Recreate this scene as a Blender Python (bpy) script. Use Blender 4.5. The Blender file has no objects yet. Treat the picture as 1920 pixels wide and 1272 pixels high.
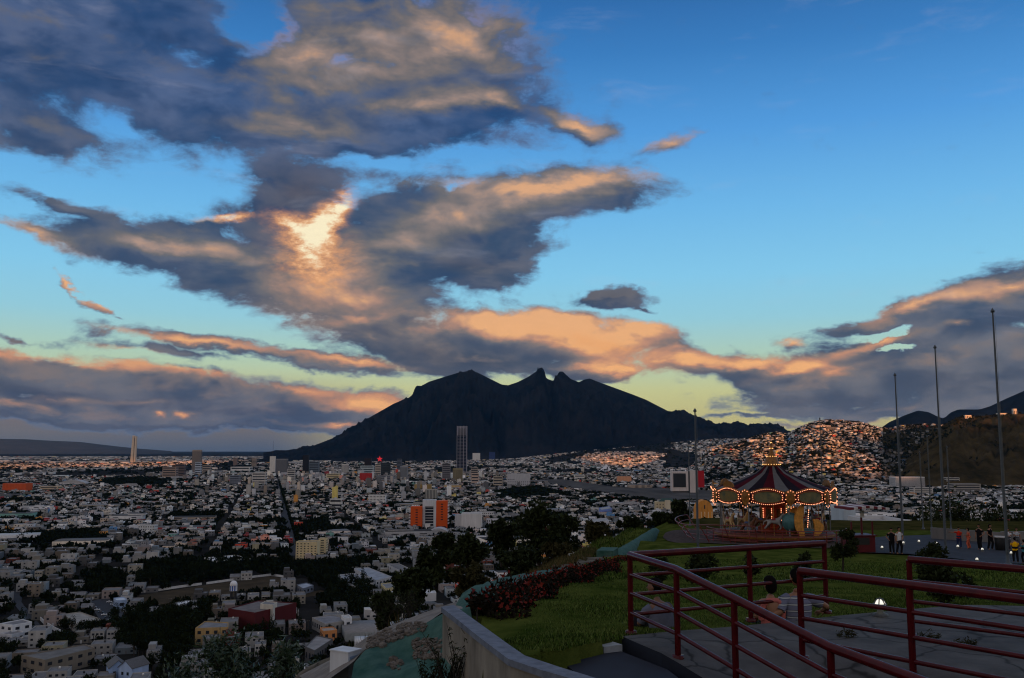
import bpy, bmesh, math, random
import numpy as np
from mathutils import Vector, Matrix, noise as mnoise
R = math.radians
scene = bpy.context.scene
COL = scene.collection
# ---------------------------------------------------------------- camera
F = 1750.0                                   # focal length in pixels of the 1920 px wide photograph
PITCH = math.atan(206 / F)
CAMZ = 125.0                                 # the lookout stands 125 m above the city plain
cam = bpy.data.objects.new('camera', bpy.data.cameras.new('camera'))
COL.objects.link(cam); scene.camera = cam
cam.location = (0, 0, CAMZ); cam.rotation_euler = (math.pi / 2 + PITCH, 0, 0)
cam.data.sensor_width = 36.0; cam.data.lens = 36.0 * F / 1920
cam.data.clip_start = 0.1; cam.data.clip_end = 200000
CP, SP = math.cos(PITCH), math.sin(PITCH)
def ray(px, py):
    a = (px - 960) / F; b = (636 - py) / F
    return Vector((a, CP - b * SP, SP + b * CP))
def at(px, py, Y):                            # photo pixel at forward distance Y (metres)
    d = ray(px, py); t = Y / d.y
    return Vector((d.x * t, Y, CAMZ + d.z * t))
def onz(px, py, z):                           # photo pixel on the level z
    d = ray(px, py); t = (z - CAMZ) / d.z
    return Vector((d.x * t, d.y * t, z))
def srgb(*c):
    return tuple((v / 255 / 12.92) if v / 255 <= 0.04045 else ((v / 255 + 0.055) / 1.055) ** 2.4 for v in c)
# ---------------------------------------------------------------- exposure
scene.view_settings.view_transform = 'Standard'; scene.view_settings.look = 'None'
scene.view_settings.exposure = 0; scene.view_settings.gamma = 1
scene.cycles.use_denoising = True; scene.cycles.filter_width = 1.15
scene.cycles.max_bounces = 6; scene.cycles.diffuse_bounces = 2; scene.cycles.glossy_bounces = 2
scene.cycles.transparent_max_bounces = 8; scene.cycles.volume_bounces = 0
scene.cycles.caustics_reflective = False; scene.cycles.caustics_refractive = False
# ---------------------------------------------------------------- sun: almost down, behind the camera and to its right
SUN_EL, SUN_AZ = R(4.0), R(5)                # azimuth measured from straight behind towards the right
sun = bpy.data.objects.new('sun', bpy.data.lights.new('sun', 'SUN')); COL.objects.link(sun)
sun.data.energy = 5.0; sun.data.angle = R(0.5); sun.data.color = (1.0, 0.34, 0.07)
SDIR = Vector((math.sin(SUN_AZ) * math.cos(SUN_EL), -math.cos(SUN_AZ) * math.cos(SUN_EL), math.sin(SUN_EL)))
sun.rotation_euler = SDIR.to_track_quat('Z', 'Y').to_euler()
# ---------------------------------------------------------------- sky: evening gradient and clouds, laid out by compass bearing and elevation
world = bpy.data.worlds.new('World'); scene.world = world; world.use_nodes = True
world.cycles.sampling_method = 'MANUAL'; world.cycles.sample_map_resolution = 512
def build_sky():
    nt = world.node_tree; N = nt.nodes; L = nt.links; N.clear()
    def node(t, **kw):
        n = N.new(t)
        for k, v in kw.items(): setattr(n, k, v)
        return n
    def put(sock, v):
        if isinstance(v, (int, float)): sock.default_value = v
        elif isinstance(v, tuple): sock.default_value = v
        else: L.new(v, sock)
    def M(op, a, b=None, c=None, clamp=False):
        n = node('ShaderNodeMath', operation=op, use_clamp=clamp); put(n.inputs[0], a)
        if b is not None: put(n.inputs[1], b)
        if c is not None: put(n.inputs[2], c)
        return n.outputs[0]
    def V(op, a, b=None, s=None):
        n = node('ShaderNodeVectorMath', operation=op); put(n.inputs[0], a)
        if b is not None: put(n.inputs[1], b)
        if s is not None: put(n.inputs['Scale'], s)
        return n.outputs['Value'] if op in ('LENGTH', 'DOT_PRODUCT') else n.outputs[0]
    def mix(f, a, b):
        n = node('ShaderNodeMix', data_type='RGBA'); put(n.inputs[0], f)
        for s, v in ((n.inputs[6], a), (n.inputs[7], b)):
            put(s, (*v, 1) if isinstance(v, tuple) and len(v) == 3 else v)
        return n.outputs[2]
    def step(v, lo, hi):
        n = node('ShaderNodeMapRange', interpolation_type='SMOOTHSTEP')
        put(n.inputs[0], v); put(n.inputs[1], lo); put(n.inputs[2], hi); return n.outputs[0]
    def noise(vec, scale, detail=5, rough=.55, lac=2.0):
        n = node('ShaderNodeTexNoise'); put(n.inputs['Vector'], vec); n.inputs['Scale'].default_value = scale
        n.inputs['Detail'].default_value = detail; n.inputs['Roughness'].default_value = rough; n.inputs['Lacunarity'].default_value = lac
        return n
    def ramp(v, pts):
        n = node('ShaderNodeValToRGB'); cr = n.color_ramp
        while len(cr.elements) < len(pts): cr.elements.new(.5)
        for e, (p, c) in zip(cr.elements, pts): e.position = p; e.color = (*c, 1)
        put(n.inputs[0], v); return n.outputs[0]
    tc = node('ShaderNodeTexCoord')
    sx = node('ShaderNodeSeparateXYZ'); L.new(tc.outputs['Generated'], sx.inputs[0])
    x, y, z = sx.outputs
    az = M('MULTIPLY', M('ARCTAN2', x, y), 17.5)
    el = M('MULTIPLY', M('ARCSINE', z), 17.5)
    cx = node('ShaderNodeCombineXYZ'); L.new(az, cx.inputs[0]); L.new(el, cx.inputs[1])
    P0 = cx.outputs[0]
    def uv(px, py):
        d = ray(px, py).normalized()
        return math.atan2(d.x, d.y) * 17.5, math.asin(d.z) * 17.5
    # warped positions: large curls for the outline, finer ones for the frayed edges
    st = node('ShaderNodeVectorMath', operation='MULTIPLY'); L.new(P0, st.inputs[0]); st.inputs[1].default_value = (.75, 1.5, 1)
    Q = st.outputs[0]
    n1 = noise(Q, .55, 2, .5); n2 = noise(Q, 1.9, 5, .6)
    w1 = V('SCALE', V('SUBTRACT', n1.outputs['Color'], (.5, .5, .5)), s=.8)
    w2 = V('SCALE', V('SUBTRACT', n2.outputs['Color'], (.5, .5, .5)), s=.62)
    fl = node('ShaderNodeVectorMath', operation='MULTIPLY'); L.new(V('ADD', w1, w2), fl.inputs[0]); fl.inputs[1].default_value = (1.25, .62, 0)
    P = V('ADD', P0, fl.outputs[0])
    fl2 = node('ShaderNodeVectorMath', operation='MULTIPLY'); L.new(w2, fl2.inputs[0]); fl2.inputs[1].default_value = (1.0, .5, 0)
    P2 = V('ADD', P0, fl2.outputs[0])
    def blobs(vec, lst, kind='QUADRATIC_SPHERE'):
        acc = None
        for (px, py, rx, ry, rot, amp) in lst:
            u, v = uv(px, py)
            m = node('ShaderNodeMapping', vector_type='TEXTURE'); L.new(vec, m.inputs[0])
            m.inputs['Location'].default_value = (u, v, 0); m.inputs['Rotation'].default_value = (0, 0, R(rot))
            m.inputs['Scale'].default_value = (rx / 57, ry / 57, 1)
            g = node('ShaderNodeTexGradient', gradient_type=kind); L.new(m.outputs[0], g.inputs[0])
            if kind == 'SPHERICAL':
                t = M('MULTIPLY', g.outputs['Fac'], min(amp / 1.5, 1.0)); acc = t if acc is None else M('SMOOTH_MAX', acc, t, .16)
            else:
                acc = M('MULTIPLY', g.outputs['Fac'], amp) if acc is None else M('MULTIPLY_ADD', g.outputs['Fac'], amp, acc)
        return acc
    D = SKY; LOFF = (.10, .17, 0)
    dens = blobs(P, D['density'], 'SPHERICAL')
    hole = blobs(P, D['hole'])
    dens2 = blobs(V('ADD', P, LOFF), D['density'], 'SPHERICAL')
    warm = M('MULTIPLY', blobs(P2, D['warm']), .92)
    glow = blobs(P2, D['glow'])
    dark = blobs(P2, D['dark'])
    Qw = V('ADD', Q, w1); Q2 = V('ADD', Qw, (.075, .255, 0))
    fbm = noise(Qw, 1.5, 10, .62).outputs['Fac']; fbs = noise(Qw, 1.5, 3.5, .52).outputs['Fac']; fb2 = noise(Q2, 1.5, 3.5, .52).outputs['Fac']
    soft = noise(Qw, .9, 3, .5).outputs['Fac']
    d = M('ADD', M('SUBTRACT', dens, hole), M('MULTIPLY', M('SUBTRACT', fbm, .5), .95))
    # light reaches the side of a lump where the cloud gets thinner towards the low sun
    relief = M('ADD', M('MULTIPLY', M('SUBTRACT', dens, dens2), .9), M('MULTIPLY', M('SUBTRACT', fbs, fb2), .75))
    alpha = step(d, M('MULTIPLY_ADD', step(el, 3.5, 6.0), -.06, .27), M('MULTIPLY_ADD', step(el, 3.5, 6.0), .10, .52))
    thick = step(d, .3, .95)
    # clear sky by elevation (0 = horizon, 8.4 = top edge of the view, 27 = zenith)
    e01 = M('DIVIDE', el, 27.5, clamp=True)
    k = lambda v: v / 27.5
    clear = ramp(e01, [(0, srgb(186, 170, 132)), (k(.5), srgb(204, 192, 124)), (k(1.05), srgb(204, 204, 144)), (k(1.7), srgb(178, 208, 186)), (k(2.4), srgb(150, 206, 222)),
                       (k(3.2), srgb(134, 202, 236)), (k(4.4), srgb(112, 184, 234)), (k(5.8), srgb(84, 156, 222)), (k(7.2), srgb(60, 126, 192)), (k(8.4), srgb(46, 102, 166)), (k(13), srgb(44, 92, 160)), (1, srgb(40, 84, 150))])
    # towards the left the horizon sinks into grey-pink dusk haze
    leftness = step(az, -1.8, -4.6)
    clear = mix(M('MULTIPLY', leftness, step(el, 1.5, .5)), clear, ramp(M('DIVIDE', el, 1.2, clamp=True), [(0, srgb(84, 92, 108)), (.25, srgb(112, 106, 106)), (.7, srgb(130, 112, 108)), (1, srgb(138, 124, 122))]))
    # cloud body colour
    mixn = M('ADD', M('MULTIPLY', soft, .7), M('MULTIPLY', fbm, .3))
    low = step(el, 4.0, 1.0)
    blue = mix(step(mixn, .34, .66), srgb(38, 70, 114), srgb(80, 100, 138))
    mid = step(el, 6.4, 4.2)
    blue = mix(M('MULTIPLY', mid, .7), blue, mix(step(mixn, .34, .66), srgb(56, 72, 96), srgb(104, 101, 104)))
    blue = mix(M('MULTIPLY', low, .75), blue, mix(step(mixn, .35, .65), srgb(66, 76, 98), srgb(116, 113, 120)))
    body = mix(M('MULTIPLY', dark, .9, clamp=True), blue, mix(step(mixn, .32, .68), srgb(52, 62, 86), srgb(90, 86, 96)))
    tone = step(relief, -.22, .30)                         # shaded undersides, brighter crowns
    body = mix(M('MULTIPLY', step(relief, .02, -.24), .55), body, mix(low, srgb(34, 58, 96), srgb(60, 68, 92)))
    lit = M('MULTIPLY', step(relief, .03, .34), M('ADD', .38, M('MULTIPLY', low, .20)))
    warmth = M('ADD', M('MULTIPLY', warm, M('ADD', .55, M('MULTIPLY', tone, .65))), M('MULTIPLY', lit, .44))
    warmth = M('ADD', warmth, M('MULTIPLY', M('SUBTRACT', fbm, .5), M('MULTIPLY', warm, .9)))
    body = mix(step(warmth, .02, .36), body, mix(low, srgb(106, 103, 104), srgb(128, 114, 112)))
    body = mix(step(warmth, .22, .66), body, mix(low, srgb(152, 132, 122), srgb(204, 142, 110)))
    body = mix(step(warmth, .52, 1.1), body, mix(low, srgb(222, 168, 124), srgb(248, 180, 118)))
    fine = noise(V('ADD', Q, w1), 4.6, 8, .68).outputs['Fac']
    gn = M('ADD', glow, M('MULTIPLY', M('SUBTRACT', fine, .52), M('MULTIPLY', glow, 2.8)))
    body = mix(M('MULTIPLY', step(gn, .0, .7), .9), body, srgb(236, 162, 100))
    body = mix(step(gn, .4, 1.25), body, srgb(255, 240, 200))
    body = V('SCALE', body, s=M('ADD', .93, M('MULTIPLY', fine, .14)))
    # thin edges let the sky through and catch light
    edge = mix(M('MULTIPLY', step(thick, .3, .0), .4), body, mix(step(warm, .05, .4), srgb(112, 146, 190), srgb(226, 168, 130)))
    sky = mix(M('MULTIPLY', alpha, .97), clear, edge)
    # high thin veils
    veil = noise(V('ADD', V('MULTIPLY', P0, (.35, 1.5, 1)), w1), 1.2, 6, .6).outputs['Fac']
    sky = mix(M('MULTIPLY', M('MULTIPLY', step(veil, .55, .85), .22), step(el, .6, 2.2)), sky, srgb(190, 190, 205))
    # out of the picture: broken grey cloud overhead and behind, dusk glow low in the west
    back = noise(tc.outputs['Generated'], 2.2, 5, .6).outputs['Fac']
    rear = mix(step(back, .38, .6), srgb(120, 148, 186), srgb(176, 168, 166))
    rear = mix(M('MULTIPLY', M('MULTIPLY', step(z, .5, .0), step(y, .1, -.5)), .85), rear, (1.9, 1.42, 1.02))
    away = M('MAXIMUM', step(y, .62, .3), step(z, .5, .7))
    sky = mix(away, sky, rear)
    sky = mix(step(z, .0, -.02), sky, srgb(60, 64, 70))
    bg = node('ShaderNodeBackground'); L.new(sky, bg.inputs[0]); bg.inputs[1].default_value = SKY_STRENGTH
    out = node('ShaderNodeOutputWorld'); L.new(bg.outputs[0], out.inputs[0])
SKY_STRENGTH = 1.0
SKY = dict(
 density=[  # px, py, half width, half height, tilt, amount  (bearing and elevation of each cloud lump)
  (40,50,350,165,0,1.9),(250,140,270,105,-12,1.7),(60,235,140,50,-8,1.3),(170,272,75,24,-10,.8),(460,195,170,95,-25,1.6),(600,262,130,56,-15,1.2),
  (330,40,200,90,-30,1.3),(640,70,170,110,15,1.5),(840,90,180,95,-8,1.7),(700,190,330,80,0,1.5),(930,190,120,60,-8,1.2),(690,258,330,55,0,1.3),
  (1075,228,100,26,-18,1.2),(1255,265,75,18,12,.8),(1110,70,150,40,10,.35),(1060,105,140,40,0,.35),
  (530,325,75,45,-40,1.2),(565,365,85,80,0,1.7),(160,405,140,20,-14,1.1),(70,385,70,14,-25,.8),(300,466,190,40,-4,1.6),(75,440,110,17,-18,.9),(420,485,170,60,-12,1.5),(390,545,90,20,0,.55),
  (590,470,190,110,0,1.9),(640,540,190,80,-8,1.8),(690,590,120,42,0,1.4),(820,400,220,62,8,1.6),(1010,375,220,50,8,1.6),(1150,365,110,35,5,1.1),(1260,375,90,14,-5,.45),
  (790,485,200,66,4,1.6),(885,508,110,42,0,1.5),(930,522,60,20,-18,1.1),(935,455,100,50,8,1.4),(980,290,150,22,5,.6),
  (765,585,42,42,0,1.2),(690,640,110,36,0,1.2),(800,650,170,52,-5,1.6),(960,634,215,50,0,1.8),(1060,634,190,50,-4,1.8),(880,675,200,36,-3,1.5),(1110,690,120,28,0,1.5),
  (1205,618,60,24,0,1.0),(1290,680,170,24,-8,1.3),(1420,690,130,28,2,1.3),(1250,652,60,18,0,1.0),(1480,642,40,10,25,.6),
  (1790,600,190,52,18,1.7),(1890,565,110,46,5,1.6),(1720,690,330,55,0,1.9),(1880,690,180,70,0,1.8),(1560,722,190,40,3,1.7),(1480,695,110,26,15,1.3),(1640,650,100,22,22,1.2),(1660,605,120,20,14,1.3),
  (1140,557,88,20,0,1.5),(1215,575,40,9,-25,.9),
  (300,630,130,14,-6,.9),(390,645,190,17,-8,1.15),(320,660,140,14,-8,1.0),(610,682,180,16,-8,1.2),(460,668,110,10,-8,.8),(20,631,80,10,-3,1.0),(700,668,120,10,-5,.6),
  (70,705,330,38,-4,1.7),(330,735,330,42,-5,1.6),(600,758,220,36,-6,1.5),(150,770,420,26,-2,1.6),(460,790,330,18,-2,1.4),(640,795,130,16,0,1.1),
  (130,530,50,8,-52,.7),(185,573,45,9,-28,.9),(228,600,30,6,-15,.8),
  (1400,781,170,8,0,1.0),(1640,765,260,22,0,1.2),(1500,768,170,9,0,1.0),(1560,794,150,6,0,.9),(1370,742,40,6,-8,.7),(1850,745,180,26,0,1.2)],
 hole=[(365,130,40,24,-30,.3),(225,232,60,20,-10,.32),(490,40,60,30,20,.7),(735,583,24,18,0,.22),(700,300,120,14,0,.5),(858,360,30,16,0,.4),(880,290,120,16,0,.7),(640,120,50,20,0,.35),(1660,628,45,7,10,1.2),(1665,655,30,7,0,1.1)],
 warm=[(600,560,210,90,-10,.30),(640,600,150,50,0,.18),(850,70,170,80,0,.75),(570,110,110,90,20,.75),(720,110,180,70,0,.5),(560,240,170,26,0,.65),(820,190,190,26,8,.6),(930,188,60,16,-10,.6),(1085,235,80,20,-18,.9),(1255,265,70,16,12,.7),
  (70,110,150,130,0,.14),(330,462,170,18,-2,.75),(70,440,110,18,-18,.8),(400,410,40,6,8,1.4),(870,345,130,16,0,.55),(1060,345,190,22,6,1.0),(960,385,230,38,10,.8),(790,440,120,34,18,.9),(640,560,140,60,0,.35),(620,500,110,80,0,.5),(590,540,200,50,-15,.22),
  (1050,618,190,36,-4,1.25),(1120,648,150,36,-10,1.2),(950,606,150,20,2,.7),(1180,690,90,26,0,1.1),(960,600,200,20,-2,.5),(1205,618,60,22,0,.8),(1270,668,130,16,-8,.7),(1430,680,130,17,3,.9),(1500,690,100,14,14,.8),(1560,700,90,12,14,.5),(1480,642,30,9,0,1),
  (1890,535,150,16,8,.9),(1720,570,110,12,18,.6),(1660,640,80,9,12,1.0),(1800,607,26,8,0,1.1),(1650,690,260,40,0,.12),(1600,795,190,10,0,.55),
  (90,670,220,11,-5,.8),(330,688,170,7,-5,.5),(300,632,140,9,-6,.6),(230,652,80,8,-6,.7),(400,642,160,8,-6,.4),(690,680,110,8,-7,.9),(120,752,90,9,0,.6),(270,756,70,6,2,.6),(350,779,22,8,0,1.4),(292,776,12,6,0,1.2),(690,758,80,18,-3,1.2),(640,797,50,7,0,1.3),(560,730,110,10,-4,.5),(500,770,90,14,0,.3),
  (130,530,50,8,-52,.9),(180,570,35,9,-28,.7)],
 glow=[(635,392,44,24,50,1.3),(600,428,40,24,45,1.5),(545,425,46,24,-20,1.0),(585,452,30,34,10,.9),(590,480,90,60,0,.50),(600,520,75,60,0,.34),(1095,640,110,22,-8,.42),(1160,655,60,14,-8,.3),(430,407,46,8,5,1.0),(350,779,16,6,0,.3)],
 dark=[(565,365,90,80,0,1.4),(690,600,150,50,0,.6),(880,500,130,40,0,1.0),(860,430,90,30,0,.8),(800,660,170,45,0,.8),(900,680,220,26,0,.8),(1140,557,100,25,0,1.2),(60,90,300,170,0,.25),(640,590,180,36,-10,1.0),(480,450,60,90,0,.5)])
build_sky()
# ---------------------------------------------------------------- helpers
rng = np.random.default_rng(7); random.seed(7)
def tag(o, label=None, cat=None, group=None, kind=None):
    for k, v in (('label', label), ('category', cat), ('group', group), ('kind', kind)):
        if v: o[k] = v
    return o
def empty(name, loc=(0, 0, 0), rz=0, label=None, cat=None, group=None):
    o = bpy.data.objects.new(name, None); COL.objects.link(o); o.location = loc; o.rotation_euler = (0, 0, rz)
    o.empty_display_size = .1
    return tag(o, label, cat, group)
def link(name, me, parent=None, mats=()):
    for m in mats: me.materials.append(m)
    o = bpy.data.objects.new(name, me); COL.objects.link(o); o.parent = parent
    return o
def copy_tree(o, parent=None):
    c = o.copy(); COL.objects.link(c); c.parent = parent
    for ch in o.children: copy_tree(ch, c)
    return c
def np_mesh(name, verts, faces, smooth=False):
    """faces: (n,3) or (n,4) integer array"""
    me = bpy.data.meshes.new(name); verts = np.asarray(verts, np.float32); faces = np.asarray(faces, np.int32)
    n, k = faces.shape
    me.vertices.add(len(verts)); me.vertices.foreach_set('co', verts.ravel())
    me.loops.add(n * k); me.loops.foreach_set('vertex_index', faces.ravel())
    me.polygons.add(n); me.polygons.foreach_set('loop_start', np.arange(0, n * k, k, dtype=np.int32))
    if smooth: me.polygons.foreach_set('use_smooth', np.ones(n, bool))
    me.update(calc_edges=True)
    return me
def grid_mesh(name, P, smooth=True):
    """P: (r,c,3) array of points"""
    r, c, _ = P.shape
    i = np.arange(r * c).reshape(r, c)
    f = np.stack([i[:-1, :-1], i[:-1, 1:], i[1:, 1:], i[1:, :-1]], -1).reshape(-1, 4)
    return np_mesh(name, P.reshape(-1, 3), f, smooth)
class MB:
    """collects simple shapes into one mesh"""
    def __init__(s): s.v = []; s.f = []; s.m = []; s.sm = []
    def add(s, vs, fs, mi=0, smooth=False):
        o = len(s.v); s.v += [tuple(v) for v in vs]
        for f in fs: s.f.append([i + o for i in f]); s.m.append(mi); s.sm.append(smooth)
        return s
    def box(s, x0, x1, y0, y1, z0, z1, mi=0, M=None, taper=0):
        t = taper
        vs = [Vector(v) for v in ((x0, y0, z0), (x1, y0, z0), (x1, y1, z0), (x0, y1, z0), (x0 + t, y0 + t, z1), (x1 - t, y0 + t, z1), (x1 - t, y1 - t, z1), (x0 + t, y1 - t, z1))]
        if M is not None: vs = [M @ v for v in vs]
        return s.add(vs, [(3, 2, 1, 0), (4, 5, 6, 7), (0, 1, 5, 4), (1, 2, 6, 5), (2, 3, 7, 6), (3, 0, 4, 7)], mi)
    def tube(s, pts, rad, n=10, mi=0, cap=True, smooth=True):
        pts = [Vector(p) for p in pts]; rs = rad if isinstance(rad, (list, tuple)) else [rad] * len(pts)
        rings = []; up = None
        for i, p in enumerate(pts):
            a = pts[max(i - 1, 0)]; b = pts[min(i + 1, len(pts) - 1)]
            t = (b - a).normalized()
            if up is None: up = Vector((0, 0, 1)) if abs(t.z) < .9 else Vector((1, 0, 0))
            sd = t.cross(up).normalized(); up = sd.cross(t).normalized()
            k = 1.0
            if 0 < i < len(pts) - 1:
                c = max(.4, math.sqrt(max(0, (1 + (p - a).normalized().dot((b - p).normalized())) / 2))); k = 1 / c
            rings.append([p + (sd * math.cos(2 * math.pi * j / n) * k + up * math.sin(2 * math.pi * j / n)) * rs[i] for j in range(n)])
        vs = [v for r in rings for v in r]; fs = []
        for i in range(len(pts) - 1):
            for j in range(n):
                k2 = (j + 1) % n; fs.append((i * n + j, i * n + k2, (i + 1) * n + k2, (i + 1) * n + j))
        s.add(vs, fs, mi, smooth)
        if cap:
            s.add(rings[0], [tuple(range(n))], mi); s.add(rings[-1], [tuple(range(n))[::-1]], mi)
        return s
    def lathe(s, prof, n=24, c=(0, 0, 0), mi=0, smooth=True, a0=0, a1=2 * math.pi):
        full = abs(a1 - a0 - 2 * math.pi) < 1e-6; m = n if full else n + 1
        vs = [(c[0] + r * math.cos(a0 + (a1 - a0) * j / n), c[1] + r * math.sin(a0 + (a1 - a0) * j / n), c[2] + z) for r, z in prof for j in range(m)]
        fs = []
        for i in range(len(prof) - 1):
            for j in range(n):
                k = (j + 1) % m; fs.append((i * m + j, i * m + k, (i + 1) * m + k, (i + 1) * m + j))
        return s.add(vs, fs, mi, smooth)
    def prism(s, poly, z0, z1, mi=0, M=None):
        n = len(poly); vs = [Vector((x, y, z)) for z in (z0, z1) for x, y in poly]
        if M is not None: vs = [M @ v for v in vs]
        return s.add(vs, [tuple(range(n))[::-1], tuple(range(n, 2 * n))] + [(i, (i + 1) % n, n + (i + 1) % n, n + i) for i in range(n)], mi)
    def ball(s, c, r, n=10, mi=0):
        rx, ry, rz = r if isinstance(r, (tuple, list)) else (r, r, r); k = n // 2
        vs = [(c[0], c[1], c[2] - rz)] + [(c[0] + rx * math.sin(math.pi * i / k) * math.cos(2 * math.pi * j / n), c[1] + ry * math.sin(math.pi * i / k) * math.sin(2 * math.pi * j / n), c[2] - rz * math.cos(math.pi * i / k)) for i in range(1, k) for j in range(n)] + [(c[0], c[1], c[2] + rz)]
        fs = [(0, 1 + (j + 1) % n, 1 + j) for j in range(n)]
        for i in range(k - 2):
            for j in range(n): fs.append((1 + i * n + j, 1 + i * n + (j + 1) % n, 1 + (i + 1) * n + (j + 1) % n, 1 + (i + 1) * n + j))
        l = len(vs) - 1; b = 1 + (k - 2) * n
        fs += [(b + j, b + (j + 1) % n, l) for j in range(n)]
        return s.add(vs, fs, mi, True)
    def mesh(s, name):
        me = bpy.data.meshes.new(name); me.from_pydata(s.v, [], s.f)
        me.polygons.foreach_set('material_index', s.m); me.polygons.foreach_set('use_smooth', s.sm); me.update()
        return me
    def build(s, name, mats, parent=None):
        return link(name, s.mesh(name), parent, mats if isinstance(mats, (list, tuple)) else [mats])
MATS = {}
def mat(name, col=(.5, .5, .5), rough=.8, var=.2, scale=4.0, bump=0.0, metal=0.0, spec=.3, src='plain', col2=None, streak=False, emit=None, es=0, bscale=None, detail=5, stretch=(1, 1, 1)):
    """procedural surface: colour broken up by noise, optional bump; src: plain | object (Object Info colour) | attr (face colour)"""
    if name in MATS: return MATS[name]
    m = bpy.data.materials.new(name); m.use_nodes = True; nt = m.node_tree; N = nt.nodes; L = nt.links
    b = N['Principled BSDF']; b.inputs['Roughness'].default_value = rough; b.inputs['Metallic'].default_value = metal
    b.inputs['Specular IOR Level'].default_value = spec
    tc = N.new('ShaderNodeTexCoord'); mp = N.new('ShaderNodeMapping'); L.new(tc.outputs['Object'], mp.inputs[0])
    mp.inputs['Scale'].default_value = (1, 1, .12) if streak else stretch
    nz = N.new('ShaderNodeTexNoise'); nz.inputs['Scale'].default_value = scale; nz.inputs['Detail'].default_value = detail; nz.inputs['Roughness'].default_value = .62
    L.new(mp.outputs[0], nz.inputs['Vector'])
    mr = N.new('ShaderNodeMapRange'); mr.inputs[1].default_value = .3; mr.inputs[2].default_value = .7
    L.new(nz.outputs['Fac'], mr.inputs[0])
    if col2 is not None:
        mx = N.new('ShaderNodeMix'); mx.data_type = 'RGBA'; L.new(mr.outputs[0], mx.inputs[0])
        mx.inputs[6].default_value = (*col, 1); mx.inputs[7].default_value = (*col2, 1); out = mx.outputs[2]
    else:
        mr.inputs[3].default_value = 1 - var; mr.inputs[4].default_value = 1 + var
        mx = N.new('ShaderNodeVectorMath'); mx.operation = 'SCALE'; L.new(mr.outputs[0], mx.inputs['Scale'])
        if src == 'object': oi = N.new('ShaderNodeObjectInfo'); L.new(oi.outputs['Color'], mx.inputs[0])
        elif src == 'attr':
            oi = N.new('ShaderNodeAttribute'); oi.attribute_name = 'col'; L.new(oi.outputs['Color'], mx.inputs[0])
        else: mx.inputs[0].default_value = col
        out = mx.outputs[0]
    L.new(out, b.inputs['Base Color'])
    if bump:
        bp = N.new('ShaderNodeBump'); bp.inputs['Strength'].default_value = 1; bp.inputs['Distance'].default_value = bump
        if bscale:
            n2 = N.new('ShaderNodeTexNoise'); n2.inputs['Scale'].default_value = bscale; n2.inputs['Detail'].default_value = 6
            L.new(mp.outputs[0], n2.inputs['Vector']); L.new(n2.outputs['Fac'], bp.inputs['Height'])
        else: L.new(nz.outputs['Fac'], bp.inputs['Height'])
        L.new(bp.outputs[0], b.inputs['Normal'])
    if emit: b.inputs['Emission Color'].default_value = (*emit, 1); b.inputs['Emission Strength'].default_value = es
    MATS[name] = m
    return m
def face_colour(me, cols):
    a = me.attributes.new('col', 'FLOAT_COLOR', 'FACE')
    c = np.ones((len(me.polygons), 4), np.float32); c[:, :3] = cols; a.data.foreach_set('color', c.ravel())
def interp(x, pts):
    xs, ys = zip(*pts); return np.interp(x, xs, ys)
def fbm2(x, y, seed=0, octs=5, rough=.5, ridged=False):
    """value noise on numpy arrays"""
    out = np.zeros_like(x, dtype=np.float64); a = 1.0; tot = 0
    r = np.random.default_rng(seed); T = r.random((256, 256))
    for o in range(octs):
        xi = np.floor(x).astype(int); yi = np.floor(y).astype(int); fx = x - xi; fy = y - yi
        fx = fx * fx * (3 - 2 * fx); fy = fy * fy * (3 - 2 * fy)
        g = lambda i, j: T[(i + o * 37) & 255, (j + o * 61) & 255]
        v = (g(xi, yi) * (1 - fx) + g(xi + 1, yi) * fx) * (1 - fy) + (g(xi, yi + 1) * (1 - fx) + g(xi + 1, yi + 1) * fx) * fy
        if ridged: v = 1 - np.abs(2 * v - 1)
        out += a * v; tot += a; a *= rough; x = x * 2.03 + 11.3; y = y * 2.03 + 5.7
    return out / tot
def sm(t): t = np.clip(t, 0, 1); return t * t * (3 - 2 * t)
# ---------------------------------------------------------------- the plain, the hills and the mountains
def zat(px, py, Y):                           # height of the photo ray at distance Y, on arrays
    a = (px - 960) / F; b = (636 - py) / F
    return CAMZ + (SP + b * CP) / (CP - b * SP) * Y
def pxof(X, Y): return 960 + F * X / (Y * 1.006)
m_plain = mat('plain_ground', (.010, .010, .010), .9, spec=0, col2=(.034, .033, .032), scale=.012, detail=9)
xs = np.concatenate([np.linspace(-36000, -3000, 24)[:-1], np.linspace(-3000, 3000, 61), np.linspace(3000, 36000, 24)[1:]])
ys = np.concatenate([np.linspace(-2500, 12000, 59), np.linspace(12000, 44000, 22)[1:]])
gx, gy = np.meshgrid(xs, ys)
tag(link('city_ground', grid_mesh('city_ground', np.stack([gx, gy, np.zeros_like(gx)], -1)), None, [m_plain]), kind='structure')
SADDLE = [(500,849),(540,847),(585,839),(640,817),(690,786),(740,757),(770,745),(785,727),(805,716),(840,705),(860,699),(885,695),(900,701),(920,711),(940,721),(952,723),(970,717),(990,707),(1005,697),(1012,691),(1018,691),(1021,697),(1024,710),(1035,714),(1041,713),(1045,702),(1049,697),(1055,697),(1060,702),(1070,711),(1085,717),(1095,712),(1105,710),(1120,716),(1150,727),(1185,740),(1210,750),(1250,771),(1280,774),(1305,784),(1325,791),(1335,796),(1365,797),(1385,793),(1400,800),(1420,797),(1455,800),(1475,811),(1510,826),(1560,846)]
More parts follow.
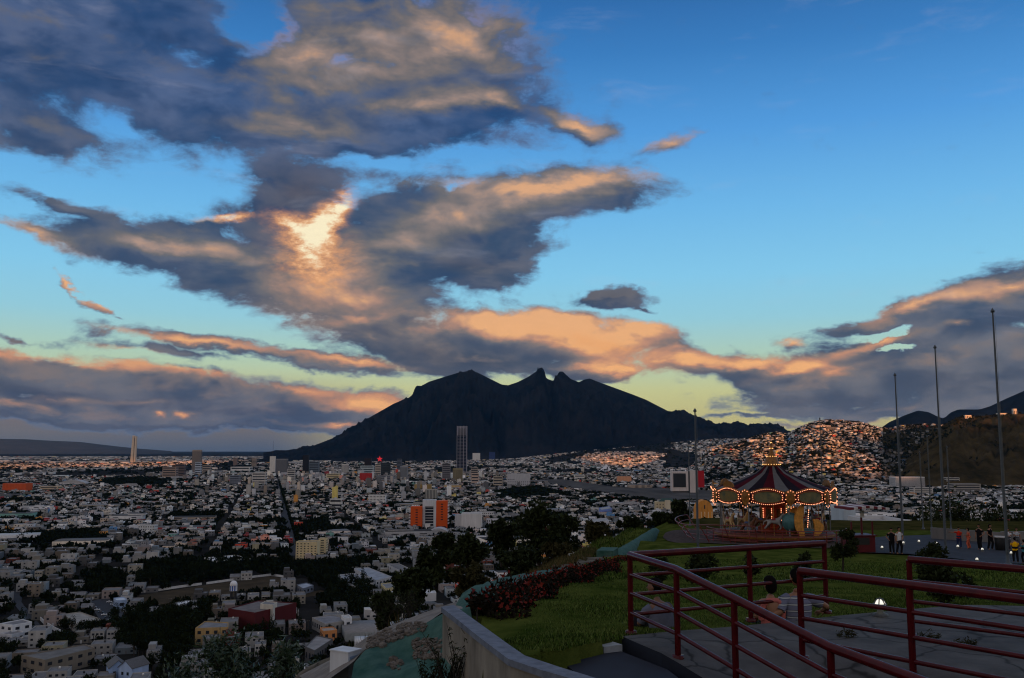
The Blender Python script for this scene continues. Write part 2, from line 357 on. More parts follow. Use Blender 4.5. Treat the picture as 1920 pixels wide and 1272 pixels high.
def hill_mesh(name, prof, px0, px1, Y0, Yr, npx, ny, base, power, gully, gs, seed, back=.35, mats=(), label=None):
    """a ridge seen from the lookout: base line at Y0, crest at Yr, then down the far side"""
    px = np.linspace(px0, px1, npx); t = np.concatenate([np.linspace(0, 1, ny), np.linspace(1, 2, ny // 3)[1:]])
    PX, T = np.meshgrid(px, t)
    zr = zat(PX, interp(PX, prof), Yr); zb = interp(PX, base)
    Y = Y0 + (Yr - Y0) * np.minimum(T, 1) + (Yr - Y0) * back * np.maximum(T - 1, 0)
    X = (PX - 960) / F * Y * 1.006
    tt = np.minimum(T, 1)
    zr = np.maximum(zr, zb - 60)
    shape = np.where(T <= 1, tt ** power, 1 - .9 * sm(T - 1))
    wp = fbm2(PX / (gs * 2), T * 3, seed + 7, 3) * 2.2
    g = fbm2(PX / (gs * 1.6) + wp, T * 1.6 + wp * .4, seed, 6, .58, True) - .55
    g2 = fbm2(PX / (gs * .25), T * 7, seed + 1, 4, .55, True) - .5
    env = np.clip(T * 4, 0, 1) * np.clip((1 - T) * 5, 0, 1)
    Z = zb + (zr - zb) * shape + (g + .35 * g2) * gully * env * np.clip((zr - zb) / (np.abs(zr - zb).max()), 0, 1) ** .7
    Z = np.where(zr - zb < 0, np.minimum(Z, zr), Z)
    return link(name, grid_mesh(name, np.stack([X, Y, Z], -1)), None, list(mats))
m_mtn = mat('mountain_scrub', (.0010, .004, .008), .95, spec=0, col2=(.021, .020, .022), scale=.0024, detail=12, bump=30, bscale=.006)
m_dry = mat('dry_hill', (.014, .014, .007), .95, spec=0, col2=(.060, .044, .018), scale=.006, detail=9, bump=5, bscale=.02)
FOOT = [(480,-6),(760,-6),(960,20),(1080,90),(1200,150),(1340,215),(1480,230),(1560,230)]
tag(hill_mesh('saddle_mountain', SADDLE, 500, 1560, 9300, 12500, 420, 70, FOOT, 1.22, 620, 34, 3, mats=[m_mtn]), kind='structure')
# gentle foot of the mountain that carries the outer districts
def foot_z(X, Y):
    return interp(pxof(X, Y), FOOT + [(1700, 200)]) * sm((Y - 6200) / 3100.0)
px = np.linspace(560, 1640, 110); yy = np.linspace(6200, 9420, 34); PX, YY = np.meshgrid(px, yy); XX = (PX - 960) / F * YY * 1.006
tag(link('foothill', grid_mesh('foothill', np.stack([XX, YY, foot_z(XX, YY) + .6], -1)), None, [m_plain]), kind='structure')
# far ranges at the right edge and the low range on the left horizon
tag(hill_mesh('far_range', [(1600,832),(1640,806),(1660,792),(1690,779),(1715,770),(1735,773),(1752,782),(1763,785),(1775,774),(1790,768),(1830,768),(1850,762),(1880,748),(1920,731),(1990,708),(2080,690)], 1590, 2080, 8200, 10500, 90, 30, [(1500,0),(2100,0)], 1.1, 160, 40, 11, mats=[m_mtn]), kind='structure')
tag(hill_mesh('horizon_range', [(-300,828),(-60,824),(0,823),(60,824),(110,827),(160,829),(200,834),(235,838),(275,842),(330,846)], -300, 330, 24000, 27000, 80, 14, [(-300,0),(400,0)], 1.0, 60, 60, 12, mats=[mat('far_ridge_hazed', (.040, .046, .052), .95, spec=0, col2=(.060, .066, .072), scale=.002)]), kind='structure')  # ridge colour made paler and bluer to stand for distance haze
# the two nearer hills on the right: one covered in houses, one of dry grass
HILL_A = [(1290,852),(1330,842),(1370,833),(1400,824),(1430,815),(1450,813),(1472,817),(1490,806),(1515,795),(1545,789),(1575,791),(1605,793),(1635,803),(1660,806),(1690,800),(1720,798),(1750,799),(1800,803),(1860,812),(1960,830)]
def hill_a_z(X, Y):
    P = pxof(X, Y); zr = zat(P, interp(P, HILL_A), 4700.0); t = np.clip((Y - 3250) / 1450.0, 0, 1)
    z = zr * (t ** .9) * sm((P - 1270) / 60.0)
    return z + (fbm2(P / 30, Y / 420, 21, 4, .5) - .5) * 46 * np.clip(t * 3, 0, 1) * np.clip((1 - t) * 4, 0, 1)
px = np.linspace(1262, 1980, 190); yy = np.concatenate([np.linspace(3250, 4700, 70), np.linspace(4720, 5600, 12)])
PX, YY = np.meshgrid(px, yy); XX = (PX - 960) / F * YY * 1.006
ZZ = np.where(YY <= 4700, hill_a_z(XX, YY), hill_a_z(XX * 4700 / YY, np.full_like(YY, 4700.0)) * (1 - .8 * sm((YY - 4700) / 900)))
tag(link('house_hill', grid_mesh('house_hill', np.stack([XX, YY, ZZ], -1)), None, [m_dry]), kind='structure')
HILL_B = [(1640,900),(1680,868),(1700,850),(1725,825),(1745,808),(1765,795),(1785,784),(1800,780),(1830,780),(1870,777),(1920,776),(2000,772),(2100,770)]
tag(hill_mesh('dry_grass_hill', HILL_B, 1640, 2100, 3050, 3900, 150, 80, [(1600,-4),(2100,4)], .9, 95, 34, 31, mats=[mat('dark_dry_grass', (.004, .005, .002), .95, spec=0, col2=(.085, .060, .026), scale=.009, detail=12, bump=9, bscale=.016)]), kind='structure')
def hill_b_z(X, Y):
    P = pxof(X, Y); t = np.clip((Y - 3050) / 850.0, 0, 1); return np.where(P > 1640, zat(P, interp(P, HILL_B), 3900.0) * t ** .9, 0) * (Y > 3050) * np.where(Y > 3900, .6, 1)
# unseen western ridge, crest shaped to place sun patches; cloud-shaped blocker added behind
def west_pt(w, dist, z):                      # w: distance along the ridge, dist: towards the sun
    s = Vector((math.sin(SUN_AZ), -math.cos(SUN_AZ))); p = Vector((math.cos(SUN_AZ), math.sin(SUN_AZ)))
    v = s * dist + p * w; return (v.x, v.y, z)
WEST = [(-9000,1050),(-5200,1000),(-4700,820),(-4200,800),(-3200,790),(-1900,820),(-1600,1000),(-1200,1100),(1000,1100),(1250,900),(1320,660),(1370,612),(1640,612),(1720,720),(1800,815),(2700,830),(3100,1000),(5000,1250),(14000,1300)]  # crest heights set so the sun reaches only chosen patches
ws = np.linspace(-9000, 14000, 460); hs = interp(ws, WEST) + (fbm2(ws / 160, ws * 0, 41, 4) - .5) * 60
hs += (fbm2(ws / 26, ws * 0 + 3, 43, 3) - .5) * 150 * np.clip(np.minimum((ws - 1340) / 30, (1660 - ws) / 30), 0, 1)
ts = np.linspace(-1, 1, 21); W, T = np.meshgrid(ws, ts); H = np.tile(hs, (21, 1)) * (1 - np.abs(T) ** 1.15) - 5
pts = np.array([west_pt(w, 5000 + t * 1400, h) for w, t, h in zip(W.ravel(), T.ravel(), H.ravel())]).reshape(21, 460, 3)
tag(link('sun_block_ridge', grid_mesh('sun_block_ridge', pts), None, [m_mtn]), kind='structure')

def cloud_blocker():  # added out of view to keep the sun off the mountain
    n, k = 300, 26; w = np.linspace(-7000, 13000, n); a = np.linspace(0, 2 * math.pi, k)
    Wg, Ag = np.meshgrid(w, a); lump = fbm2(Wg / 700 + 50, np.cos(Ag) * 1.5 + 9, 51, 5) - .5
    pts = np.array([west_pt(x, 15500 + 1300 * math.cos(t) * (1 + l), 2950 + (1260 + 260 * l) * math.sin(t) + (90 * l if t > math.pi else 0)) for x, t, l in zip(Wg.ravel(), Ag.ravel(), lump.ravel())])
    m = mat('cloud_blocker_grey', (.75, .75, .78), 1, .05, .001)
    tag(link('cloud_blocker', grid_mesh('cloud_blocker', pts.reshape(k, n, 3)), None, [m]), 'unseen cloud-shaped blocker added to shade town and mountain', 'cloud', kind='structure')
cloud_blocker()
# ---------------------------------------------------------------- the air
def build_haze():
    me = MB().box(-38000, 38000, -11500, 46000, -3, 1650).mesh('haze')
    m = bpy.data.materials.new('air'); m.use_nodes = True; nt = m.node_tree
    for n in list(nt.nodes):
        if n.type == 'BSDF_PRINCIPLED': nt.nodes.remove(n)
    pv = nt.nodes.new('ShaderNodeVolumePrincipled'); pv.inputs['Color'].default_value = (.22, .55, 1, 1)
    pv.inputs['Density'].default_value = HAZE; pv.inputs['Anisotropy'].default_value = .2
    nt.links.new(pv.outputs[0], nt.nodes['Material Output'].inputs['Volume'])
    tag(link('haze', me, None, [m]), kind='stuff')
HAZE = 6e-6
build_haze()
# ---------------------------------------------------------------- the town on the plain
UAX, VAX = np.array([-.25, .968]), np.array([.968, .25])        # street grid: along the avenue, across it
GROT = math.atan2(.25, .968)
def uv2xy(u, v): return u * UAX[0] + v * VAX[0], u * UAX[1] + v * VAX[1]
m_wall = mat('painted_wall', (.5, .5, .5), .85, .16, .5, src='object', streak=True)
m_roof = mat('flat_roof', (.15, .15, .155), .9, .3, .25, src='plain')
m_glass = mat('window_glass', (.018, .022, .03), .25, .3, .5, spec=.6)
m_frame = mat('pale_frame', (.5, .5, .48), .7)
m_tank = mat('tank_plastic', (.03, .03, .035), .5)
m_tankw = mat('tank_white', (.62, .62, .6), .6)
m_city = mat('town_walls', (.5, .5, .5), .9, .16, .35, src='attr', spec=.1)
m_tree = mat('tree_leaves', (.006, .010, .004), .8, spec=.02, col2=(.018, .025, .009), scale=1.2)
m_bark = mat('tree_bark', (.05, .04, .03), .95)
m_farleaf = mat('town_leaves', (.5, .5, .5), .9, .2, .5, src='attr', spec=0)
EXCL = []                                     # (x0,y0,x1,y1,...) polygons kept clear of houses, filled by the landmarks
def in_poly(x, y, poly):
    c = np.zeros(np.shape(x), bool); n = len(poly); j = n - 1
    for i in range(n):
        xi, yi = poly[i]; xj, yj = poly[j]
        c ^= ((yi > y) != (yj > y)) & (x < (xj - xi) * (y - yi) / (yj - yi + 1e-12) + xi); j = i
    return c
def ppoly(pts): return [tuple(onz(px, py, 0).xy) for px, py in pts]
def boxes(C, W, Dp, H, rot, wall, roof, top=1.0):
    n = len(C); sx = np.array([-1, 1, 1, -1, -1, 1, 1, -1]) * .5; sy = np.array([-1, -1, 1, 1, -1, -1, 1, 1]) * .5; sz = np.array([0, 0, 0, 0, 1, 1, 1, 1.])
    k = np.where(sz > 0, top, 1.0)
    lx = W[:, None] * sx * k; ly = Dp[:, None] * sy * k
    c, s = np.cos(rot)[:, None], np.sin(rot)[:, None]
    V = np.stack([C[:, 0:1] + lx * c - ly * s, C[:, 1:2] + lx * s + ly * c, C[:, 2:3] + H[:, None] * sz], -1).reshape(-1, 3)
    f = np.array([(4, 5, 6, 7), (0, 1, 5, 4), (1, 2, 6, 5), (2, 3, 7, 6), (3, 0, 4, 7)])
    Fc = (f[None] + np.arange(n)[:, None, None] * 8).reshape(-1, 4)
    col = np.repeat(wall[:, None, :], 5, 1); col[:, 0] = roof
    return V, Fc, col.reshape(-1, 3)
def front_quads(C, W, Dp, rot, hx, hz, ww, wh, off=.06):
    """one dark opening on the side that faces the lookout"""
    c, s = np.cos(rot), np.sin(rot); y = -Dp / 2 - off
    out = []
    for sx, sz in ((-1, -1), (1, -1), (1, 1), (-1, 1)):
        lx = hx + sx * ww / 2
        out.append(np.stack([C[:, 0] + lx * c - y * s, C[:, 1] + lx * s + y * c, C[:, 2] + hz + sz * wh / 2], -1))
    V = np.stack(out, 1).reshape(-1, 3); Fc = np.arange(len(V)).reshape(-1, 4)
    return V, Fc
WALLC = np.array([srgb(*c) for c in ((236,234,228),(228,226,224),(214,214,216),(240,238,236),(226,216,200),(212,200,182),(196,196,198),(176,176,180),(220,206,196),(196,178,160),(206,214,216),(160,156,150))])
SPOT = np.array([srgb(*c) for c in ((190,70,50),(200,140,70),(90,130,170),(210,190,110),(150,60,60),(110,150,140),(215,150,130))])
def pick_cols(n, spot=.06):
    c = WALLC[rng.integers(0, len(WALLC), n)] * (.20 + .86 * rng.random((n, 1)) ** 1.4)
    k = rng.random(n) < spot; c[k] = SPOT[rng.integers(0, len(SPOT), k.sum())]
    return c
def roof_cols(n):
    g = rng.uniform(.03, .26, (n, 1)) ** 1.0 * np.array([[1, 1, 1.02]]); k = rng.random(n) < .10
    g[k] = rng.uniform(.35, .6, (k.sum(), 1)); r = rng.random(n) < .06; g[r] = np.array(srgb(150, 84, 66))
    return g
AVENUE_V = 29.0
def lots(u0, u1, v0, v1):
    """house lots of a street grid: centre u, v, size, and whether it is a back garden"""
    H = []; T = []
    u = u0
    while u < u1:
        bu = random.uniform(48, 62); v = AVENUE_V + 12 + math.floor((v0 - AVENUE_V) / 108) * 108
        while v < v1:
            bv = 96
            if abs(v + 48 - AVENUE_V) < 40: pass
            x, y = uv2xy(u, v + 48)
            if y > 440 and abs(x) < .60 * y + 90:
                kind = random.random()
                if kind < .09:
                    T += [(u + random.uniform(0, bu), v + random.uniform(0, bv), 1.1) for _ in range(46)]
                elif kind < .16:
                    H.append((u + bu * .5, v + bv * .5, bv * random.uniform(.5, .85), bu * random.uniform(.55, .9), random.uniform(5, 11), 1))
                    T += [(u + random.uniform(0, bu), v + random.choice((2, bv - 2)), .9) for _ in range(6)]
                else:
                    for row in (0, 1):
                        q = v
                        while q < v + bv - 7:
                            w = random.uniform(8, 15); dp = random.uniform(11, 19)
                            if random.random() < .78:
                                h = random.choice((3.4, 3.6, 6.2, 6.6, 6.8, 9.4)) + random.uniform(0, .8)
                                cu = u + dp / 2 + random.uniform(0, 3) if row == 0 else u + bu - dp / 2 - random.uniform(0, 3)
                                H.append((cu, q + w / 2, w * random.uniform(.8, 1.0), dp, h, 0))
                            else: T += [(u + bu * (.25 + .5 * row) + random.uniform(-6, 6), q + random.uniform(0, w), 1.0) for _ in range(3)]
                            for _ in range(random.choice((0, 1, 1, 2, 2))): T.append((u + bu / 2 + random.uniform(-7, 7), q + random.uniform(0, w), random.uniform(.7, 1.15)))
                            if random.random() < .55: T.append((u - 2.5 if row == 0 else u + bu + 2, q + random.uniform(0, w), random.uniform(.6, 1.0)))
                            q += w + random.uniform(.2, 1.5)
            v += 108
        u += bu + 10
    return H, T
LOTS, TREES = lots(430, 4600, -3300, 3700)
LOTS = np.array(LOTS); TREES = np.array(TREES)
# ---------------------------------------------------------------- buildings one can tell apart in the town
UNIT = MB().box(-.5, .5, -.5, .5, -.5, .5).mesh('pane')
def unit(name, m, parent, loc, size, rz=0):
    o = bpy.data.objects.new(name, UNIT if m is m_glass else unit_mesh(m)); COL.objects.link(o); o.parent = parent
    o.location = loc; o.scale = size; o.rotation_euler = (0, 0, rz); return o
UNIT.materials.append(m_glass); UNITS = {}
def unit_mesh(m):
    if m.name not in UNITS:
        me = MB().box(-.5, .5, -.5, .5, -.5, .5).mesh(m.name); me.materials.append(m); UNITS[m.name] = me
    return UNITS[m.name]
def paint(name, c, **k): return mat(name, srgb(*c), .85, .14, .35, streak=True, **k)
def building(name, label, cat, poly, h, col, roofc=(120, 120, 122), floors=2, style='windows', z0=0, group=None, step=3.2, parapet=.7, spare=7.0, maxw=40, glass=None, side=None):
    """poly: world footprint (counter-clockwise from above or not); walls, roof, parapet, windows are its parts"""
    poly = [Vector(p) for p in poly]
    ar = sum(poly[i].x * poly[(i + 1) % len(poly)].y - poly[(i + 1) % len(poly)].x * poly[i].y for i in range(len(poly)))
    if ar < 0: poly = poly[::-1]
    c = sum(poly, Vector((0, 0))) / len(poly); loc = [(p - c) for p in poly]
    root = empty(name, (c.x, c.y, z0), 0, label, cat, group)
    key = 'paint_%d_%d_%d' % tuple(col)
    mw = paint(key, col); mr = mat('roofing_%d_%d_%d' % tuple(roofc), srgb(*roofc), .9, .3, .15)
    MB().prism([tuple(p) for p in loc], -1.0, h).build('walls', mw, root)
    n = len(loc)
    ins = [p * (1 - .35 / max(p.length, 1)) for p in loc]
    MB().prism([tuple(p) for p in ins], h + .004, h + .12).build('roof', mr, root)
    if parapet:
        pb = MB()
        for i in range(n):
            a, b = loc[i], loc[(i + 1) % n]; a2, b2 = a * (1 - .5 / a.length), b * (1 - .5 / b.length)
            pb.prism([tuple(a), tuple(b), tuple(b2), tuple(a2)], h + .002, h + parapet)
        pb.build('parapet', mw, root)
    left = maxw
    for i in range(n):
        a, b = loc[i], loc[(i + 1) % n]; d = b - a; L = d.length; nrm = Vector((d.y, -d.x)).normalized(); mid = (a + b) / 2
        if nrm.dot(-(c + mid)) < .12 * (c + mid).length or L < 2.5: continue
        ang = math.atan2(d.y, d.x); fh = h / floors
        if style == 'bands':
            for k in range(floors):
                p = mid + nrm * .02; unit('window_band', m_glass, root, (p.x, p.y, fh * (k + .55)), (L * .9, .16, fh * .42), ang)
        elif style == 'fins':
            m = max(2, int(L / step))
            for k in range(m):
                p = a + d * ((k + .5) / m) + nrm * .02; unit('window_strip', m_glass, root, (p.x, p.y, h * .5), (L / m * .42, .2, h * .88), ang)
        elif style == 'windows':
            m = max(1, min(12, int(L / step)))
            for k in range(floors):
                for q in range(m):
                    if left <= 0: break
                    left -= 1; p = a + d * ((q + .5) / m) + nrm * .01
                    unit('window', m_glass, root, (p.x, p.y, fh * (k + .55)), (L / m * .42, .14, fh * .40), ang)
        elif style == 'glass':
            p = mid + nrm * .05; unit('glass_front', m_glass, root, (p.x, p.y, h * .52), (L * .86, .2, h * .8), ang)
    g = [(c + p * (1 + spare / max(p.length, 1))) for p in loc]; EXCL.append([tuple(p) for p in g])
    root['h'] = h; del root['h']
    return root
def front_rect(px0, px1, base, depth=None, rot=.0, z=0):
    """footprint whose front corners lie under the two photo columns, at the distance of the photo row of its foot"""
    a = onz(px0, base, z).xy; Y = a.y; b = at(px1, base, Y).xy; d = (b - a); L = d.length
    d.rotate(Matrix.Rotation(rot, 2)); e = Vector((-d.y, d.x)).normalized() * (depth or max(10, L * .55))
    return [a, a + d, a + d + e, a + e], Y
def block(name, label, cat, px0, px1, top, base, col, **k):
    depth = k.pop('depth', None); rot = k.pop('rot', .0); poly, Y = front_rect(px0, px1, base, depth, rot)
    return building(name, label, cat, poly, float(zat((px0 + px1) / 2, top, Y)), col, **k)
def roof_block(name, label, cat, pts, h, col, **k):
    return building(name, label, cat, [onz(px, py, h).xy for px, py in pts], h, col, **k)
# --- the tall tower, the pale shaft and the office blocks of the centre
def glass_tower():
    poly, Y = front_rect(856, 875, 889, 50); h = float(zat(865, 799, Y)); c = sum((Vector(p) for p in poly), Vector((0, 0))) / 4; w = (poly[1] - poly[0]).length / 2
    r = empty('glass_tower', (c.x, c.y, 0), 0, 'slim dark glass skyscraper with pale corner ribs and open lattice crown', 'skyscraper')
    md = mat('tower_glass', (.010, .016, .034), .2, .4, .05, spec=.6); mp = mat('tower_rib', srgb(150, 150, 160), .5)
    hb = h * .80
    MB().box(-w * .92, w * .92, -24, 24, -1, hb).build('glass_shaft', md, r)
    f = MB()
    for x in (-.95, -.33, .33, .95):
        for y in (-25, 25): f.box(x * w - 1.0, x * w + 1.0, y - 1, y + 1, -1, h)
    f.build('rib', mp, r)
    l = MB()
    for k in range(9):
        z = hb + (h - hb) * (k + .5) / 9
        l.box(-w * .95, w * .95, -25.6, -24.9, z - .7, z + .7); l.box(-w * .95, w * .95, 24.9, 25.6, z - .7, z + .7)
    l.build('lattice_crown', mp, r)
    MB().box(-w * .7, w * .7, -18, 18, hb, hb + (h - hb) * .75).build('crown_core', mat('crown_core', (.05, .045, .05), .7), r)
    for k in range(26): unit('floor_line', mp, r, (0, -24.1, hb * (k + .6) / 26.5), (w * 1.7, .5, .7))
    EXCL.append([(c.x - 60, c.y - 60), (c.x + 60, c.y - 60), (c.x + 60, c.y + 60), (c.x - 60, c.y + 60)])
glass_tower()
def shaft():
    c = onz(250, 868, 0); s = c.y / F; h = float(zat(250, 817, c.y)); mp = mat('shaft_concrete', srgb(206, 186, 164), .85, .1, .02)
    r = empty('monument_tower', c, 0, 'tall pale twin slab monument tower standing alone above the left suburbs', 'tower')
    MB().prism([(-6 * s, -3 * s), (-.5 * s, -3 * s), (-.5 * s, 4 * s), (-6 * s, 4 * s)], 0, 2).build('base', mp, r)
    for nm, x0, x1, hh in (('slab', -5 * s, .4 * s, h), ('slab', 1.6 * s, 4.2 * s, h * .97)):
        m = MB(); k = .45 if x0 < 0 else .2
        v = [(x0, -3 * s, 0), (x1, -3 * s, 0), (x1, 3 * s, 0), (x0, 3 * s, 0), (x0 + (x1 - x0) * k, -3 * s, hh), (x1, -3 * s, hh), (x1, 3 * s, hh), (x0 + (x1 - x0) * k, 3 * s, hh)]
        m.add(v, [(3, 2, 1, 0), (4, 5, 6, 7), (0, 1, 5, 4), (1, 2, 6, 5), (2, 3, 7, 6), (3, 0, 4, 7)]); m.build(nm, mp, r)
    MB().box(.4 * s, 1.6 * s, -1 * s, 2 * s, 0, h * .9).build('core', mat('shaft_core', (.10, .09, .09)), r)
shaft()
B = lambda *a, **k: block('office_building', a[0], 'building', *a[1:], **k)
for a in [
 ('brown-grey tower with a notched top, right of the pale monument shaft', 359, 375, 844, 888, (150, 138, 130), 9, 'fins'),
 ('small pale blue block in front of the notched brown tower', 365, 376, 867, 889, (170, 182, 196), 5, 'bands'),
 ('broad brown low block left of the notched brown tower', 304, 329, 876, 898, (150, 132, 122), 5, 'bands'),
 ('dark brown slab with white roof line beside the notched tower', 328, 345, 871, 896, (96, 84, 84), 5, 'bands'),
 ('tan low block right of the notched brown tower', 379, 394, 873, 890, (150, 140, 132), 4, 'bands'),
 ('white slab tower with a mast, tallest white one left of the mountain foot', 505, 515, 856, 890, (206, 204, 200), 1, 'blank'),
 ('grey ribbed tower touching the white slab tower', 516, 537, 861, 893, (120, 122, 128), 1, 'fins'),
 ('black narrow tower under the left foot of the mountain', 567, 578, 854, 888, (30, 30, 36), 10, 'blank'),
 ('dark teal block just right of the black narrow tower', 579, 597, 866, 892, (92, 104, 116), 8, 'bands'),
 ('pale grey stepped block right of the ribbed tower', 538, 552, 880, 905, (168, 166, 162), 6, 'bands'),
 ('wide white block with dark bands in front of the ribbed tower', 472, 497, 887, 912, (190, 188, 184), 5, 'bands'),
 ('blue-grey glass block left of the banded white block', 430, 448, 892, 913, (120, 128, 142), 6, 'bands'),
 ('long white low hall behind the downtown roofs', 432, 468, 876, 887, (206, 206, 204), 2, 'bands'),
 ('white pair of slim blocks between black tower and red roof sign', 640, 653, 871, 890, (204, 202, 198), 1, 'fins'),
 ('black cube block with red foot, centre of town', 683, 696, 860, 884, (36, 30, 32), 6, 'blank'),
 ('dark glass block under the red roof sign', 714, 731, 868, 895, (44, 52, 56), 8, 'bands'),
 ('cream narrow block left of the dark glass block', 703, 713, 870, 893, (176, 166, 154), 7, 'bands'),
 ('pale teal twin block below the black cube block', 676, 700, 874, 892, (168, 182, 186), 4, 'bands'),
 ('slate slim tower between the red sign and the skyscraper', 744, 753, 861, 884, (86, 92, 104), 9, 'bands'),
 ('grey curved-face block near the slate slim tower', 750, 764, 875, 899, (140, 144, 150), 1, 'fins'),
 ('grey slab left of the skyscraper foot', 829, 844, 870, 902, (112, 110, 114), 9, 'bands'),
 ('olive blocky tower at the skyscraper foot', 849, 867, 879, 906, (150, 138, 104), 1, 'fins'),
 ('tan slim tower right of the skyscraper foot', 883, 896, 877, 907, (146, 136, 128), 8, 'bands'),
 ('pink-grey low tower below the tan slim tower', 884, 897, 888, 910, (186, 164, 150), 4, 'bands'),
 ('white square tower right of the skyscraper at the mountain foot', 886, 900, 850, 867, (200, 200, 198), 1, 'blank'),
 ('navy tower at the mountain foot right of the white square tower', 917, 928, 848, 866, (44, 60, 104), 8, 'blank'),
 ('red shop hall with white front in the middle of town', 674, 696, 888, 905, (170, 44, 40), 2, 'blank'),
 ('grey wide office slab below the dark glass block', 706, 738, 893, 907, (130, 134, 142), 4, 'bands'),
 ('cream broad block left of the black cube block', 612, 636, 889, 900, (206, 190, 150), 3, 'bands'),
 ('brown slim twin right of the monument shaft tower row', 437, 444, 860, 876, (120, 104, 98), 7, 'blank'),
 ('tan tower at the end of the brown row, near the left tower', 472, 480, 860, 876, (150, 136, 124), 7, 'bands'),
 ('white apartment block with square openings near the avenue', 690, 722, 929, 946, (206, 206, 204), 3, 'windows'),
 ('white two-storey office with dark ribbon near the avenue', 618, 640, 936, 952, (196, 196, 194), 2, 'bands'),
 ('orange long warehouse at the left edge of the photo', 4, 48, 907, 924, (196, 84, 40), 2, 'blank'),
 ('cream hall with white stripes right of the orange warehouse', 74, 108, 913, 923, (200, 180, 150), 3, 'bands'),
 ('yellow-tan arched market hall in mid town', 777, 808, 909, 922, (170, 140, 84), 1, 'blank'),
 ('tan long hall right of the arched market hall', 832, 864, 911, 919, (190, 160, 110), 1, 'blank'),
 ('grey-white twin pillar block in front of the arched market hall', 797, 819, 918, 940, (168, 166, 158), 1, 'fins'),
 ('pale office with a dark glass corner beside the river road', 951, 994, 889, 915, (176, 178, 184), 6, 'windows'),
 ('cream rounded block left of the office with the glass corner', 925, 942, 894, 915, (168, 158, 142), 4, 'bands'),
 ('lit pink tower in the far sunlit strip right of centre', 1147, 1157, 852, 863, (214, 186, 170), 5, 'bands'),
 ('lit cream tower in the far sunlit strip, next to the pink one', 1160, 1177, 853, 862, (220, 200, 176), 5, 'bands'),
 ('white far block with orange front near the flagpole', 1222, 1236, 853, 864, (220, 204, 186), 4, 'blank'),
 ('pink slim far tower behind the white far block', 1220, 1224, 838, 858, (150, 118, 124), 5, 'blank'),
 ('orange-fronted low hall beyond the river road', 1158, 1184, 894, 906, (206, 150, 116), 2, 'blank'),
 ('white low block on the far bank of the river road', 1077, 1096, 891, 900, (206, 206, 202), 2, 'bands'),
 ('long white slab of flats at the hill foot on the right', 1680, 1735, 895, 916, (206, 206, 206), 6, 'fins'),
 ('grey stepped flats behind the tallest flagpole row', 1776, 1800, 896, 914, (170, 168, 162), 5, 'bands'),
 ('white narrow flats in front of the long white slab', 1714, 1750, 915, 931, (186, 184, 178), 4, 'bands'),
 ('grey broad flats right of the narrow white flats', 1790, 1840, 908, 926, (150, 146, 140), 4, 'bands'),
 ('white plain store between carousel roof and first tall pole', 1607, 1632, 903, 910, (206, 204, 204), 1, 'blank')]:
    ob = B(*a[:6], floors=a[6], style=a[7])
    if 'with a mast' in a[0]: hm = ob.children[0].dimensions.z; MB().tube([(0, 0, 60), (0, 0, 165)], [1.2, .4], 6).build('mast', mat('dark_steel', (.03, .03, .035), .5), ob)
r = empty('rooftop_sign', at(712, 861, onz(712, 895, 0).y + 12), 0, 'red glowing star sign on the roof of the dark glass block', 'sign')
MB().add([(math.cos(math.pi / 2 + math.pi * k / 5) * (14 if k % 2 == 0 else 6), 0, math.sin(math.pi / 2 + math.pi * k / 5) * (14 if k % 2 == 0 else 6)) for k in range(10)] + [(0, -2, 0), (0, 2, 0)], [(k, (k + 1) % 10, 10) for k in range(10)] + [((k + 1) % 10, k, 11) for k in range(10)]).build('star', mat('red_sign', srgb(200, 30, 40), .6, emit=(1, .05, .07), es=.35), r)
MB().box(-1, 1, 1.6, 2.6, -16, 0).box(-9, -8, 1.6, 2.6, -16, -6).box(8, 9, 1.6, 2.6, -16, -6).build('sign_frame', mat('dark_steel', (.03, .03, .035), .5), r)
# --- orange and white twin block with the stair tower between
def twin_orange():
    m_or = mat('orange_render', srgb(205, 82, 24), .8, .06, .1); mw = paint('twin_white', (200, 204, 208))
    c = onz(804, 994, 0); s = c.y / F * 1.01; z = lambda py: float(zat(804, py, c.y))
    r = empty('apartment_block', c, .04, 'twin orange apartment block with a white stair tower between its wings', 'building')
    a = MB().box(-33 * s, -12 * s, -6, 16, -1, z(950)).build('wing', m_or, r); MB().box(13 * s, 33.5 * s, 2, 24, -1, z(940)).build('wing', m_or, r)
    MB().box(-11.9 * s, 12.9 * s, 2.5, 20, -1, z(938)).build('stair_tower', mw, r)
    unit('glass_front', m_glass, r, (.5 * s, 2.3, z(968)), (15 * s, .5, z(948) - z(985)))
    for k in range(7):
        unit('floor_line', unit_white, r, (.5 * s, 2.0, z(951 + k * 5.2)), (15 * s, .4, .7))
        unit('balcony', unit_white, r, (-35 * s, 6, z(955 + k * 5.4)), (3.4 * s, 14, 1.4)); unit('balcony', unit_white, r, (-10.6 * s, 1.2, z(955 + k * 5.4)), (2.4 * s, 2.4, 1.2))
        unit('balcony', unit_white, r, (35 * s, 12, z(949 + k * 5.6)), (2.6 * s, 14, 1.4))
        unit('window', m_glass, r, (-22 * s, -6.05, z(956 + k * 4.6)), (4.0 * s, .3, 1.5)); unit('window', m_glass, r, (23.5 * s, 1.95, z(946 + k * 4.8)), (4.0 * s, .3, 1.6))
    unit('doorway', m_glass, r, (-20 * s, -6.1, z(988)), (9 * s, .4, 3.5)); unit('doorway', m_glass, r, (23 * s, 1.9, z(989)), (16 * s, .4, 2.5))
    unit('annex', unit_white, r, (-2 * s, -3, z(990)), (9 * s, 9, z(981) - z(996)))
    EXCL.append([(c.x - 36 * s, c.y - 20), (c.x + 40 * s, c.y - 20), (c.x + 40 * s, c.y + 34), (c.x - 36 * s, c.y + 34)])
unit_white = paint('trim_white', (206, 206, 206))
twin_orange()
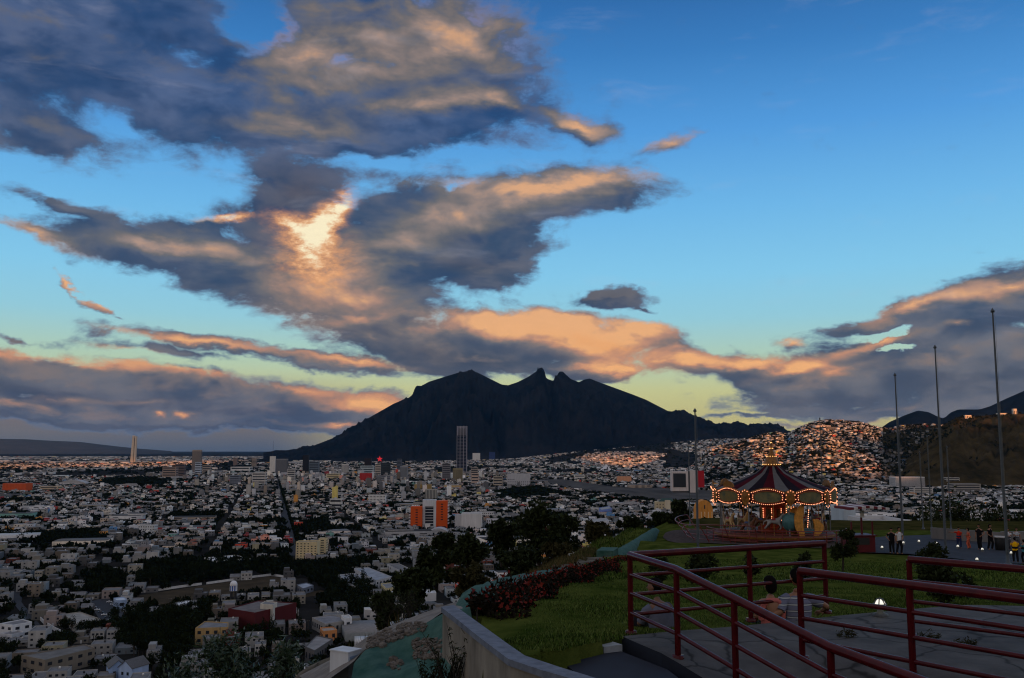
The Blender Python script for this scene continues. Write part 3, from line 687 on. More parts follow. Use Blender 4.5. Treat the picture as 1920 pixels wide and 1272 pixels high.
block('warehouse', 'big blank white warehouse right of the twin orange block', 'warehouse', 865, 903, 964, 996, (206, 206, 206), roofc=(170, 170, 170), style='blank', depth=30)
block('warehouse', 'lower blank white wing left of the big white warehouse', 'warehouse', 853, 865.5, 967, 995, (188, 188, 190), roofc=(150, 150, 150), style='blank', depth=28)
block('office_building', 'white office with dark windows behind the big white warehouse', 'building', 896, 925, 961, 974, (196, 196, 198), floors=3, style='windows')
block('shop_building', 'white shop block right of the big white warehouse', 'shop', 912, 936, 974, 988, (206, 206, 212), floors=2, style='windows')
def vault(name, label, px0, px1, top, base, col, depth=30):
    poly, Y = front_rect(px0, px1, base, depth); L = (poly[1] - poly[0]).length; h = float(zat((px0 + px1) / 2, top, Y)); c = (poly[0] + poly[1]) / 2
    r = empty(name, (c.x, c.y, 0), 0, label, 'hall'); m = paint('hall_%d' % px0, col)
    MB().box(-L / 2, L / 2, 0, depth, -1, h * .55).build('walls', m, r)
    pts = [(-L / 2 + L * k / 10, h * .55 + h * .45 * math.sin(math.pi * k / 10)) for k in range(11)]
    v = [(x, y, z) for y in (-.4, depth + .4) for x, z in pts]
    MB().add(v, [(k, k + 1, 12 + k, 11 + k) for k in range(10)] + [tuple(range(11))[::-1], tuple(range(11, 22))], 0).build('roof', mat('sheet_roof', srgb(165, 165, 168), .6, .15, .2), r)
    for k in range(3): unit('doorway', m_glass, r, ((k - 1) * L * .28, -.05, h * .22), (L * .14, .3, h * .3))
    EXCL.append([tuple(p) for p in poly])
vault('vaulted_hall', 'white hall with a low curved roof at the foot of the twin orange block', 804, 840, 991, 1004, (196, 196, 196))
vault('vaulted_hall', 'grey hall with curved sheet roof below the white shop block', 912, 950, 992, 1006, (150, 150, 150), 24)
vault('vaulted_hall', 'big pale hall at the left in front of the monument tower', 110, 158, 900, 912, (196, 196, 200), 40)
# --- cream apartment tower near the grove
block('apartment_tower', 'cream apartment tower at the edge of the grove, nearest tall block', 'building', 554, 594, 1018, 1050, (206, 190, 150), floors=7, style='windows', depth=16, step=4, parapet=1.2)
block('apartment_tower', 'narrow cream stair block on the right of the cream apartment tower', 'building', 596.5, 611, 1012, 1043, (196, 182, 146), floors=7, style='windows', depth=12, step=5, parapet=1.2)
block('apartment_house', 'white apartment house with dark square openings in mid town left', 'building', 258, 289, 986, 1001, (200, 204, 206), floors=3, style='windows')
def screen_building():
    c = onz(1289, 924, 0); s = c.y / F * 1.01; z = lambda py: float(zat(1289, py, c.y)); mw = paint('screen_white', (196, 188, 184))
    r = empty('framed_building', c, .0, 'white building with a huge dark framed front and red end block', 'building')
    MB().box(-28 * s, 2 * s, 0, 30, z(921), z(884)).build('walls', mw, r)
    unit('screen', mat('dark_screen', (.02, .024, .026), .3, spec=.5), r, (-14 * s, -.3, z(901)), (23 * s, .8, z(888) - z(914)))
    MB().box(2.2 * s, 5 * s, 3, 25, -1, z(884)).build('recess', mat('dark_recess', (.02, .02, .02)), r); MB().box(5 * s, 19 * s, -2, 30, -1, z(882)).build('tower', mw, r)
    MB().box(19.5 * s, 31 * s, -3, 20, z(914), z(883)).build('red_block', mat('red_render', srgb(170, 16, 28), .7, .06), r)
    MB().box(-27 * s, 1 * s, 4, 26, -1, z(921)).build('ground_floor', mat('grey_base', (.12, .12, .12)), r)
    for k in range(5): unit('mullion', mat('dark_steel'), r, (-24 * s + k * 5 * s, -.9, z(901)), (.5, .3, z(889) - z(913)))
    EXCL.append([(c.x - 30 * s, c.y - 10), (c.x + 34 * s, c.y - 10), (c.x + 34 * s, c.y + 40), (c.x - 30 * s, c.y + 40)])
screen_building()
def hotel():
    c = onz(1251, 962, 0); s = c.y / F * 1.01; z = lambda py: float(zat(1251, py, c.y)); mc = paint('hotel_cream', (186, 172, 140))
    r = empty('hotel_building', c, -.1, 'cream hotel block with a dark green hipped roof left of the flagpole', 'building')
    MB().box(-22 * s, 22 * s, 0, 22, -1, z(941)).build('walls', mc, r); MB().box(-4 * s, 6 * s, -2, 0, -1, z(938)).build('bay', paint('bay_cream', (200, 190, 166)), r)
    MB().box(-15 * s, 15 * s, 2, 18, z(941), z(935), taper=7).build('roof', mat('green_roof', srgb(44, 70, 66), .6), r)
    for k in range(3):
        for x in (-18, -12.5, -7, 9, 14, 19): unit('window', m_glass, r, (x * s, -.05, z(957 - k * 5.5)), (1.9 * s, .3, 1.6))
    EXCL.append([(c.x - 26 * s, c.y - 8), (c.x + 26 * s, c.y - 8), (c.x + 26 * s, c.y + 30), (c.x - 26 * s, c.y + 30)])
hotel()
def church():
    c = onz(1322, 986, 0); s = c.y / F * 1.01; z = lambda py: float(zat(1322, py, c.y)); m = mat('ochre_glow_render', srgb(176, 116, 48), .85, .35, .25, streak=True, emit=(1, .45, .08), es=.03)  # walls glow faintly in place of floodlights
    r = empty('ochre_church', c, 0, 'ochre building with painted-in floodlight glow and rounded gable left of the carousel', 'building')
    pts = [(-15 * s, 0)] + [(15 * s * math.cos(t), z(958) + (z(938) - z(958)) * math.sin(t)) for t in [math.pi - k * math.pi / 10 for k in range(11)]] + [(15 * s, 0)]
    v = [(x, y, zz) for y in (0, 26) for x, zz in pts]; n = len(pts)
    MB().add(v, [tuple(range(n)), tuple(range(n, 2 * n))[::-1]] + [(i, n + i, n + (i + 1) % n, (i + 1) % n) for i in range(n)]).build('walls', m, r)
    MB().box(-19 * s, 19 * s, -8, -.1, 0, z(975)).build('porch', mat('pale_render', srgb(206, 186, 150), .8), r)
    for x in (-11, 0, 11): unit('doorway', m_glass, r, (x * s, -8.1, z(981)), (4 * s, .4, z(977) - z(986)))
    unit('window', m_glass, r, (0, -.1, z(951)), (2.2 * s, .4, 6))
    for k in range(5): unit('pilaster', mat('pale_render'), r, ((-13 + 6.5 * k) * s, -.3, z(968)), (1.2 * s, .5, z(960) - z(976)))
    EXCL.append([(c.x - 22 * s, c.y - 14), (c.x + 22 * s, c.y - 14), (c.x + 22 * s, c.y + 34), (c.x - 22 * s, c.y + 34)])
church()
def pyramid():
    a = onz(1137, 884, 0); s = a.y / F; m = paint('pyramid_white', (206, 206, 210))
    r = empty('white_pyramid', a, 0, 'small white pyramid roof with a slit beyond the river road', 'building')
    MB().add([(-12 * s, 0, 0), (12 * s, 0, 0), (12 * s, 20 * s, 0), (-12 * s, 20 * s, 0), (1 * s, 8 * s, float(zat(1137, 871, a.y)))], [(0, 1, 4), (1, 2, 4), (2, 3, 4), (3, 0, 4)]).build('roof', m, r)
    unit('slit', m_glass, r, (2.2 * s, 2.2 * s, 14), (1.6 * s, 2, 22))
pyramid()
def arches(name, label, spans, base, crest, col, r_=2.2):
    for (x0, x1), lb in spans:
        a = onz(x0, base, 0); b = at(x1, base, a.y); h = float(zat(x0, crest, a.y)); L = (b - a).length
        r = empty(name, a, 0, lb, 'bridge'); m = paint('arch_%d' % x0, col)
        MB().tube([(L * k / 14, 0, h * math.sin(math.pi * k / 14)) for k in range(15)], r_, 6).build('arch', m, r)
        MB().box(0, L, -4, 4, h * .12, h * .12 + 2.5).build('deck', m, r)
        for k in range(2, 13, 2): MB().box(L * k / 14 - .4, L * k / 14 + .4, -.4, .4, h * .12, h * math.sin(math.pi * k / 14)).build('hanger', m, r)
arches('arch_bridge', '', [((896, 910), 'left grey bridge arch beside the office with the glass corner'), ((912, 934), 'middle grey bridge arch, the widest of the three'), ((936, 952), 'right grey bridge arch touching the office with the glass corner')], 897, 887, (150, 146, 140))
arches('arch_bridge', '', [((48, 90), 'wide dark stadium arch low on the left horizon')], 866, 857, (120, 122, 130), 6)
# --- nearest buildings, at the foot of the lookout hill (footprints from their roof corners)
roof_block('red_building', 'dark red flat-roofed block with a black end wall near the bare field', 'building', [(428, 1143), (478, 1151), (556, 1132), (484, 1128)], 14, (78, 18, 22), roofc=(104, 98, 97), floors=2, style='blank')
rr = roof_block('rooftop_room', 'pale box room on the roof of the dark red block', 'shed', [(488, 1134), (512, 1136), (520, 1131), (497, 1129)], 17, (190, 186, 176), style='blank', floors=1, z0=0)
roof_block('cream_house', 'cream house with domed tanks left of the dark red block', 'house', [(366, 1180), (428, 1178), (428, 1169), (384, 1167)], 10, (170, 142, 96), floors=2, style='windows', step=5)
roof_block('flat_block', 'long grey block of flats with slanted roof edge, bottom left corner', 'building', [(40, 1231), (84, 1240), (178, 1217), (160, 1210)], 9, (120, 112, 100), roofc=(104, 102, 100), floors=2, style='windows', step=6)
roof_block('white_house', 'white cube house with stepped front at the left edge', 'house', [(0, 1171), (24, 1174), (60, 1168), (42, 1163)], 9, (206, 210, 214), floors=2, style='windows', step=5)
roof_block('white_house', 'low white garage in front of the stepped white cube house', 'house', [(0, 1190), (22, 1192), (46, 1187), (30, 1183)], 5, (190, 192, 196), floors=1, style='windows', step=4)
roof_block('low_house', 'wide low house with a sand-grey roof beside the car park', 'house', [(120, 1153), (150, 1149), (190, 1163), (140, 1172)], 5, (150, 146, 138), roofc=(140, 136, 130), floors=1, style='windows', step=5)
for lb, pts, h, c in [('school wing with dark square roof vents, left of three', [(634, 1079), (669, 1076), (702, 1094), (662, 1100)], 8, (130, 134, 140)), ('school wing with blue-grey roof, middle of three', [(664, 1067), (690, 1065), (735, 1083), (705, 1090)], 9, (140, 146, 156)), ('school wing with the longest dark roof, right of three', [(726, 1059), (748, 1058), (795, 1080), (778, 1086)], 9, (110, 108, 108))]:
    roof_block('school_wing', lb, 'school', pts, h, (170, 172, 176), roofc=c, floors=2, style='windows', step=5, spare=3, maxw=22)
roof_block('corner_house', 'pale yellow house behind the thin bare bush', 'house', [(714, 1096), (765, 1090), (775, 1097), (724, 1105)], 9, (196, 184, 140), floors=2, style='windows', step=5)
roof_block('corner_house', 'white house with a dark door below the school wings', 'house', [(688, 1121), (716, 1116), (730, 1122), (702, 1128)], 7, (196, 194, 188), floors=1, style='windows', step=5)
roof_block('shed_roof', 'long white sheet-roof shed left of the white house with a dark door', 'shed', [(776, 1106), (815, 1108), (818, 1113), (780, 1116)], 6, (196, 198, 200), roofc=(186, 188, 190), floors=1, style='blank')
for lb, pts, h, c, rc in [('grey flat-roofed house above the white concrete box', [(585, 1160), (625, 1154), (655, 1164), (610, 1172)], 7, (150, 148, 144), (120, 120, 124)), ('small orange house among grey roofs', [(600, 1179), (624, 1177), (632, 1183), (606, 1186)], 6, (196, 132, 80), (150, 140, 130)), ('dark house with a wide slab roof left of the white concrete box', [(572, 1215), (594, 1193), (624, 1200), (590, 1222)], 8, (86, 84, 84), (130, 128, 128)), ('white box house behind the small orange house', [(640, 1156), (654, 1154), (660, 1159), (646, 1162)], 9, (206, 206, 206), (190, 190, 190))]:
    roof_block('hillfoot_house', lb, 'house', pts, h, c, roofc=rc, floors=1, style='windows', step=4, spare=3)
for lb, pts, h, c, rc in [('low white depot with a long pale roof behind the grove', [(383, 1047), (440, 1042), (470, 1048), (400, 1054)], 6, (190, 190, 188), (190, 194, 196)), ('blue-white open canopy in the car park', [(213, 1123), (232, 1121), (238, 1126), (219, 1128)], 6, (150, 170, 200), (190, 200, 210)), ('long pale shed with a thin roof on the far side of the field road', [(322, 1133), (352, 1127), (364, 1130), (334, 1137)], 4, (120, 122, 124), (186, 190, 194)), ('second pale thin-roofed shed nearer the dark red block', [(360, 1138), (388, 1133), (396, 1136), (368, 1141)], 3.5, (120, 120, 120), (170, 172, 174)), ('blue-grey shed at the right end of the bare field', [(556, 1098), (575, 1094), (588, 1099), (568, 1105)], 5, (110, 116, 128), (150, 158, 170)), ('blue billboard building below the river road', [(1123, 953), (1142, 950), (1147, 954), (1128, 957)], 12, (120, 140, 200), (150, 150, 150)), ('white villa with crenellated top beyond the hill trees', [(1106, 975), (1137, 972), (1142, 977), (1110, 980)], 12, (196, 196, 200), (150, 150, 150))]:
    roof_block('low_building', lb, 'building', pts, h, c, roofc=rc, floors=1, style='windows', step=5, spare=4)
def gable_house(label, px, py, w, d, h, rz, col):
    p = onz(px, py, 0); r = empty('gable_house', p, rz, label, 'house'); m = paint('gable_%d' % px, col)
    MB().box(-w / 2, w / 2, -d / 2, d / 2, -1, h).add([(-w / 2, -d / 2, h), (w / 2, -d / 2, h), (0, -d / 2, h + w * .4), (-w / 2, d / 2, h), (w / 2, d / 2, h), (0, d / 2, h + w * .4)], [(0, 1, 2), (5, 4, 3)]).build('walls', m, r)
    k = w * .4; t = .3
    for s in (-1, 1):
        e = (s * (w / 2 + .5), h - .4); v = [(e[0], y, e[1] + t * q) for y in (-d / 2 - .5, d / 2 + .5) for q in (0, 1)] + [(0, y, h + k + .02 + t * q) for y in (-d / 2 - .5, d / 2 + .5) for q in (0, 1)]
        MB().add(v, [(0, 2, 6, 4), (1, 5, 7, 3), (0, 4, 5, 1), (2, 3, 7, 6), (0, 1, 3, 2), (4, 6, 7, 5)]).build('roof_slope', mat('grey_tiles', (.10, .10, .105), .8, .3, 2), r)
    for x in (-w * .2, w * .2): unit('window', m_glass, r, (x, -d / 2 - .04, h * .55), (1.4, .15, 1.6))
    EXCL.append([(p.x - w, p.y - w), (p.x + w, p.y - w), (p.x + w, p.y + w), (p.x - w, p.y + w)])
gable_house('pale blue gabled house at the bottom edge, left of two', 218, 1268, 9, 14, 6, .5, (150, 176, 214))
gable_house('pale blue gabled house at the bottom edge, right of two', 250, 1272, 9, 13, 7, -.35, (160, 184, 220))
def kiosk():
    p = onz(437, 1131, 0); s = p.y / F * 1.02; z = lambda py: float(zat(437, py, p.y)); mw = paint('kiosk_white', (220, 222, 226))
    r = empty('water_tower', p, 0, 'little white domed water tower with blue arches on dark legs', 'water tower')
    MB().lathe([(6.6 * s, z(1108)), (6.6 * s, z(1097)), (6.9 * s, z(1096.5)), (5.5 * s, z(1092)), (3 * s, z(1089.6)), (0.01, z(1088.8))], 16).build('tank', mw, r)
    for a in (-2.2, -1.57, -.94): unit('arch_panel', mat('blue_paint', srgb(40, 84, 160), .6), r, (6.3 * s * math.cos(a), 6.3 * s * math.sin(a), z(1103)), (2.2 * s, .8 * s, z(1099) - z(1108)), a + math.pi / 2)
    for x, y in ((-4, -4), (4, -4), (-4, 4), (4, 4)): MB().tube([(x * s, y * s, 0), (x * s * .9, y * s * .9, z(1108))], .5).build('leg', mat('dark_steel'), r)
    MB().lathe([(0.01, z(1107.8)), (6.8 * s, z(1107.9)), (6.8 * s, z(1109.5)), (.01, z(1109.6))], 16).build('floor', mat('dark_steel'), r)
kiosk()
m_lowwall = paint('low_wall', (200, 200, 200))
def low_wall(label, pts, h=2.0, th=.4, name='field_wall'):
    P = [onz(px, py, 0) for px, py in pts]; m = MB()
    for a, b in zip(P[:-1], P[1:]):
        d = (b - a).xy.normalized() * .0; n = Vector((-(b - a).y, (b - a).x)).normalized() * th / 2
        m.prism([tuple((a.xy + n)), tuple((b.xy + n)), tuple((b.xy - n)), tuple((a.xy - n))], -.2, h)
    tag(m.build(name, m_lowwall), label, 'wall')
low_wall('white boundary wall along the left side of the bare field', [(258, 1113), (300, 1108), (340, 1102), (378, 1097)])
low_wall('white boundary wall curving round the far end of the bare field', [(387, 1096), (430, 1090), (480, 1083), (507, 1080), (525, 1082), (541, 1086)])
low_wall('pale roadside wall running down to the long grey block of flats', [(72, 1160), (84, 1172), (104, 1184), (126, 1194)], 2.5)
def ground_patch(name, pts, m, z): tag(MB().add([tuple(onz(px, py, 0).xy) + (z,) for px, py in pts], [tuple(range(len(pts)))[::-1]]).build(name, m), kind='structure')
m_asph = mat('asphalt', (.026, .028, .034), .9, .25, .3); m_earth = mat('bare_earth', (.075, .058, .040), .95, spec=0, col2=(.035, .030, .022), scale=.06)
m_grey = mat('riverbed_gravel', (.11, .105, .10), .95, spec=0, col2=(.05, .05, .05), scale=.015, stretch=(1, .3, 1))
for nm, pts, m, z in [('field', [(258, 1118), (378, 1099), (507, 1081), (545, 1088), (560, 1100), (500, 1112), (420, 1122), (300, 1136), (250, 1132)], m_earth, .3), ('field_road', [(330, 1150), (440, 1130), (600, 1108), (640, 1112), (560, 1122), (460, 1138), (380, 1152)], m_earth, .35), ('car_park', [(165, 1130), (200, 1120), (245, 1145), (275, 1165), (230, 1180), (185, 1160)], m_asph, .3),
  ('riverbed', [(995, 900), (1055, 899), (1155, 914), (1262, 916), (1345, 922), (1345, 944), (1230, 942), (1180, 934), (1105, 924), (1040, 913)], m_grey, .3), ('street', [(20, 1125), (38, 1090), (46, 1090), (40, 1130), (75, 1172), (130, 1205), (110, 1205), (60, 1178)], m_asph, .32)]:
    ground_patch(nm, pts, m, z); EXCL.append(ppoly(pts))
a0, a1 = uv2xy(1150, AVENUE_V - 9), uv2xy(1150, AVENUE_V + 9); b0, b1 = uv2xy(4300, AVENUE_V - 9), uv2xy(4300, AVENUE_V + 9)
tag(MB().add([(*a0, .3), (*a1, .3), (*b1, .3), (*b0, .3)], [(0, 1, 2, 3)]).build('avenue', m_asph), kind='structure')
GROVES = [ppoly(p) for p in ([(255, 1104), (258, 1062), (330, 1052), (480, 1056), (620, 1062), (650, 1084), (560, 1086), (505, 1076), (380, 1093)], [(560, 1070), (600, 1056), (700, 1052), (725, 1062), (640, 1074), (634, 1100), (600, 1104)], [(183, 912), (200, 900), (290, 898), (320, 906), (300, 914)], [(600, 1130), (636, 1104), (690, 1105), (700, 1140), (650, 1152)], [(0, 1010), (70, 1004), (180, 1000), (200, 1014), (60, 1022)], [(150, 1080), (195, 1070), (235, 1085), (225, 1115), (170, 1118)], [(205, 1180), (330, 1155), (420, 1152), (365, 1170), (360, 1220), (250, 1232)], [(560, 985), (610, 975), (620, 1000), (575, 1010)], [(925, 925), (1010, 915), (1060, 930), (960, 938)])]
EXCL += GROVES

# cars in the car park at the foot of the hill, and the poles along its streets
m_tyre = mat('tyre', (.012, .012, .012), .9)
CARC = [('white', (215, 216, 218)), ('silver', (150, 152, 156)), ('dark blue', (26, 34, 58)), ('black', (18, 18, 20)), ('red', (120, 20, 22)), ('grey', (84, 86, 90))]
def car_proto(m):
    r = empty('parked_car', (0, 0, 0)); b = MB().box(-2.1, 2.1, -.86, .86, .35, .92, taper=.07); b.build('body', m, r)
    MB().add([(-1.3, -.78, .921), (1.1, -.78, .921), (1.1, .78, .921), (-1.3, .78, .921), (-.8, -.64, 1.45), (.45, -.64, 1.45), (.45, .64, 1.45), (-.8, .64, 1.45)], [(4, 5, 6, 7), (0, 1, 5, 4), (1, 2, 6, 5), (2, 3, 7, 6), (3, 0, 4, 7)]).build('cabin', m_glass, r)
    MB().box(-.8, .42, -.62, .62, 1.452, 1.49).build('roof', m, r)
    for x in (-1.3, 1.3):
        for y in (-.86, .70): MB().tube([(x, y, .33), (x, y + .16, .33)], .33, 10).build('wheel', m_tyre, r)
    return r
CP0 = [car_proto(mat('car_paint_' + n.replace(' ', '_'), srgb(*c), .35, .05, spec=.5)) for n, c in CARC]
seen = {}
ORD_ = ['', 'second ', 'third ', 'fourth ', 'fifth ', 'sixth ']
for row, (pa, pb, n, nm) in enumerate([((176, 1140), (214, 1168), 7, 'left row'), ((205, 1130), (252, 1160), 8, 'middle row'), ((236, 1148), (266, 1168), 5, 'right row')]):
    for k in range(n):
        if row == 1 and k == 3: continue
        p = onz(pa[0] + (pb[0] - pa[0]) * k / (n - 1), pa[1] + (pb[1] - pa[1]) * k / (n - 1), .31); q = random.choice((0, 0, 0, 1, 1, 2, 3, 4, 5)); c = CP0[q] if CP0[q].get('label') is None else copy_tree(CP0[q])
        seen[(nm, q)] = seen.get((nm, q), 0) + 1; i = seen[(nm, q)]
        c.location = p; c.rotation_euler.z = .35 + random.uniform(-.08, .08); tag(c, '%s%s car parked in the %s of the car park%s' % (ORD_[i - 1], CARC[q][0], nm, '' if i > 1 else ', farthest of its colour'), 'car', 'cars in the car park')
for c in CP0:
    if c.get('label') is None:
        for ch in list(c.children): bpy.data.objects.remove(ch)
        bpy.data.objects.remove(c)
for px, py, h, lab in [(632, 1212, 11, 'dark utility pole with crossarm left of the small orange house'), (577, 1200, 13, 'thick dark utility pole between the red block and the wide slab roof'), (318, 1148, 11, 'utility pole beside the pale thin-roofed sheds'), (205, 1250, 10, 'utility pole behind the pale blue gabled houses'), (152, 1190, 10, 'utility pole beside the wide low house with sand-grey roof')]:
    p = onz(px, py, 0); r = empty('utility_pole', p, .4, lab, 'pole', 'utility poles at the hill foot'); MB().tube([(0, 0, -.5), (0, 0, h)], [.2, .14], 8).build('shaft', m_bark, r); MB().box(-1.1, 1.1, -.08, .08, h - 1.1, h - .95).build('crossarm', m_bark, r)
    for x in (-.95, -.4, .4, .95): MB().lathe([(.01, h - .95), (.06, h - .93), (.05, h - .75), (.01, h - .7)], 8, (x, 0, 0)).build('insulator', m_tankw, r)
# ---------------------------------------------------------------- houses and trees
def clear_of(x, y, polys):
    k = np.ones(len(x), bool)
    for p in polys:
        xs, ys = zip(*p); b = (x > min(xs) - 1) & (x < max(xs) + 1) & (y > min(ys) - 1) & (y < max(ys) + 1) & k
        if b.any(): k[b] &= ~in_poly(x[b], y[b], p)
    return k
hx, hy = uv2xy(LOTS[:, 0], LOTS[:, 1]); ok = clear_of(hx, hy, EXCL); LOTS = LOTS[ok]; hx = hx[ok]; hy = hy[ok]
tx, ty = uv2xy(TREES[:, 0], TREES[:, 1]); ts_ = TREES[:, 2]
AV = np.array([uv2xy(u, AVENUE_V + s * (13 + random.uniform(-2, 2))) for u in np.arange(1120, 3600, 11) for s in (-1, 1) if random.random() < .85])
tx = np.concatenate([tx, AV[:, 0]]); ty = np.concatenate([ty, AV[:, 1]]); ts_ = np.concatenate([ts_, np.full(len(AV), 1.0)])
ok = clear_of(tx, ty, EXCL); tx, ty, ts_ = tx[ok], ty[ok], ts_[ok]
gp = []
for g in GROVES:
    xs, ys = zip(*g); n = int((max(xs) - min(xs)) * (max(ys) - min(ys)) / 42)
    x = rng.uniform(min(xs), max(xs), n); y = rng.uniform(min(ys), max(ys), n); k = in_poly(x, y, g); gp.append(np.stack([x[k], y[k], rng.uniform(.8, 1.35, k.sum())], -1))
gp = np.concatenate(gp); tx = np.concatenate([tx, gp[:, 0]]); ty = np.concatenate([ty, gp[:, 1]]); ts_ = np.concatenate([ts_, gp[:, 2]])
hz = np.where((pxof(hx, hy) > 1262) & (hy > 3250), hill_a_z(hx, hy), 0.0); tz = np.where((pxof(tx, ty) > 1262) & (ty > 3250), hill_a_z(tx, ty), 0.0)
def on_b(x, y): return (hill_b_z(x, y) > 4) & (y < 4700)
ok = ~on_b(hx, hy); LOTS, hx, hy, hz = LOTS[ok], hx[ok], hy[ok], hz[ok]; ok = ~on_b(tx, ty); tx, ty, tz, ts_ = tx[ok], ty[ok], tz[ok], ts_[ok]
# which ones show largest: the nearest that the lookout hill does not hide
def shown(x, y):
    p = pxof(x, y); row = 842 + 125 * F / y; edge = interp(p, [(0, 1285), (540, 1285), (600, 1215), (700, 1150), (830, 1105), (1000, 1040), (1100, 1000), (1240, 985), (1500, 985), (1950, 990)])
    return (p > -10) & (p < 1930) & (row < edge)
# ---- labels that single each one out
ZONES = [(250, 868, 'pale monument shaft'), (27, 916, 'orange long warehouse'), (367, 880, 'notched brown tower'), (537, 960, 'straight tree-lined avenue'), (804, 965, 'twin orange block'), (884, 980, 'big white warehouse'), (580, 1030, 'cream apartment tower'), (273, 994, 'white apartment house'), (437, 1100, 'white domed water tower'), (490, 1160, 'dark red block'), (215, 1155, 'car park'), (110, 1235, 'long grey flats'), (30, 1175, 'white cube house'), (690, 1080, 'school wings'), (630, 1180, 'small orange house'), (420, 1048, 'pale depot roof'), (50, 1012, 'dark tree belt'), (380, 1075, 'field grove'), (706, 938, 'white flats by the avenue'), (30, 1110, 'left street')]
def where(x, y):
    p = float(pxof(x, y)); row = 842 + 125 * F / y
    z = min(ZONES, key=lambda q: ((q[0] - p) / 1.6) ** 2 + (q[1] - row) ** 2); dx, dy = p - z[0], (row - z[1]) * 1.6
    far = math.hypot(dx, dy)
    rel = ('left of' if dx < 0 else 'right of') if abs(dx) > abs(dy) else ('behind' if dy < 0 else 'in front of')
    return ('just ' if far < 26 else 'well ' if far > 70 else '') + rel + ' the ' + z[2]
USED = set()
def unique(options):
    options = [o for o in options if len(o.replace(',', ' ').split()) <= 15] or [options[2]]
    for o in options:
        if o not in USED: USED.add(o); return o
    k = options[-1]; n = 2
    ORD = ['second', 'third', 'fourth', 'fifth', 'sixth', 'seventh', 'eighth', 'ninth', 'tenth']
    for w in ORD:
        c = w + ' ' + (k.rsplit(', ', 1)[0] if k.endswith('one') else k)
        if c not in USED: USED.add(c); return c
    USED.add(k); return k
HCOL = [('white', (232, 232, 230)), ('cream', (208, 202, 188)), ('pale grey', (186, 188, 190)), ('tan', (178, 164, 148)), ('grey', (140, 140, 142)), ('pale pink', (206, 190, 184)), ('pale blue', (180, 196, 208)), ('pale yellow', (204, 198, 168)), ('brick red', (150, 80, 62)), ('off-white', (210, 208, 202))]
HW = [.22, .16, .18, .1, .1, .06, .04, .05, .03, .06]
def house_proto(kind):
    """unit-free house meshes, about 11 m wide, front towards -y"""
    w, d, fl, feat = kind; h = 3.3 * fl; P = {}
    m = MB().box(-w / 2, w / 2, -d / 2, d / 2, -1, h)
    if feat == 'step': m.box(-w / 2 + .3, w * .1, -d * .1, d / 2 - .3, h, h + 2.9)
    if feat == 'porch': m.box(-w / 2, w / 2, -d / 2 - 2.4, -d / 2, 2.6, 2.85).box(-w / 2, -w / 2 + .3, -d / 2 - 2.4, -d / 2 - 2.1, -1, 2.6).box(w / 2 - .3, w / 2, -d / 2 - 2.4, -d / 2 - 2.1, -1, 2.6)
    P['walls'] = m.mesh('house_walls'); P['walls'].materials.append(m_wall)
    r = MB().box(-w / 2 + .2, w / 2 - .2, -d / 2 + .2, d / 2 - .2, h + .005, h + .06)
    if feat == 'gable': r = MB().add([(-w / 2 - .4, -d / 2 - .4, h), (w / 2 + .4, -d / 2 - .4, h), (w / 2 + .4, d / 2 + .4, h), (-w / 2 - .4, d / 2 + .4, h), (-w / 2 - .4, 0, h + 2.2), (w / 2 + .4, 0, h + 2.2)], [(0, 1, 5, 4), (2, 3, 4, 5), (0, 4, 3), (1, 2, 5), (3, 2, 1, 0)])
    P['roof'] = r.mesh('house_roof'); P['roof'].materials.append(m_roof)
    if feat != 'gable':
        q = MB(); t = .18
        q.box(-w / 2, w / 2, -d / 2, -d / 2 + t, h + .002, h + .55).box(-w / 2, w / 2, d / 2 - t, d / 2, h + .002, h + .55).box(-w / 2, -w / 2 + t, -d / 2 + t, d / 2 - t, h + .002, h + .55).box(w / 2 - t, w / 2, -d / 2 + t, d / 2 - t, h + .002, h + .55)
        P['parapet'] = q.mesh('house_parapet'); P['parapet'].materials.append(m_wall)
    wn = [(x * w, 3.3 * f + 1.7) for f in range(fl) for x in ((-.28, .28) if w < 11 else (-.3, 0, .3))]
    P['windows'] = [((x, -d / 2 - .02, z), (1.5, .12, 1.25)) for x, z in wn if not (abs(x) < .1 and z < 3)]
    P['door'] = ((.02 * w, -d / 2 - .02, 1.05), (1.0, .14, 2.1)); P['h'] = h; P['w'] = w; P['d'] = d; P['feat'] = feat
    return P
KINDS = [(9, 12, 1, ''), (11, 13, 2, ''), (10, 14, 2, 'step'), (12, 14, 1, 'porch'), (9, 13, 3, ''), (11, 15, 1, 'gable'), (13, 16, 2, 'porch'), (10, 12, 1, 'step')]
PROT = [house_proto(k) for k in KINDS]
tankm = {}
for nm, mm in (('black', m_tank), ('white', m_tankw)):
    t = MB().lathe([(.01, 0), (.55, 0), (.55, 1.0), (.42, 1.15), (.16, 1.22), (.16, 1.3), (.01, 1.3)], 12).mesh('tank'); t.materials.append(mm); tankm[nm] = t
FEATW = {'': 'flat-roofed', 'step': 'house with a rooftop room', 'porch': 'porched', 'gable': 'gabled'}
vis = shown(hx, hy) & (LOTS[:, 5] < 2); order = np.argsort(np.where(vis, hy, 1e9))[:300]; single = np.zeros(len(hx), bool); single[order] = True; single &= vis
TAKEN = []
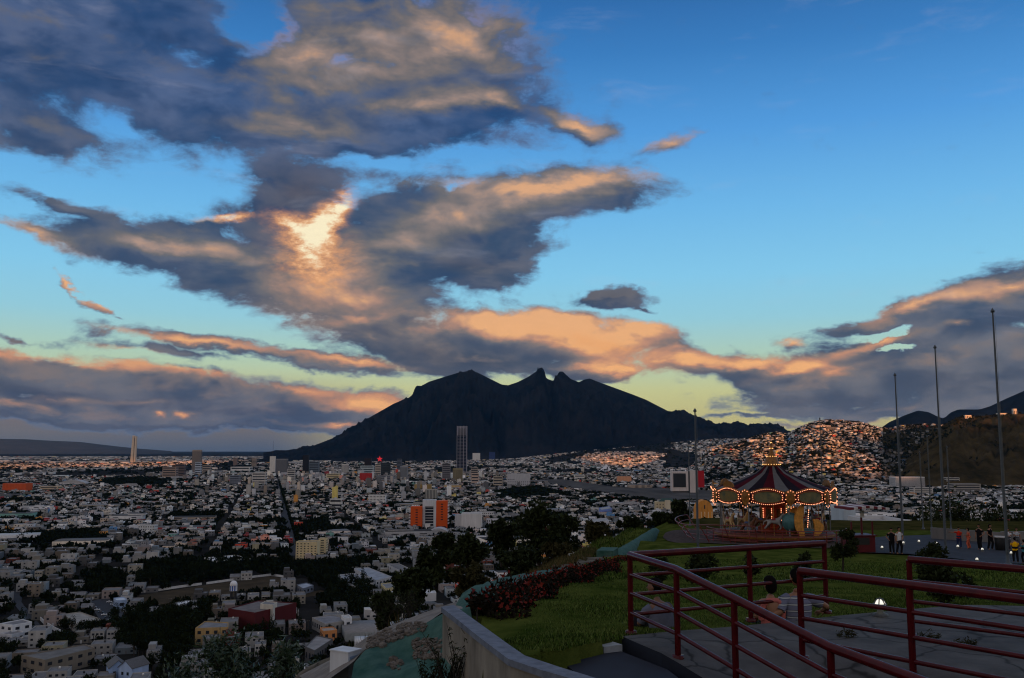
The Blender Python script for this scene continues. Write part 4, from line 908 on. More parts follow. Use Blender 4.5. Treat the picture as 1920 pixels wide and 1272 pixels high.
def add_house(i):
    P = PROT[int(rng.choice(len(PROT), p=[.2, .2, .15, .1, .1, .08, .09, .08]))]; ci = int(rng.choice(10, p=HW)); nm, c = HCOL[ci]
    big = LOTS[i, 5] == 1
    sx, sy = (LOTS[i, 2] / P['w'], min(LOTS[i, 3], 30) / P['d']) if big else (LOTS[i, 2] / P['w'], LOTS[i, 3] / P['d'])
    rz = GROT + random.choice((0, 0, 0, math.pi)) * 0
    r = empty('town_house', (hx[i], hy[i], 0), rz); k = random.uniform(.22, .56); c = tuple(v * k for v in srgb(*c)) + (1,)
    def part(n, me, loc=(0, 0, 0), sc=(1, 1, 1)):
        o = bpy.data.objects.new(n, me); COL.objects.link(o); o.parent = r; o.location = loc; o.scale = sc; o.color = c; return o
    part('walls', P['walls'], sc=(sx, sy, 1)); part('roof', P['roof'], sc=(sx, sy, 1))
    if 'parapet' in P: part('parapet', P['parapet'], sc=(sx, sy, 1))
    if hy[i] < 1050:
        for (l, s) in P['windows']: part('window', UNIT, (l[0] * sx, (l[1] + .02) * sy - .02, l[2]), (s[0], s[1], s[2]))
        l, s = P['door']; part('door', unit_mesh(m_doors[i % 3]), (l[0] * sx, (l[1] + .02) * sy - .02, l[2]), s)
    tk = random.choice(('', 'black', 'white', 'black')) if P['feat'] != 'gable' else ''
    if tk: part('water_tank', tankm[tk], (random.uniform(-.3, .35) * P['w'] * sx, random.uniform(0, .35) * P['d'] * sy, P['h'] + .06 + (2.85 if False else 0)))
    fl = {1: 'low', 2: 'two-storey', 3: 'three-storey'}[round(P['h'] / 3.3)]
    size = 'big ' if big or sx * sy > 1.25 else 'small ' if sx * sy < .75 else ''
    w = where(hx[i], hy[i]); shape = {'': 'flat-roofed house', 'step': 'house with rooftop room', 'porch': 'house with porch slab', 'gable': 'gabled house'}[P['feat']]
    base = '%s%s %s %s' % (size, nm, fl, shape); t2 = (' and %s tank' % tk) if tk else ''
    TAKEN.append((r, [base + t2 + ', ' + w, base.replace('small ', '').replace('big ', '') + t2 + ', ' + w, base + ', ' + w, base + ', ' + w + ', nearer one', base + ', ' + w + ', farther one', base + ', ' + w + ', middle one']))
m_doors = [mat('door_brown', (.06, .035, .02), .7), mat('door_grey', (.12, .12, .13), .7), mat('door_white', (.5, .5, .5), .7)]
for i in np.flatnonzero(single): add_house(int(i))
for r, opts in TAKEN:
    r['label'] = unique(opts); r['category'] = 'house'; r['group'] = 'houses of the nearer town'
# ---- the rest of the houses, one mass
rest = ~single; C = np.stack([hx, hy, hz], -1)[rest]; W = LOTS[rest, 2]; Dp = LOTS[rest, 3]; H = LOTS[rest, 4].copy(); n = len(C)
onhill = C[:, 2] > 1; C[onhill, 2] -= 3; H[onhill] += 3
core = np.exp(-((pxof(C[:, 0], C[:, 1]) - 640) / 260) ** 2) * sm((C[:, 1] - 1700) / 1400) ; tall = (rng.random(n) < .16 * core); H[tall] *= rng.uniform(1.6, 3.6, tall.sum())
rot = np.full(n, GROT) + rng.normal(0, .05, n); wc = pick_cols(n); rc = roof_cols(n)
VV = []; FF = []; CC = []
def push(V, Fc, c):
    o = sum(len(v) for v in VV); VV.append(V); FF.append(Fc + o); CC.append(c)
push(*boxes(C, W, Dp, H, rot, wc, rc))
k = rng.random(n) < .5; Ck = C[k].copy(); Ck[:, 2] += H[k] - .02; off = rng.uniform(-.3, .3, (k.sum(), 2))
Ck[:, 0] += off[:, 0] * W[k]; Ck[:, 1] += off[:, 1] * Dp[k]
push(*boxes(Ck, W[k] * rng.uniform(.2, .6, k.sum()), Dp[k] * rng.uniform(.2, .6, k.sum()), rng.uniform(1.2, 3.2, k.sum()), rot[k], wc[k] * .95, rc[k] * 1.2))
near = C[:, 1] < 3300
for f in range(3):
    for hxk in (-.3, .02, .3):
        s = near & (H > 3.3 * f + 3) & (rng.random(n) < .75)
        V, Q = front_quads(C[s], W[s], Dp[s], rot[s], W[s] * hxk, 3.2 * f + 1.7, W[s] * .16, np.full(s.sum(), 1.3)); push(V, Q, np.tile((.02, .022, .028), (len(Q), 1)))
def far_boxes(n, y0, y1, pxr, size, hh, zf=None, dens=None, col=None):
    Y = np.sqrt(rng.uniform(y0 ** 2, y1 ** 2, n)); P = rng.uniform(*pxr, n); X = (P - 960) / F * Y * 1.006; c = np.stack([X, Y, np.zeros(n)], -1)
    keep = fbm2(X / 420, Y / 900, 77, 3) > .40
    if zf is not None: c[:, 2] = zf(X, Y) - 2
    if dens is not None: keep &= rng.random(n) < dens(P, Y)
    c = c[keep]; m = len(c)
    ww = rng.uniform(*size, m); push(*boxes(c, ww, ww * rng.uniform(.5, 1.4, m), rng.uniform(*hh, m) + 2, rng.uniform(-.3, .3, m) + GROT, pick_cols(m, .03), roof_cols(m)))
far_boxes(15000, 4550, 8000, (-60, 1990), (10, 30), (4, 12), lambda X, Y: np.where((pxof(X, Y) > 1262) & (Y < 5600), 0, foot_z(X, Y) * (Y > 6200)), lambda P, Y: np.where((P > 1270) & (Y < 5700), 0, .9))
far_boxes(3000, 8000, 15000, (-60, 620), (20, 60), (5, 12))
far_boxes(8500, 6400, 9350, (560, 1600), (9, 24), (5, 13), foot_z, lambda P, Y: np.where(P > 1000, .95, .8))
# the houses climbing the near hill
n = 5200; P = rng.uniform(1275, 1760, n); Y = rng.uniform(3260, 4690, n); X = (P - 960) / F * Y * 1.006; Z = hill_a_z(X, Y)
rowp = 842 - (Z - 125) * F / Y; bare = (in_poly(P, rowp, [(1455, 812), (1500, 798), (1545, 784), (1610, 788), (1636, 800), (1640, 815), (1625, 822), (1580, 818), (1530, 822), (1480, 824)])) | ((P > 1690) & (rng.random(n) < .55)) | in_poly(P, rowp, [(1640, 815), (1680, 815), (1690, 835), (1650, 845)])
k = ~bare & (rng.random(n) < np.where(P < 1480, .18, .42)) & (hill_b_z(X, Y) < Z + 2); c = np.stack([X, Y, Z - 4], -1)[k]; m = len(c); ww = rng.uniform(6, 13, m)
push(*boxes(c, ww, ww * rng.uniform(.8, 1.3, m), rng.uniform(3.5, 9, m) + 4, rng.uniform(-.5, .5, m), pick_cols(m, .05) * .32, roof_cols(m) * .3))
# a few on the top of the dry hill and on the mountain foot
for px, Y, w, h, lab in [(1808, 3860, 26, 12, 'small lit house on the highest bump of the dark grass hill'), (1872, 3880, 40, 9, 'long white building on the crest of the dark grass hill'), (1896, 3880, 14, 26, 'narrow white tower house on the crest of the dark grass hill')]:
    x = (px - 960) / F * Y * 1.006; z = float(hill_b_z(np.array([x]), np.array([Y]))[0]) - 6; building('hilltop_house', lab, 'house', [(x - w / 2, Y), (x + w / 2, Y), (x + w / 2, Y + 14), (x - w / 2, Y + 14)], h + 6, (206, 200, 190), style='windows', step=6, z0=z, floors=1)
me = np_mesh('distant_houses', np.concatenate(VV), np.concatenate(FF)); face_colour(me, np.concatenate(CC))
tag(link('distant_houses', me, None, [m_city]), 'mass of small pale houses filling the plain up to the mountain', 'houses', kind='stuff')
# ---- trees
def leaf_cloud(n, r, lobes, leaf, flat=.8, seed=0):
    g = np.random.default_rng(seed); cs = g.normal(0, 1, (lobes, 3)); cs /= np.linalg.norm(cs, axis=1)[:, None]; cs *= g.uniform(.25, .75, (lobes, 1)); cs[:, 2] = np.abs(cs[:, 2]) * flat - .25
    ls = g.uniform(.38, .62, lobes); i = g.integers(0, lobes, n); d = g.normal(0, 1, (n, 3)); d /= np.linalg.norm(d, axis=1)[:, None]
    p = (cs[i] + d * (ls[i] * g.uniform(.55, 1.08, n) ** .6)[:, None]) * np.array([1, 1, flat]) * r
    a = g.normal(0, 1, (n, 3)); a /= np.linalg.norm(a, axis=1)[:, None]; b = np.cross(a, g.normal(0, 1, (n, 3))); b /= np.linalg.norm(b, axis=1)[:, None]
    s = leaf * g.uniform(.6, 1.5, (n, 1)); V = np.stack([p - a * s, p + b * s * .55, p + a * s, p - b * s * .55], 1).reshape(-1, 3)
    return V, np.arange(4 * n).reshape(-1, 4)
TKIND = [('round', 5.0, .85, 4.2), ('broad', 6.2, .62, 4.0), ('tall', 4.0, 1.35, 6.0), ('ragged', 4.6, 1.0, 4.4), ('small round', 3.2, .9, 3.0), ('slender', 2.8, 1.7, 6.0)]
TPROT = []
for q, (nm, rr_, fl, hc) in enumerate(TKIND):
    V, Q = leaf_cloud(420, rr_, 9, rr_ * .13, fl, q + 5); V = V + np.array([0, 0, hc + rr_ * fl * .35]); cm = np_mesh('crown', V, Q); cm.materials.append(m_tree)
    t = MB().tube([(0, 0, -.6), (.1, 0, hc * .5), (.25, .1, hc)], [.32, .25, .16], 7).tube([(.1, 0, hc * .5), (rr_ * .4, .2, hc + rr_ * .3)], [.16, .06], 5).tube([(.1, 0, hc * .6), (-rr_ * .35, -.2, hc + rr_ * .35)], [.14, .05], 5).mesh('trunk'); t.materials.append(m_bark); TPROT.append((nm, cm, t))
def add_tree(x, y, z, s, kind=None, label=None, group='dark trees of the nearer town'):
    nm, cm, t = TPROT[kind if kind is not None else int(rng.integers(0, 6))]; r = empty('tree', (x, y, z), random.uniform(0, 6.28)); r.scale = (s, s, s * random.uniform(.9, 1.15))
    for n_, me_ in (('crown', cm), ('trunk', t)):
        o = bpy.data.objects.new(n_, me_); COL.objects.link(o); o.parent = r
    r['category'] = 'tree'; r['group'] = group
    r['label'] = label or None
    return r, nm
vis = shown(tx, ty); order = np.argsort(np.where(vis, ty / ts_, 1e9))[:280]; tsing = np.zeros(len(tx), bool); tsing[order] = True; tsing &= vis
for i in np.flatnonzero(tsing):
    r, nm = add_tree(tx[i], ty[i], 0, ts_[i] * random.uniform(.8, 1.1)); tone = random.choice(('blackish green', 'dark green', 'dusty green')); w = where(tx[i], ty[i])
    r['label'] = unique(['%s %s tree %s' % (nm, tone, w), '%s %s tree with gappy crown %s' % (nm, tone, w), '%s %s leaning tree %s' % (nm, tone, w), '%s %s tree with thin top %s' % (nm, tone, w), '%s %s tree with low crown %s' % (nm, tone, w)])
def tree_mass(x, y, z, s, proto):
    V0, Q0 = proto; n = len(x); k = len(V0); a = rng.uniform(0, 6.28, n); c, sn = np.cos(a)[:, None], np.sin(a)[:, None]; s = s[:, None]
    V = np.stack([x[:, None] + s * (V0[:, 0] * c - V0[:, 1] * sn), y[:, None] + s * (V0[:, 0] * sn + V0[:, 1] * c), z[:, None] + s * V0[:, 2]], -1).reshape(-1, 3)
    return V, (Q0[None] + (np.arange(n) * k)[:, None, None]).reshape(-1, Q0.shape[1])
rst = ~tsing; n_ = rst & (ty < 1900); f_ = rst & (ty >= 1900)
def pv(n, leaf, seed): V, Q = leaf_cloud(n, 4.6, 5, leaf, .85, seed); return V + np.array([0, 0, 4.4]), Q
Vn, Qn = tree_mass(tx[n_], ty[n_], tz[n_], ts_[n_] * rng.uniform(.8, 1.15, n_.sum()), pv(46, 1.5, 1)); Vf, Qf = tree_mass(tx[f_], ty[f_], tz[f_], ts_[f_] * rng.uniform(.9, 1.3, f_.sum()), pv(16, 2.6, 2))
nf = 15000; Y = np.sqrt(rng.uniform(4600 ** 2, 15500 ** 2, nf)); P = rng.uniform(-60, 1700, nf); X = (P - 960) / F * Y * 1.006; zf = np.where((P > 1262) & (Y < 5700), -30, foot_z(X, Y))
Vg, Qg = tree_mass(X, Y, zf, rng.uniform(1.2, 2.6, nf), pv(12, 2.8, 3))
nh = 6000; P = rng.uniform(1275, 1930, nh); Y = rng.uniform(3260, 4690, nh); X = (P - 960) / F * Y * 1.006; Vh, Qh = tree_mass(X, Y, np.maximum(hill_a_z(X, Y), hill_b_z(X, Y)) - 1, rng.uniform(.7, 1.3, nh), pv(14, 2.4, 4))
L_ = [(Vn, Qn), (Vf, Qf), (Vg, Qg), (Vh, Qh)]; o = 0; FQ = []
for V, Q in L_: FQ.append(Q + o); o += len(V)
me = np_mesh('distant_trees', np.concatenate([v for v, q in L_]), np.concatenate(FQ))
face_colour(me, np.repeat(rng.uniform(.55, 1.5, (len(me.polygons), 1)), 3, 1) * np.array([[.009, .013, .006]]))
tag(link('distant_trees', me, None, [m_farleaf]), 'dark tree crowns scattered between the houses of the plain', 'trees', kind='stuff')
# ---------------------------------------------------------------- the lookout hill: lawn, edge, slope
def lawn_z(Y): return CAMZ + np.where(Y < 62, np.minimum(-1.2 - .1 * Y, -2.32), -7.4 - .028 * (Y - 62))
EDGE = [(4, -1.9), (10, -1.5), (15, -.85), (24, .1), (34.6, 2.05), (45, 4.0), (60, 6.3), (90, 13.6), (120, 21)]
def edge_x(Y): return interp(Y, EDGE)
ctl = []
for Y in (6, 9, 12, 15, 20, 27, 36, 48, 62, 80, 100, 120):
    for dx in (.9, 3, 8, 16, 30, 55, 95):
        ctl.append((edge_x(Y) + dx, Y, float(lawn_z(Y))))
for Y in (60, 75, 90, 110): ctl.append((edge_x(Y) - .3, Y, float(lawn_z(Y)) + .5))
for px, py, Y in [(835,1243,13.2),(800,1262,12.6),(760,1268,13),(700,1268,14.5),(665,1266,16),(655,1241,19),(620,1240,20),(600,1262,18),(560,1268,19),(690,1215,17.5),(722,1207,17),(774,1184,16.6),(822,1162,15.6),(700,1192,19.5),(760,1166,18.5),(828,1142,18.5),(862,1140,17),(930,1108,24),(900,1122,20.5),(967,1106,26),(1000,1082,33),(1060,1078,36),(1060,1050,46),(1040,1062,40),(1100,1030,60),(1130,1008,74),(1180,992,90),(1090,1046,52)]:
    ctl.append(tuple(at(px, py, Y)))
for Y, d, dz in [(8, 6, 7), (8, 12, 13), (15, 8, 7), (15, 14, 13), (22, 8.5, 6.5), (22, 15, 12), (30, 7, 4.5), (30, 14, 10), (40, 8, 4.5), (40, 15, 10), (55, 9, 4), (55, 17, 10), (75, 10, 4), (75, 20, 11), (95, 11, 5), (95, 22, 12), (120, 12, 6), (120, 24, 14)]:
    ctl.append((edge_x(Y) - d, Y, float(lawn_z(Y)) - dz))
ctl = np.array(ctl)
def tps_fit(P, lam=.02):
    n = len(P); d = np.hypot(P[:, None, 0] - P[None, :, 0], P[:, None, 1] - P[None, :, 1]); K = d + lam * np.eye(n)
    A = np.block([[K, np.c_[np.ones(n), P[:, :2]]], [np.c_[np.ones(n), P[:, :2]].T, np.zeros((3, 3))]])
    return np.linalg.solve(A, np.r_[P[:, 2], 0, 0, 0])
TW = tps_fit(ctl)
def terr(X, Y):
    X = np.asarray(X, float); Y = np.asarray(Y, float); sh = X.shape; x = X.ravel(); y = Y.ravel(); out = np.zeros(len(x))
    for i in range(0, len(x), 20000):
        d = np.hypot(x[i:i + 20000, None] - ctl[None, :, 0], y[i:i + 20000, None] - ctl[None, :, 1]); out[i:i + 20000] = d @ TW[:-3] + TW[-3] + TW[-2] * x[i:i + 20000] + TW[-1] * y[i:i + 20000]
    return out.reshape(sh)
def tz1(x, y): return float(terr(np.array([x]), np.array([y]))[0])
def ground_hit(px, py, Y0=8, Y1=120):          # where a photo ray meets the hilltop
    Ys = np.linspace(Y0, Y1, 700); d = ray(px, py); X = d.x / d.y * Ys; Z = CAMZ + d.z / d.y * Ys; h = Z - terr(X, Ys); i = np.argmax(h < 0)
    return Vector((X[i], Ys[i], terr(X[i:i + 1], Ys[i:i + 1])[0])) if (h < 0).any() else Vector((X[-1], Ys[-1], Z[-1]))
xs = np.concatenate([np.arange(-17, -4, .4), np.arange(-4, 9, .16), np.arange(9, 16, .35), np.arange(16, 100, 2.0)]); ys = np.concatenate([np.arange(4.5, 17, .16), np.arange(17, 40, .35), np.arange(40, 121, 1.2)])
GX, GY = np.meshgrid(xs, ys); GZ = terr(GX, GY); dl = edge_x(GY) - GX
rough = np.clip(dl / 1.5, 0, 1); GZ = GZ + rough * ((fbm2(GX * 1.3, GY * 1.3, 61, 5) - .5) * .42) + (1 - rough) * (fbm2(GX * .5, GY * .5, 62, 4) - .5) * .10
SL = CAMZ - 2.42
LE = [onz(1166, 1193, SL), Vector((1.80, 11.45, SL)), Vector((2.95, 9.75, SL)), Vector((3.75, 8.7, SL)), Vector((4.6, 7.4, SL))]
BE = [onz(1166, 1193, SL), onz(1285, 1182, SL), onz(1390, 1174, SL), onz(1550, 1157, SL), onz(1700, 1143, SL), onz(1804, 1135, SL), onz(1935, 1137, SL)]
slab_poly = [tuple(p.xy) for p in LE] + [(11.5, 6), tuple(BE[-1].xy)] + [tuple(p.xy) for p in BE[::-1]]
WALL_NEAR = [tuple(onz(px, py, CAMZ - 2.16).xy) for px, py in ((830, 1138), (862, 1162), (893, 1187), (925, 1211), (957, 1235), (1020, 1256), (1084, 1274))]
LIN_U = [at(*p) for p in ((664, 1246, 15.2), (684, 1222, 15.6), (722, 1207, 15.9), (774, 1184, 16.0), (829, 1154, 15.6), (880, 1140, 15.6))]
LIN_L = [at(*p) for p in ((630, 1330, 12.0), (730, 1318, 11.8), (800, 1300, 11.8), (836, 1278, 12.2), (850, 1236, 12.9), (905, 1215, 14.0))]
PATH_U = [at(*p) for p in ((560, 1270, 18.6), (640, 1229, 19.0), (700, 1191, 19.2), (760, 1164, 18.8), (828, 1139, 18.4), (870, 1126, 19.6), (932, 1106, 24))]
PATH_L = [at(*p) for p in ((590, 1300, 15.0), (664, 1245, 15.35), (684, 1221, 15.75), (722, 1206, 16.05), (774, 1183, 16.15), (840, 1153, 15.9), (905, 1131, 18.5))]
inw = in_poly(GX, GY, WALL_NEAR + [(2.2, 7.6), (4.6, 6.6), (4.6, 3), (-1.2, 3)]); GZ = np.where(inw, np.minimum(GZ, lawn_z(GY) - 1.5), GZ)
CUT = [tuple(onz(978, 1229, CAMZ - 2.26).xy), tuple(onz(1060, 1214, CAMZ - 2.3).xy)] + [(p.x + .12, p.y + .06) for p in LE] + [(4.6, 5), (1.6, 6.5)]; inw = in_poly(GX, GY, CUT); GZ = np.where(inw, np.minimum(GZ, lawn_z(GY) - 1.3), GZ)
GZ = np.where(in_poly(GX, GY, slab_poly), np.minimum(GZ, SL - 1.1), GZ)
GZ = np.where(in_poly(GX, GY, [tuple(p.xy) for p in LIN_U] + [tuple(p.xy) for p in LIN_L[::-1]]), GZ - 1.0, GZ)
GZ = np.where(in_poly(GX, GY, [tuple(p.xy) for p in PATH_U] + [tuple(p.xy) for p in PATH_L[::-1]]), GZ - .55, GZ)
def ground_mat():
    m = mat('hill_soil', (.05, .044, .034), .95, spec=0, col2=(.16, .145, .12), scale=1.4, detail=9, bump=.05, bscale=5)
    return m
m_soil = ground_mat()
m_lawn = mat('lawn_turf', (.018, .034, .005), .9, spec=0, col2=(.085, .100, .022), scale=.9, detail=10, bump=.03, bscale=18)
m_slope = mat('slope_grass', (.014, .020, .005), .95, spec=0, col2=(.060, .050, .018), scale=.5, detail=9, bump=.05, bscale=9)
me = grid_mesh('hilltop_ground', np.stack([GX, GY, GZ], -1))
cxm = (GX[:-1, :-1] + .2).ravel(); cym = (GY[:-1, :-1] + .2).ravel(); dlm = edge_x(cym) - cxm + (fbm2(cxm * .8, cym * .8, 63, 4) - .5) * 1.2
mi = np.where((cym > 97) & (cxm > 20), 2, np.where(dlm < -.3, 0, np.where((cym > 56) & (dlm < 8), 0, np.where((cym > 21) & (dlm > 1.2), 2, np.where(dlm > 6.5, 2, 1))))); me.polygons.foreach_set('material_index', mi.astype(np.int32))
tag(link('hilltop_ground', me, None, [m_lawn, m_soil, m_slope]), kind='structure')
hx_ = np.linspace(-520, 560, 100); hy_ = np.linspace(-420, 560, 90); HX, HY = np.meshgrid(hx_, hy_)
dd = np.hypot(np.maximum(np.maximum(edge_x(HY) - 10 - HX, HX - 96), 0), np.maximum(np.maximum(HY - 114, -60 - HY), 0))
HZ = np.minimum(CAMZ - 19, CAMZ - 19) - .62 * dd + (fbm2(HX / 30, HY / 30, 64, 4) - .5) * 8 * np.clip(dd / 20, 0, 1)
HZ = np.where(HY < 3, np.maximum(HZ, CAMZ - 12 - .62 * dd), HZ)
tag(link('hillside', grid_mesh('hillside', np.stack([HX, HY, np.maximum(HZ, -4)], -1)), None, [m_slope]), kind='structure')
# --- the paved slab and its ramp
m_slab = mat('stamped_concrete', (.048, .048, .050), .85, spec=.12, col2=(.098, .096, .096), scale=2.2, detail=9, bump=.012, bscale=7)
def crack_mat():
    nt = m_slab.node_tree; N = nt.nodes; L = nt.links; b = N['Principled BSDF']; tc = N['Texture Coordinate']
    v = N.new('ShaderNodeTexVoronoi'); v.feature = 'DISTANCE_TO_EDGE'; v.inputs['Scale'].default_value = .9
    nz = N.new('ShaderNodeTexNoise'); nz.inputs['Scale'].default_value = 3; mx = N.new('ShaderNodeVectorMath'); mx.operation = 'MULTIPLY_ADD'
    mx.inputs[1].default_value = (.25, .25, .25); L.new(tc.outputs['Object'], nz.inputs['Vector']); L.new(nz.outputs['Color'], mx.inputs[0]); L.new(tc.outputs['Object'], mx.inputs[2]); L.new(mx.outputs[0], v.inputs['Vector'])
    r = N.new('ShaderNodeMapRange'); r.inputs[1].default_value = .004; r.inputs[2].default_value = .03; r.inputs[3].default_value = .35; r.inputs[4].default_value = 1; L.new(v.outputs['Distance'], r.inputs[0])
    src = b.inputs['Base Color'].links[0].from_socket; s = N.new('ShaderNodeVectorMath'); s.operation = 'SCALE'; L.new(src, s.inputs[0]); L.new(r.outputs[0], s.inputs['Scale']); L.new(s.outputs[0], b.inputs['Base Color'])
crack_mat()
def ramp_z(x, y):
    # falls towards the viewer along the outer railing, level along the inner one
    u = Vector((1.70, -1.86)).normalized(); t = max(0, (x - 2.0) * u.x + (y - 11.6) * u.y); w = 1 - sm(np.array(((x - 2.0) * -u.y + (y - 11.6) * u.x - .3) / 1.3))
    return SL - .25 * t * float(np.clip(w, 0, 1))
m_navy = mat('navy_paint_shade', (.012, .015, .026), .8, .25, 1.5)  # navy paint of the terrace side, also painted shade on the step block
def slab():
    r, c = 26, 34; P = np.zeros((r, c, 3))
    for j in range(c):
        b = j / (c - 1) * (len(BE) - 1); k = min(int(b), len(BE) - 2); top = BE[k].lerp(BE[k + 1], b - k)
        bot = Vector((1.42 + 9.5 * j / (c - 1), 0, 0)); bb = j / (c - 1)
        low = Vector((4.6 + 6.0 * bb, 7.2 - .6 * bb, SL))
        for i in range(r):
            t = i / (r - 1); p = top.lerp(low, t)
            if j == 0:
                q = t * (len(LE) - 1); k2 = min(int(q), len(LE) - 2); p = LE[k2].lerp(LE[k2 + 1], q - k2)
            P[i, j] = (p.x, p.y, 0)
    # blend the left boundary inwards
    for j in range(1, 10):
        w = (1 - j / 10) ** 2
        for i in range(r):
            q = i / (r - 1) * (len(LE) - 1); k2 = min(int(q), len(LE) - 2); e = LE[k2].lerp(LE[k2 + 1], q - k2); P[i, j, :2] = P[i, j, :2] * (1 - w) + np.array([e.x + (P[i, j, 0] - P[i, 0, 0]) * .35, e.y]) * w if False else P[i, j, :2]
    for i in range(r):
        for j in range(c): P[i, j, 2] = ramp_z(P[i, j, 0], P[i, j, 1]) + (mnoise.noise(Vector((P[i, j, 0] * .7, P[i, j, 1] * .7, 3))) * .01)
    tag(link('paved_terrace', grid_mesh('paved_terrace', P), None, [m_slab]), kind='structure')
    # its navy side wall down to the lawn, along the left and back edges
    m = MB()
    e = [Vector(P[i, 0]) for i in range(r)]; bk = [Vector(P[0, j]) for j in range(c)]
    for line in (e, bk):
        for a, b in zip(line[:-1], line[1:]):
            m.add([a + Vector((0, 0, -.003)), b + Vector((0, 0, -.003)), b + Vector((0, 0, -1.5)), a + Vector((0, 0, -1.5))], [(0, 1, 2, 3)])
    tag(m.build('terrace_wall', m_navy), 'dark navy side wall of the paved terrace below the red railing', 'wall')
slab()
# step block beside the terrace corner, its shade painted in as navy
def step_block():
    z = SL - .12; pts = [onz(1060, 1246, z), onz(1142, 1214, z), onz(1166, 1222, z), Vector((1.8, 11.2, z)), Vector((2.2, 8.4, z)), Vector((1.3, 8.6, z))]
    m = MB().prism([tuple(p.xy) for p in pts], z - 1.2, z)
    tag(m.build('step_block', m_navy), 'low block with shade painted navy between lawn and terrace corner', 'step')
    p = onz(1142, 1212, z + .05); b = MB().box(-.16, .12, -.12, .16, -.1, .03, M=Matrix.Translation(p) @ Matrix.Rotation(.5, 4, 'Z')); tag(b.build('stone_cap', mat('pale_stone', (.30, .32, .34), .8, .2, 8)), 'pale stone cap on the tip of the navy block', 'stone')
    s = [onz(985, 1238, z - .02), onz(1160, 1197, z - .02), onz(1142, 1214, z - .02), onz(1060, 1246, z - .02), onz(1010, 1262, z - .02)]
    tag(MB().prism([tuple(q.xy) for q in s], z - .5, z - .04).build('kerb_strip', m_slab), kind='structure')
step_block()
# --- the parapet wall with its painted cap
m_conc = mat('stained_concrete', (.11, .10, .084), .9, spec=.1, col2=(.27, .25, .21), scale=2.6, stretch=(1, 1, .4), detail=8, bump=.006)
m_cap = mat('cap_paint', (.125, .145, .185), .8, .3, 7, bump=.002, spec=.15)
def parapet():
    z = CAMZ - 2.16; far = [onz(px, py, z).xy for px, py in ((848, 1135), (881, 1159), (914, 1183), (947, 1207), (980, 1230), (1046, 1252), (1112, 1272))]; far.append(far[-1] + (far[-1] - far[-2]) * 1.2)
    near = [onz(px, py, z).xy for px, py in ((830, 1138), (862, 1162), (893, 1187), (925, 1211), (957, 1235), (1020, 1256), (1084, 1274))]; near.append(near[-1] + (near[-1] - near[-2]) * 1.2)
    r = empty('parapet_wall', (*near[0], CAMZ - 3.6), 0, 'low streaked concrete parapet wall with a pale blue cap, curving along the lawn', 'wall'); o = Vector((near[0].x, near[0].y, CAMZ - 3.6))
    body = MB(); cap = MB()
    for k in range(len(far) - 1):
        q = [near[k], near[k + 1], far[k + 1], far[k]]; c = sum(q, Vector((0, 0))) / 4
        body.prism([tuple(p - o.xy) for p in q], -.8, 1.37)
        a = (near[k] - far[k]).normalized() * .03; b = (near[k + 1] - far[k + 1]).normalized() * .03
        cap.prism([tuple(p - o.xy) for p in (near[k] + a, near[k + 1] + b, far[k + 1] - b, far[k] - a)], 1.372, 1.44)
    body.build('wall_body', m_conc, r); cap.build('cap', m_cap, r)
parapet()
# --- teal lined gutter along the edge, concrete path, rubble, white box
m_teal = mat('teal_coating', (.014, .058, .048), .8, spec=.1, col2=(.062, .125, .105), scale=2.6, detail=9, bump=.02, bscale=6)
m_path = mat('pale_path', (.11, .10, .09), .9, spec=.05, col2=(.24, .22, .20), scale=2.4, detail=9, bump=.01)
def draped(name, upper, lower, m, lift, n=40, k=8, kind='structure', sag=0, label=None, cat=None, und=.0):
    """a strip of ground between two photo lines, laid on the terrain"""
    U = [ground_hit(*p) if len(p) == 2 else at(*p) for p in upper]; Lo = [ground_hit(*p) if len(p) == 2 else at(*p) for p in lower]
    def along(P, t): q = t * (len(P) - 1); i = min(int(q), len(P) - 2); return P[i].lerp(P[i + 1], q - i)
    G = np.zeros((n, k, 3))
    for i in range(n):
        a, b = along(U, i / (n - 1)), along(Lo, i / (n - 1))
        for j in range(k): p = a.lerp(b, j / (k - 1)); G[i, j] = p
    z = terr(G[:, :, 0], G[:, :, 1]); rough = np.clip((edge_x(G[:, :, 1]) - G[:, :, 0]) / 1.5, 0, 1)
    s = np.linspace(0, 1, k)[None, :]
    G[:, :, 2] = z + lift + rough * .21 - sag * np.sin(np.pi * s) + und * (fbm2(G[:, :, 0] * 1.8, G[:, :, 1] * 1.8, 65, 4) - .5)
    o = link(name, grid_mesh(name, G), None, [m]); tag(o, label, cat, kind=kind); return o
def lining(name, LIN_U, LIN_L, m, sag, amp, kind='structure'):
    n, k = 60, 30; G = np.zeros((n, k, 3))
    def along(P, t): q = t * (len(P) - 1); i = min(int(q), len(P) - 2); return P[i].lerp(P[i + 1], q - i)
    for i in range(n):
        a, b = along(LIN_U, i / (n - 1)), along(LIN_L, i / (n - 1))
        for j in range(k):
            t = j / (k - 1); p = a.lerp(b, t); f = mnoise.noise(Vector((p.x * 1.1, p.y * 1.1, 4))) * .16 + mnoise.noise(Vector((p.x * 3.1 + p.y, p.y * .8, 9))) * .07
            G[i, j] = (p.x, p.y, p.z - sag * math.sin(math.pi * t) * math.sin(math.pi * min(1, .15 + i / n)) + amp * f * min(1, 6 * t) + .02)
    o = link(name, grid_mesh(name, G), None, [m]); return tag(o, kind='structure')
lin = lining('gutter_lining', LIN_U, LIN_L, m_teal, .30, 1.5); pth = lining('edge_path', PATH_U, PATH_L, m_path, -.03, .55)
from mathutils.bvhtree import BVHTree
def bvh_of(me): return BVHTree.FromPolygons([v.co.copy() for v in me.vertices], [tuple(p.vertices) for p in me.polygons])
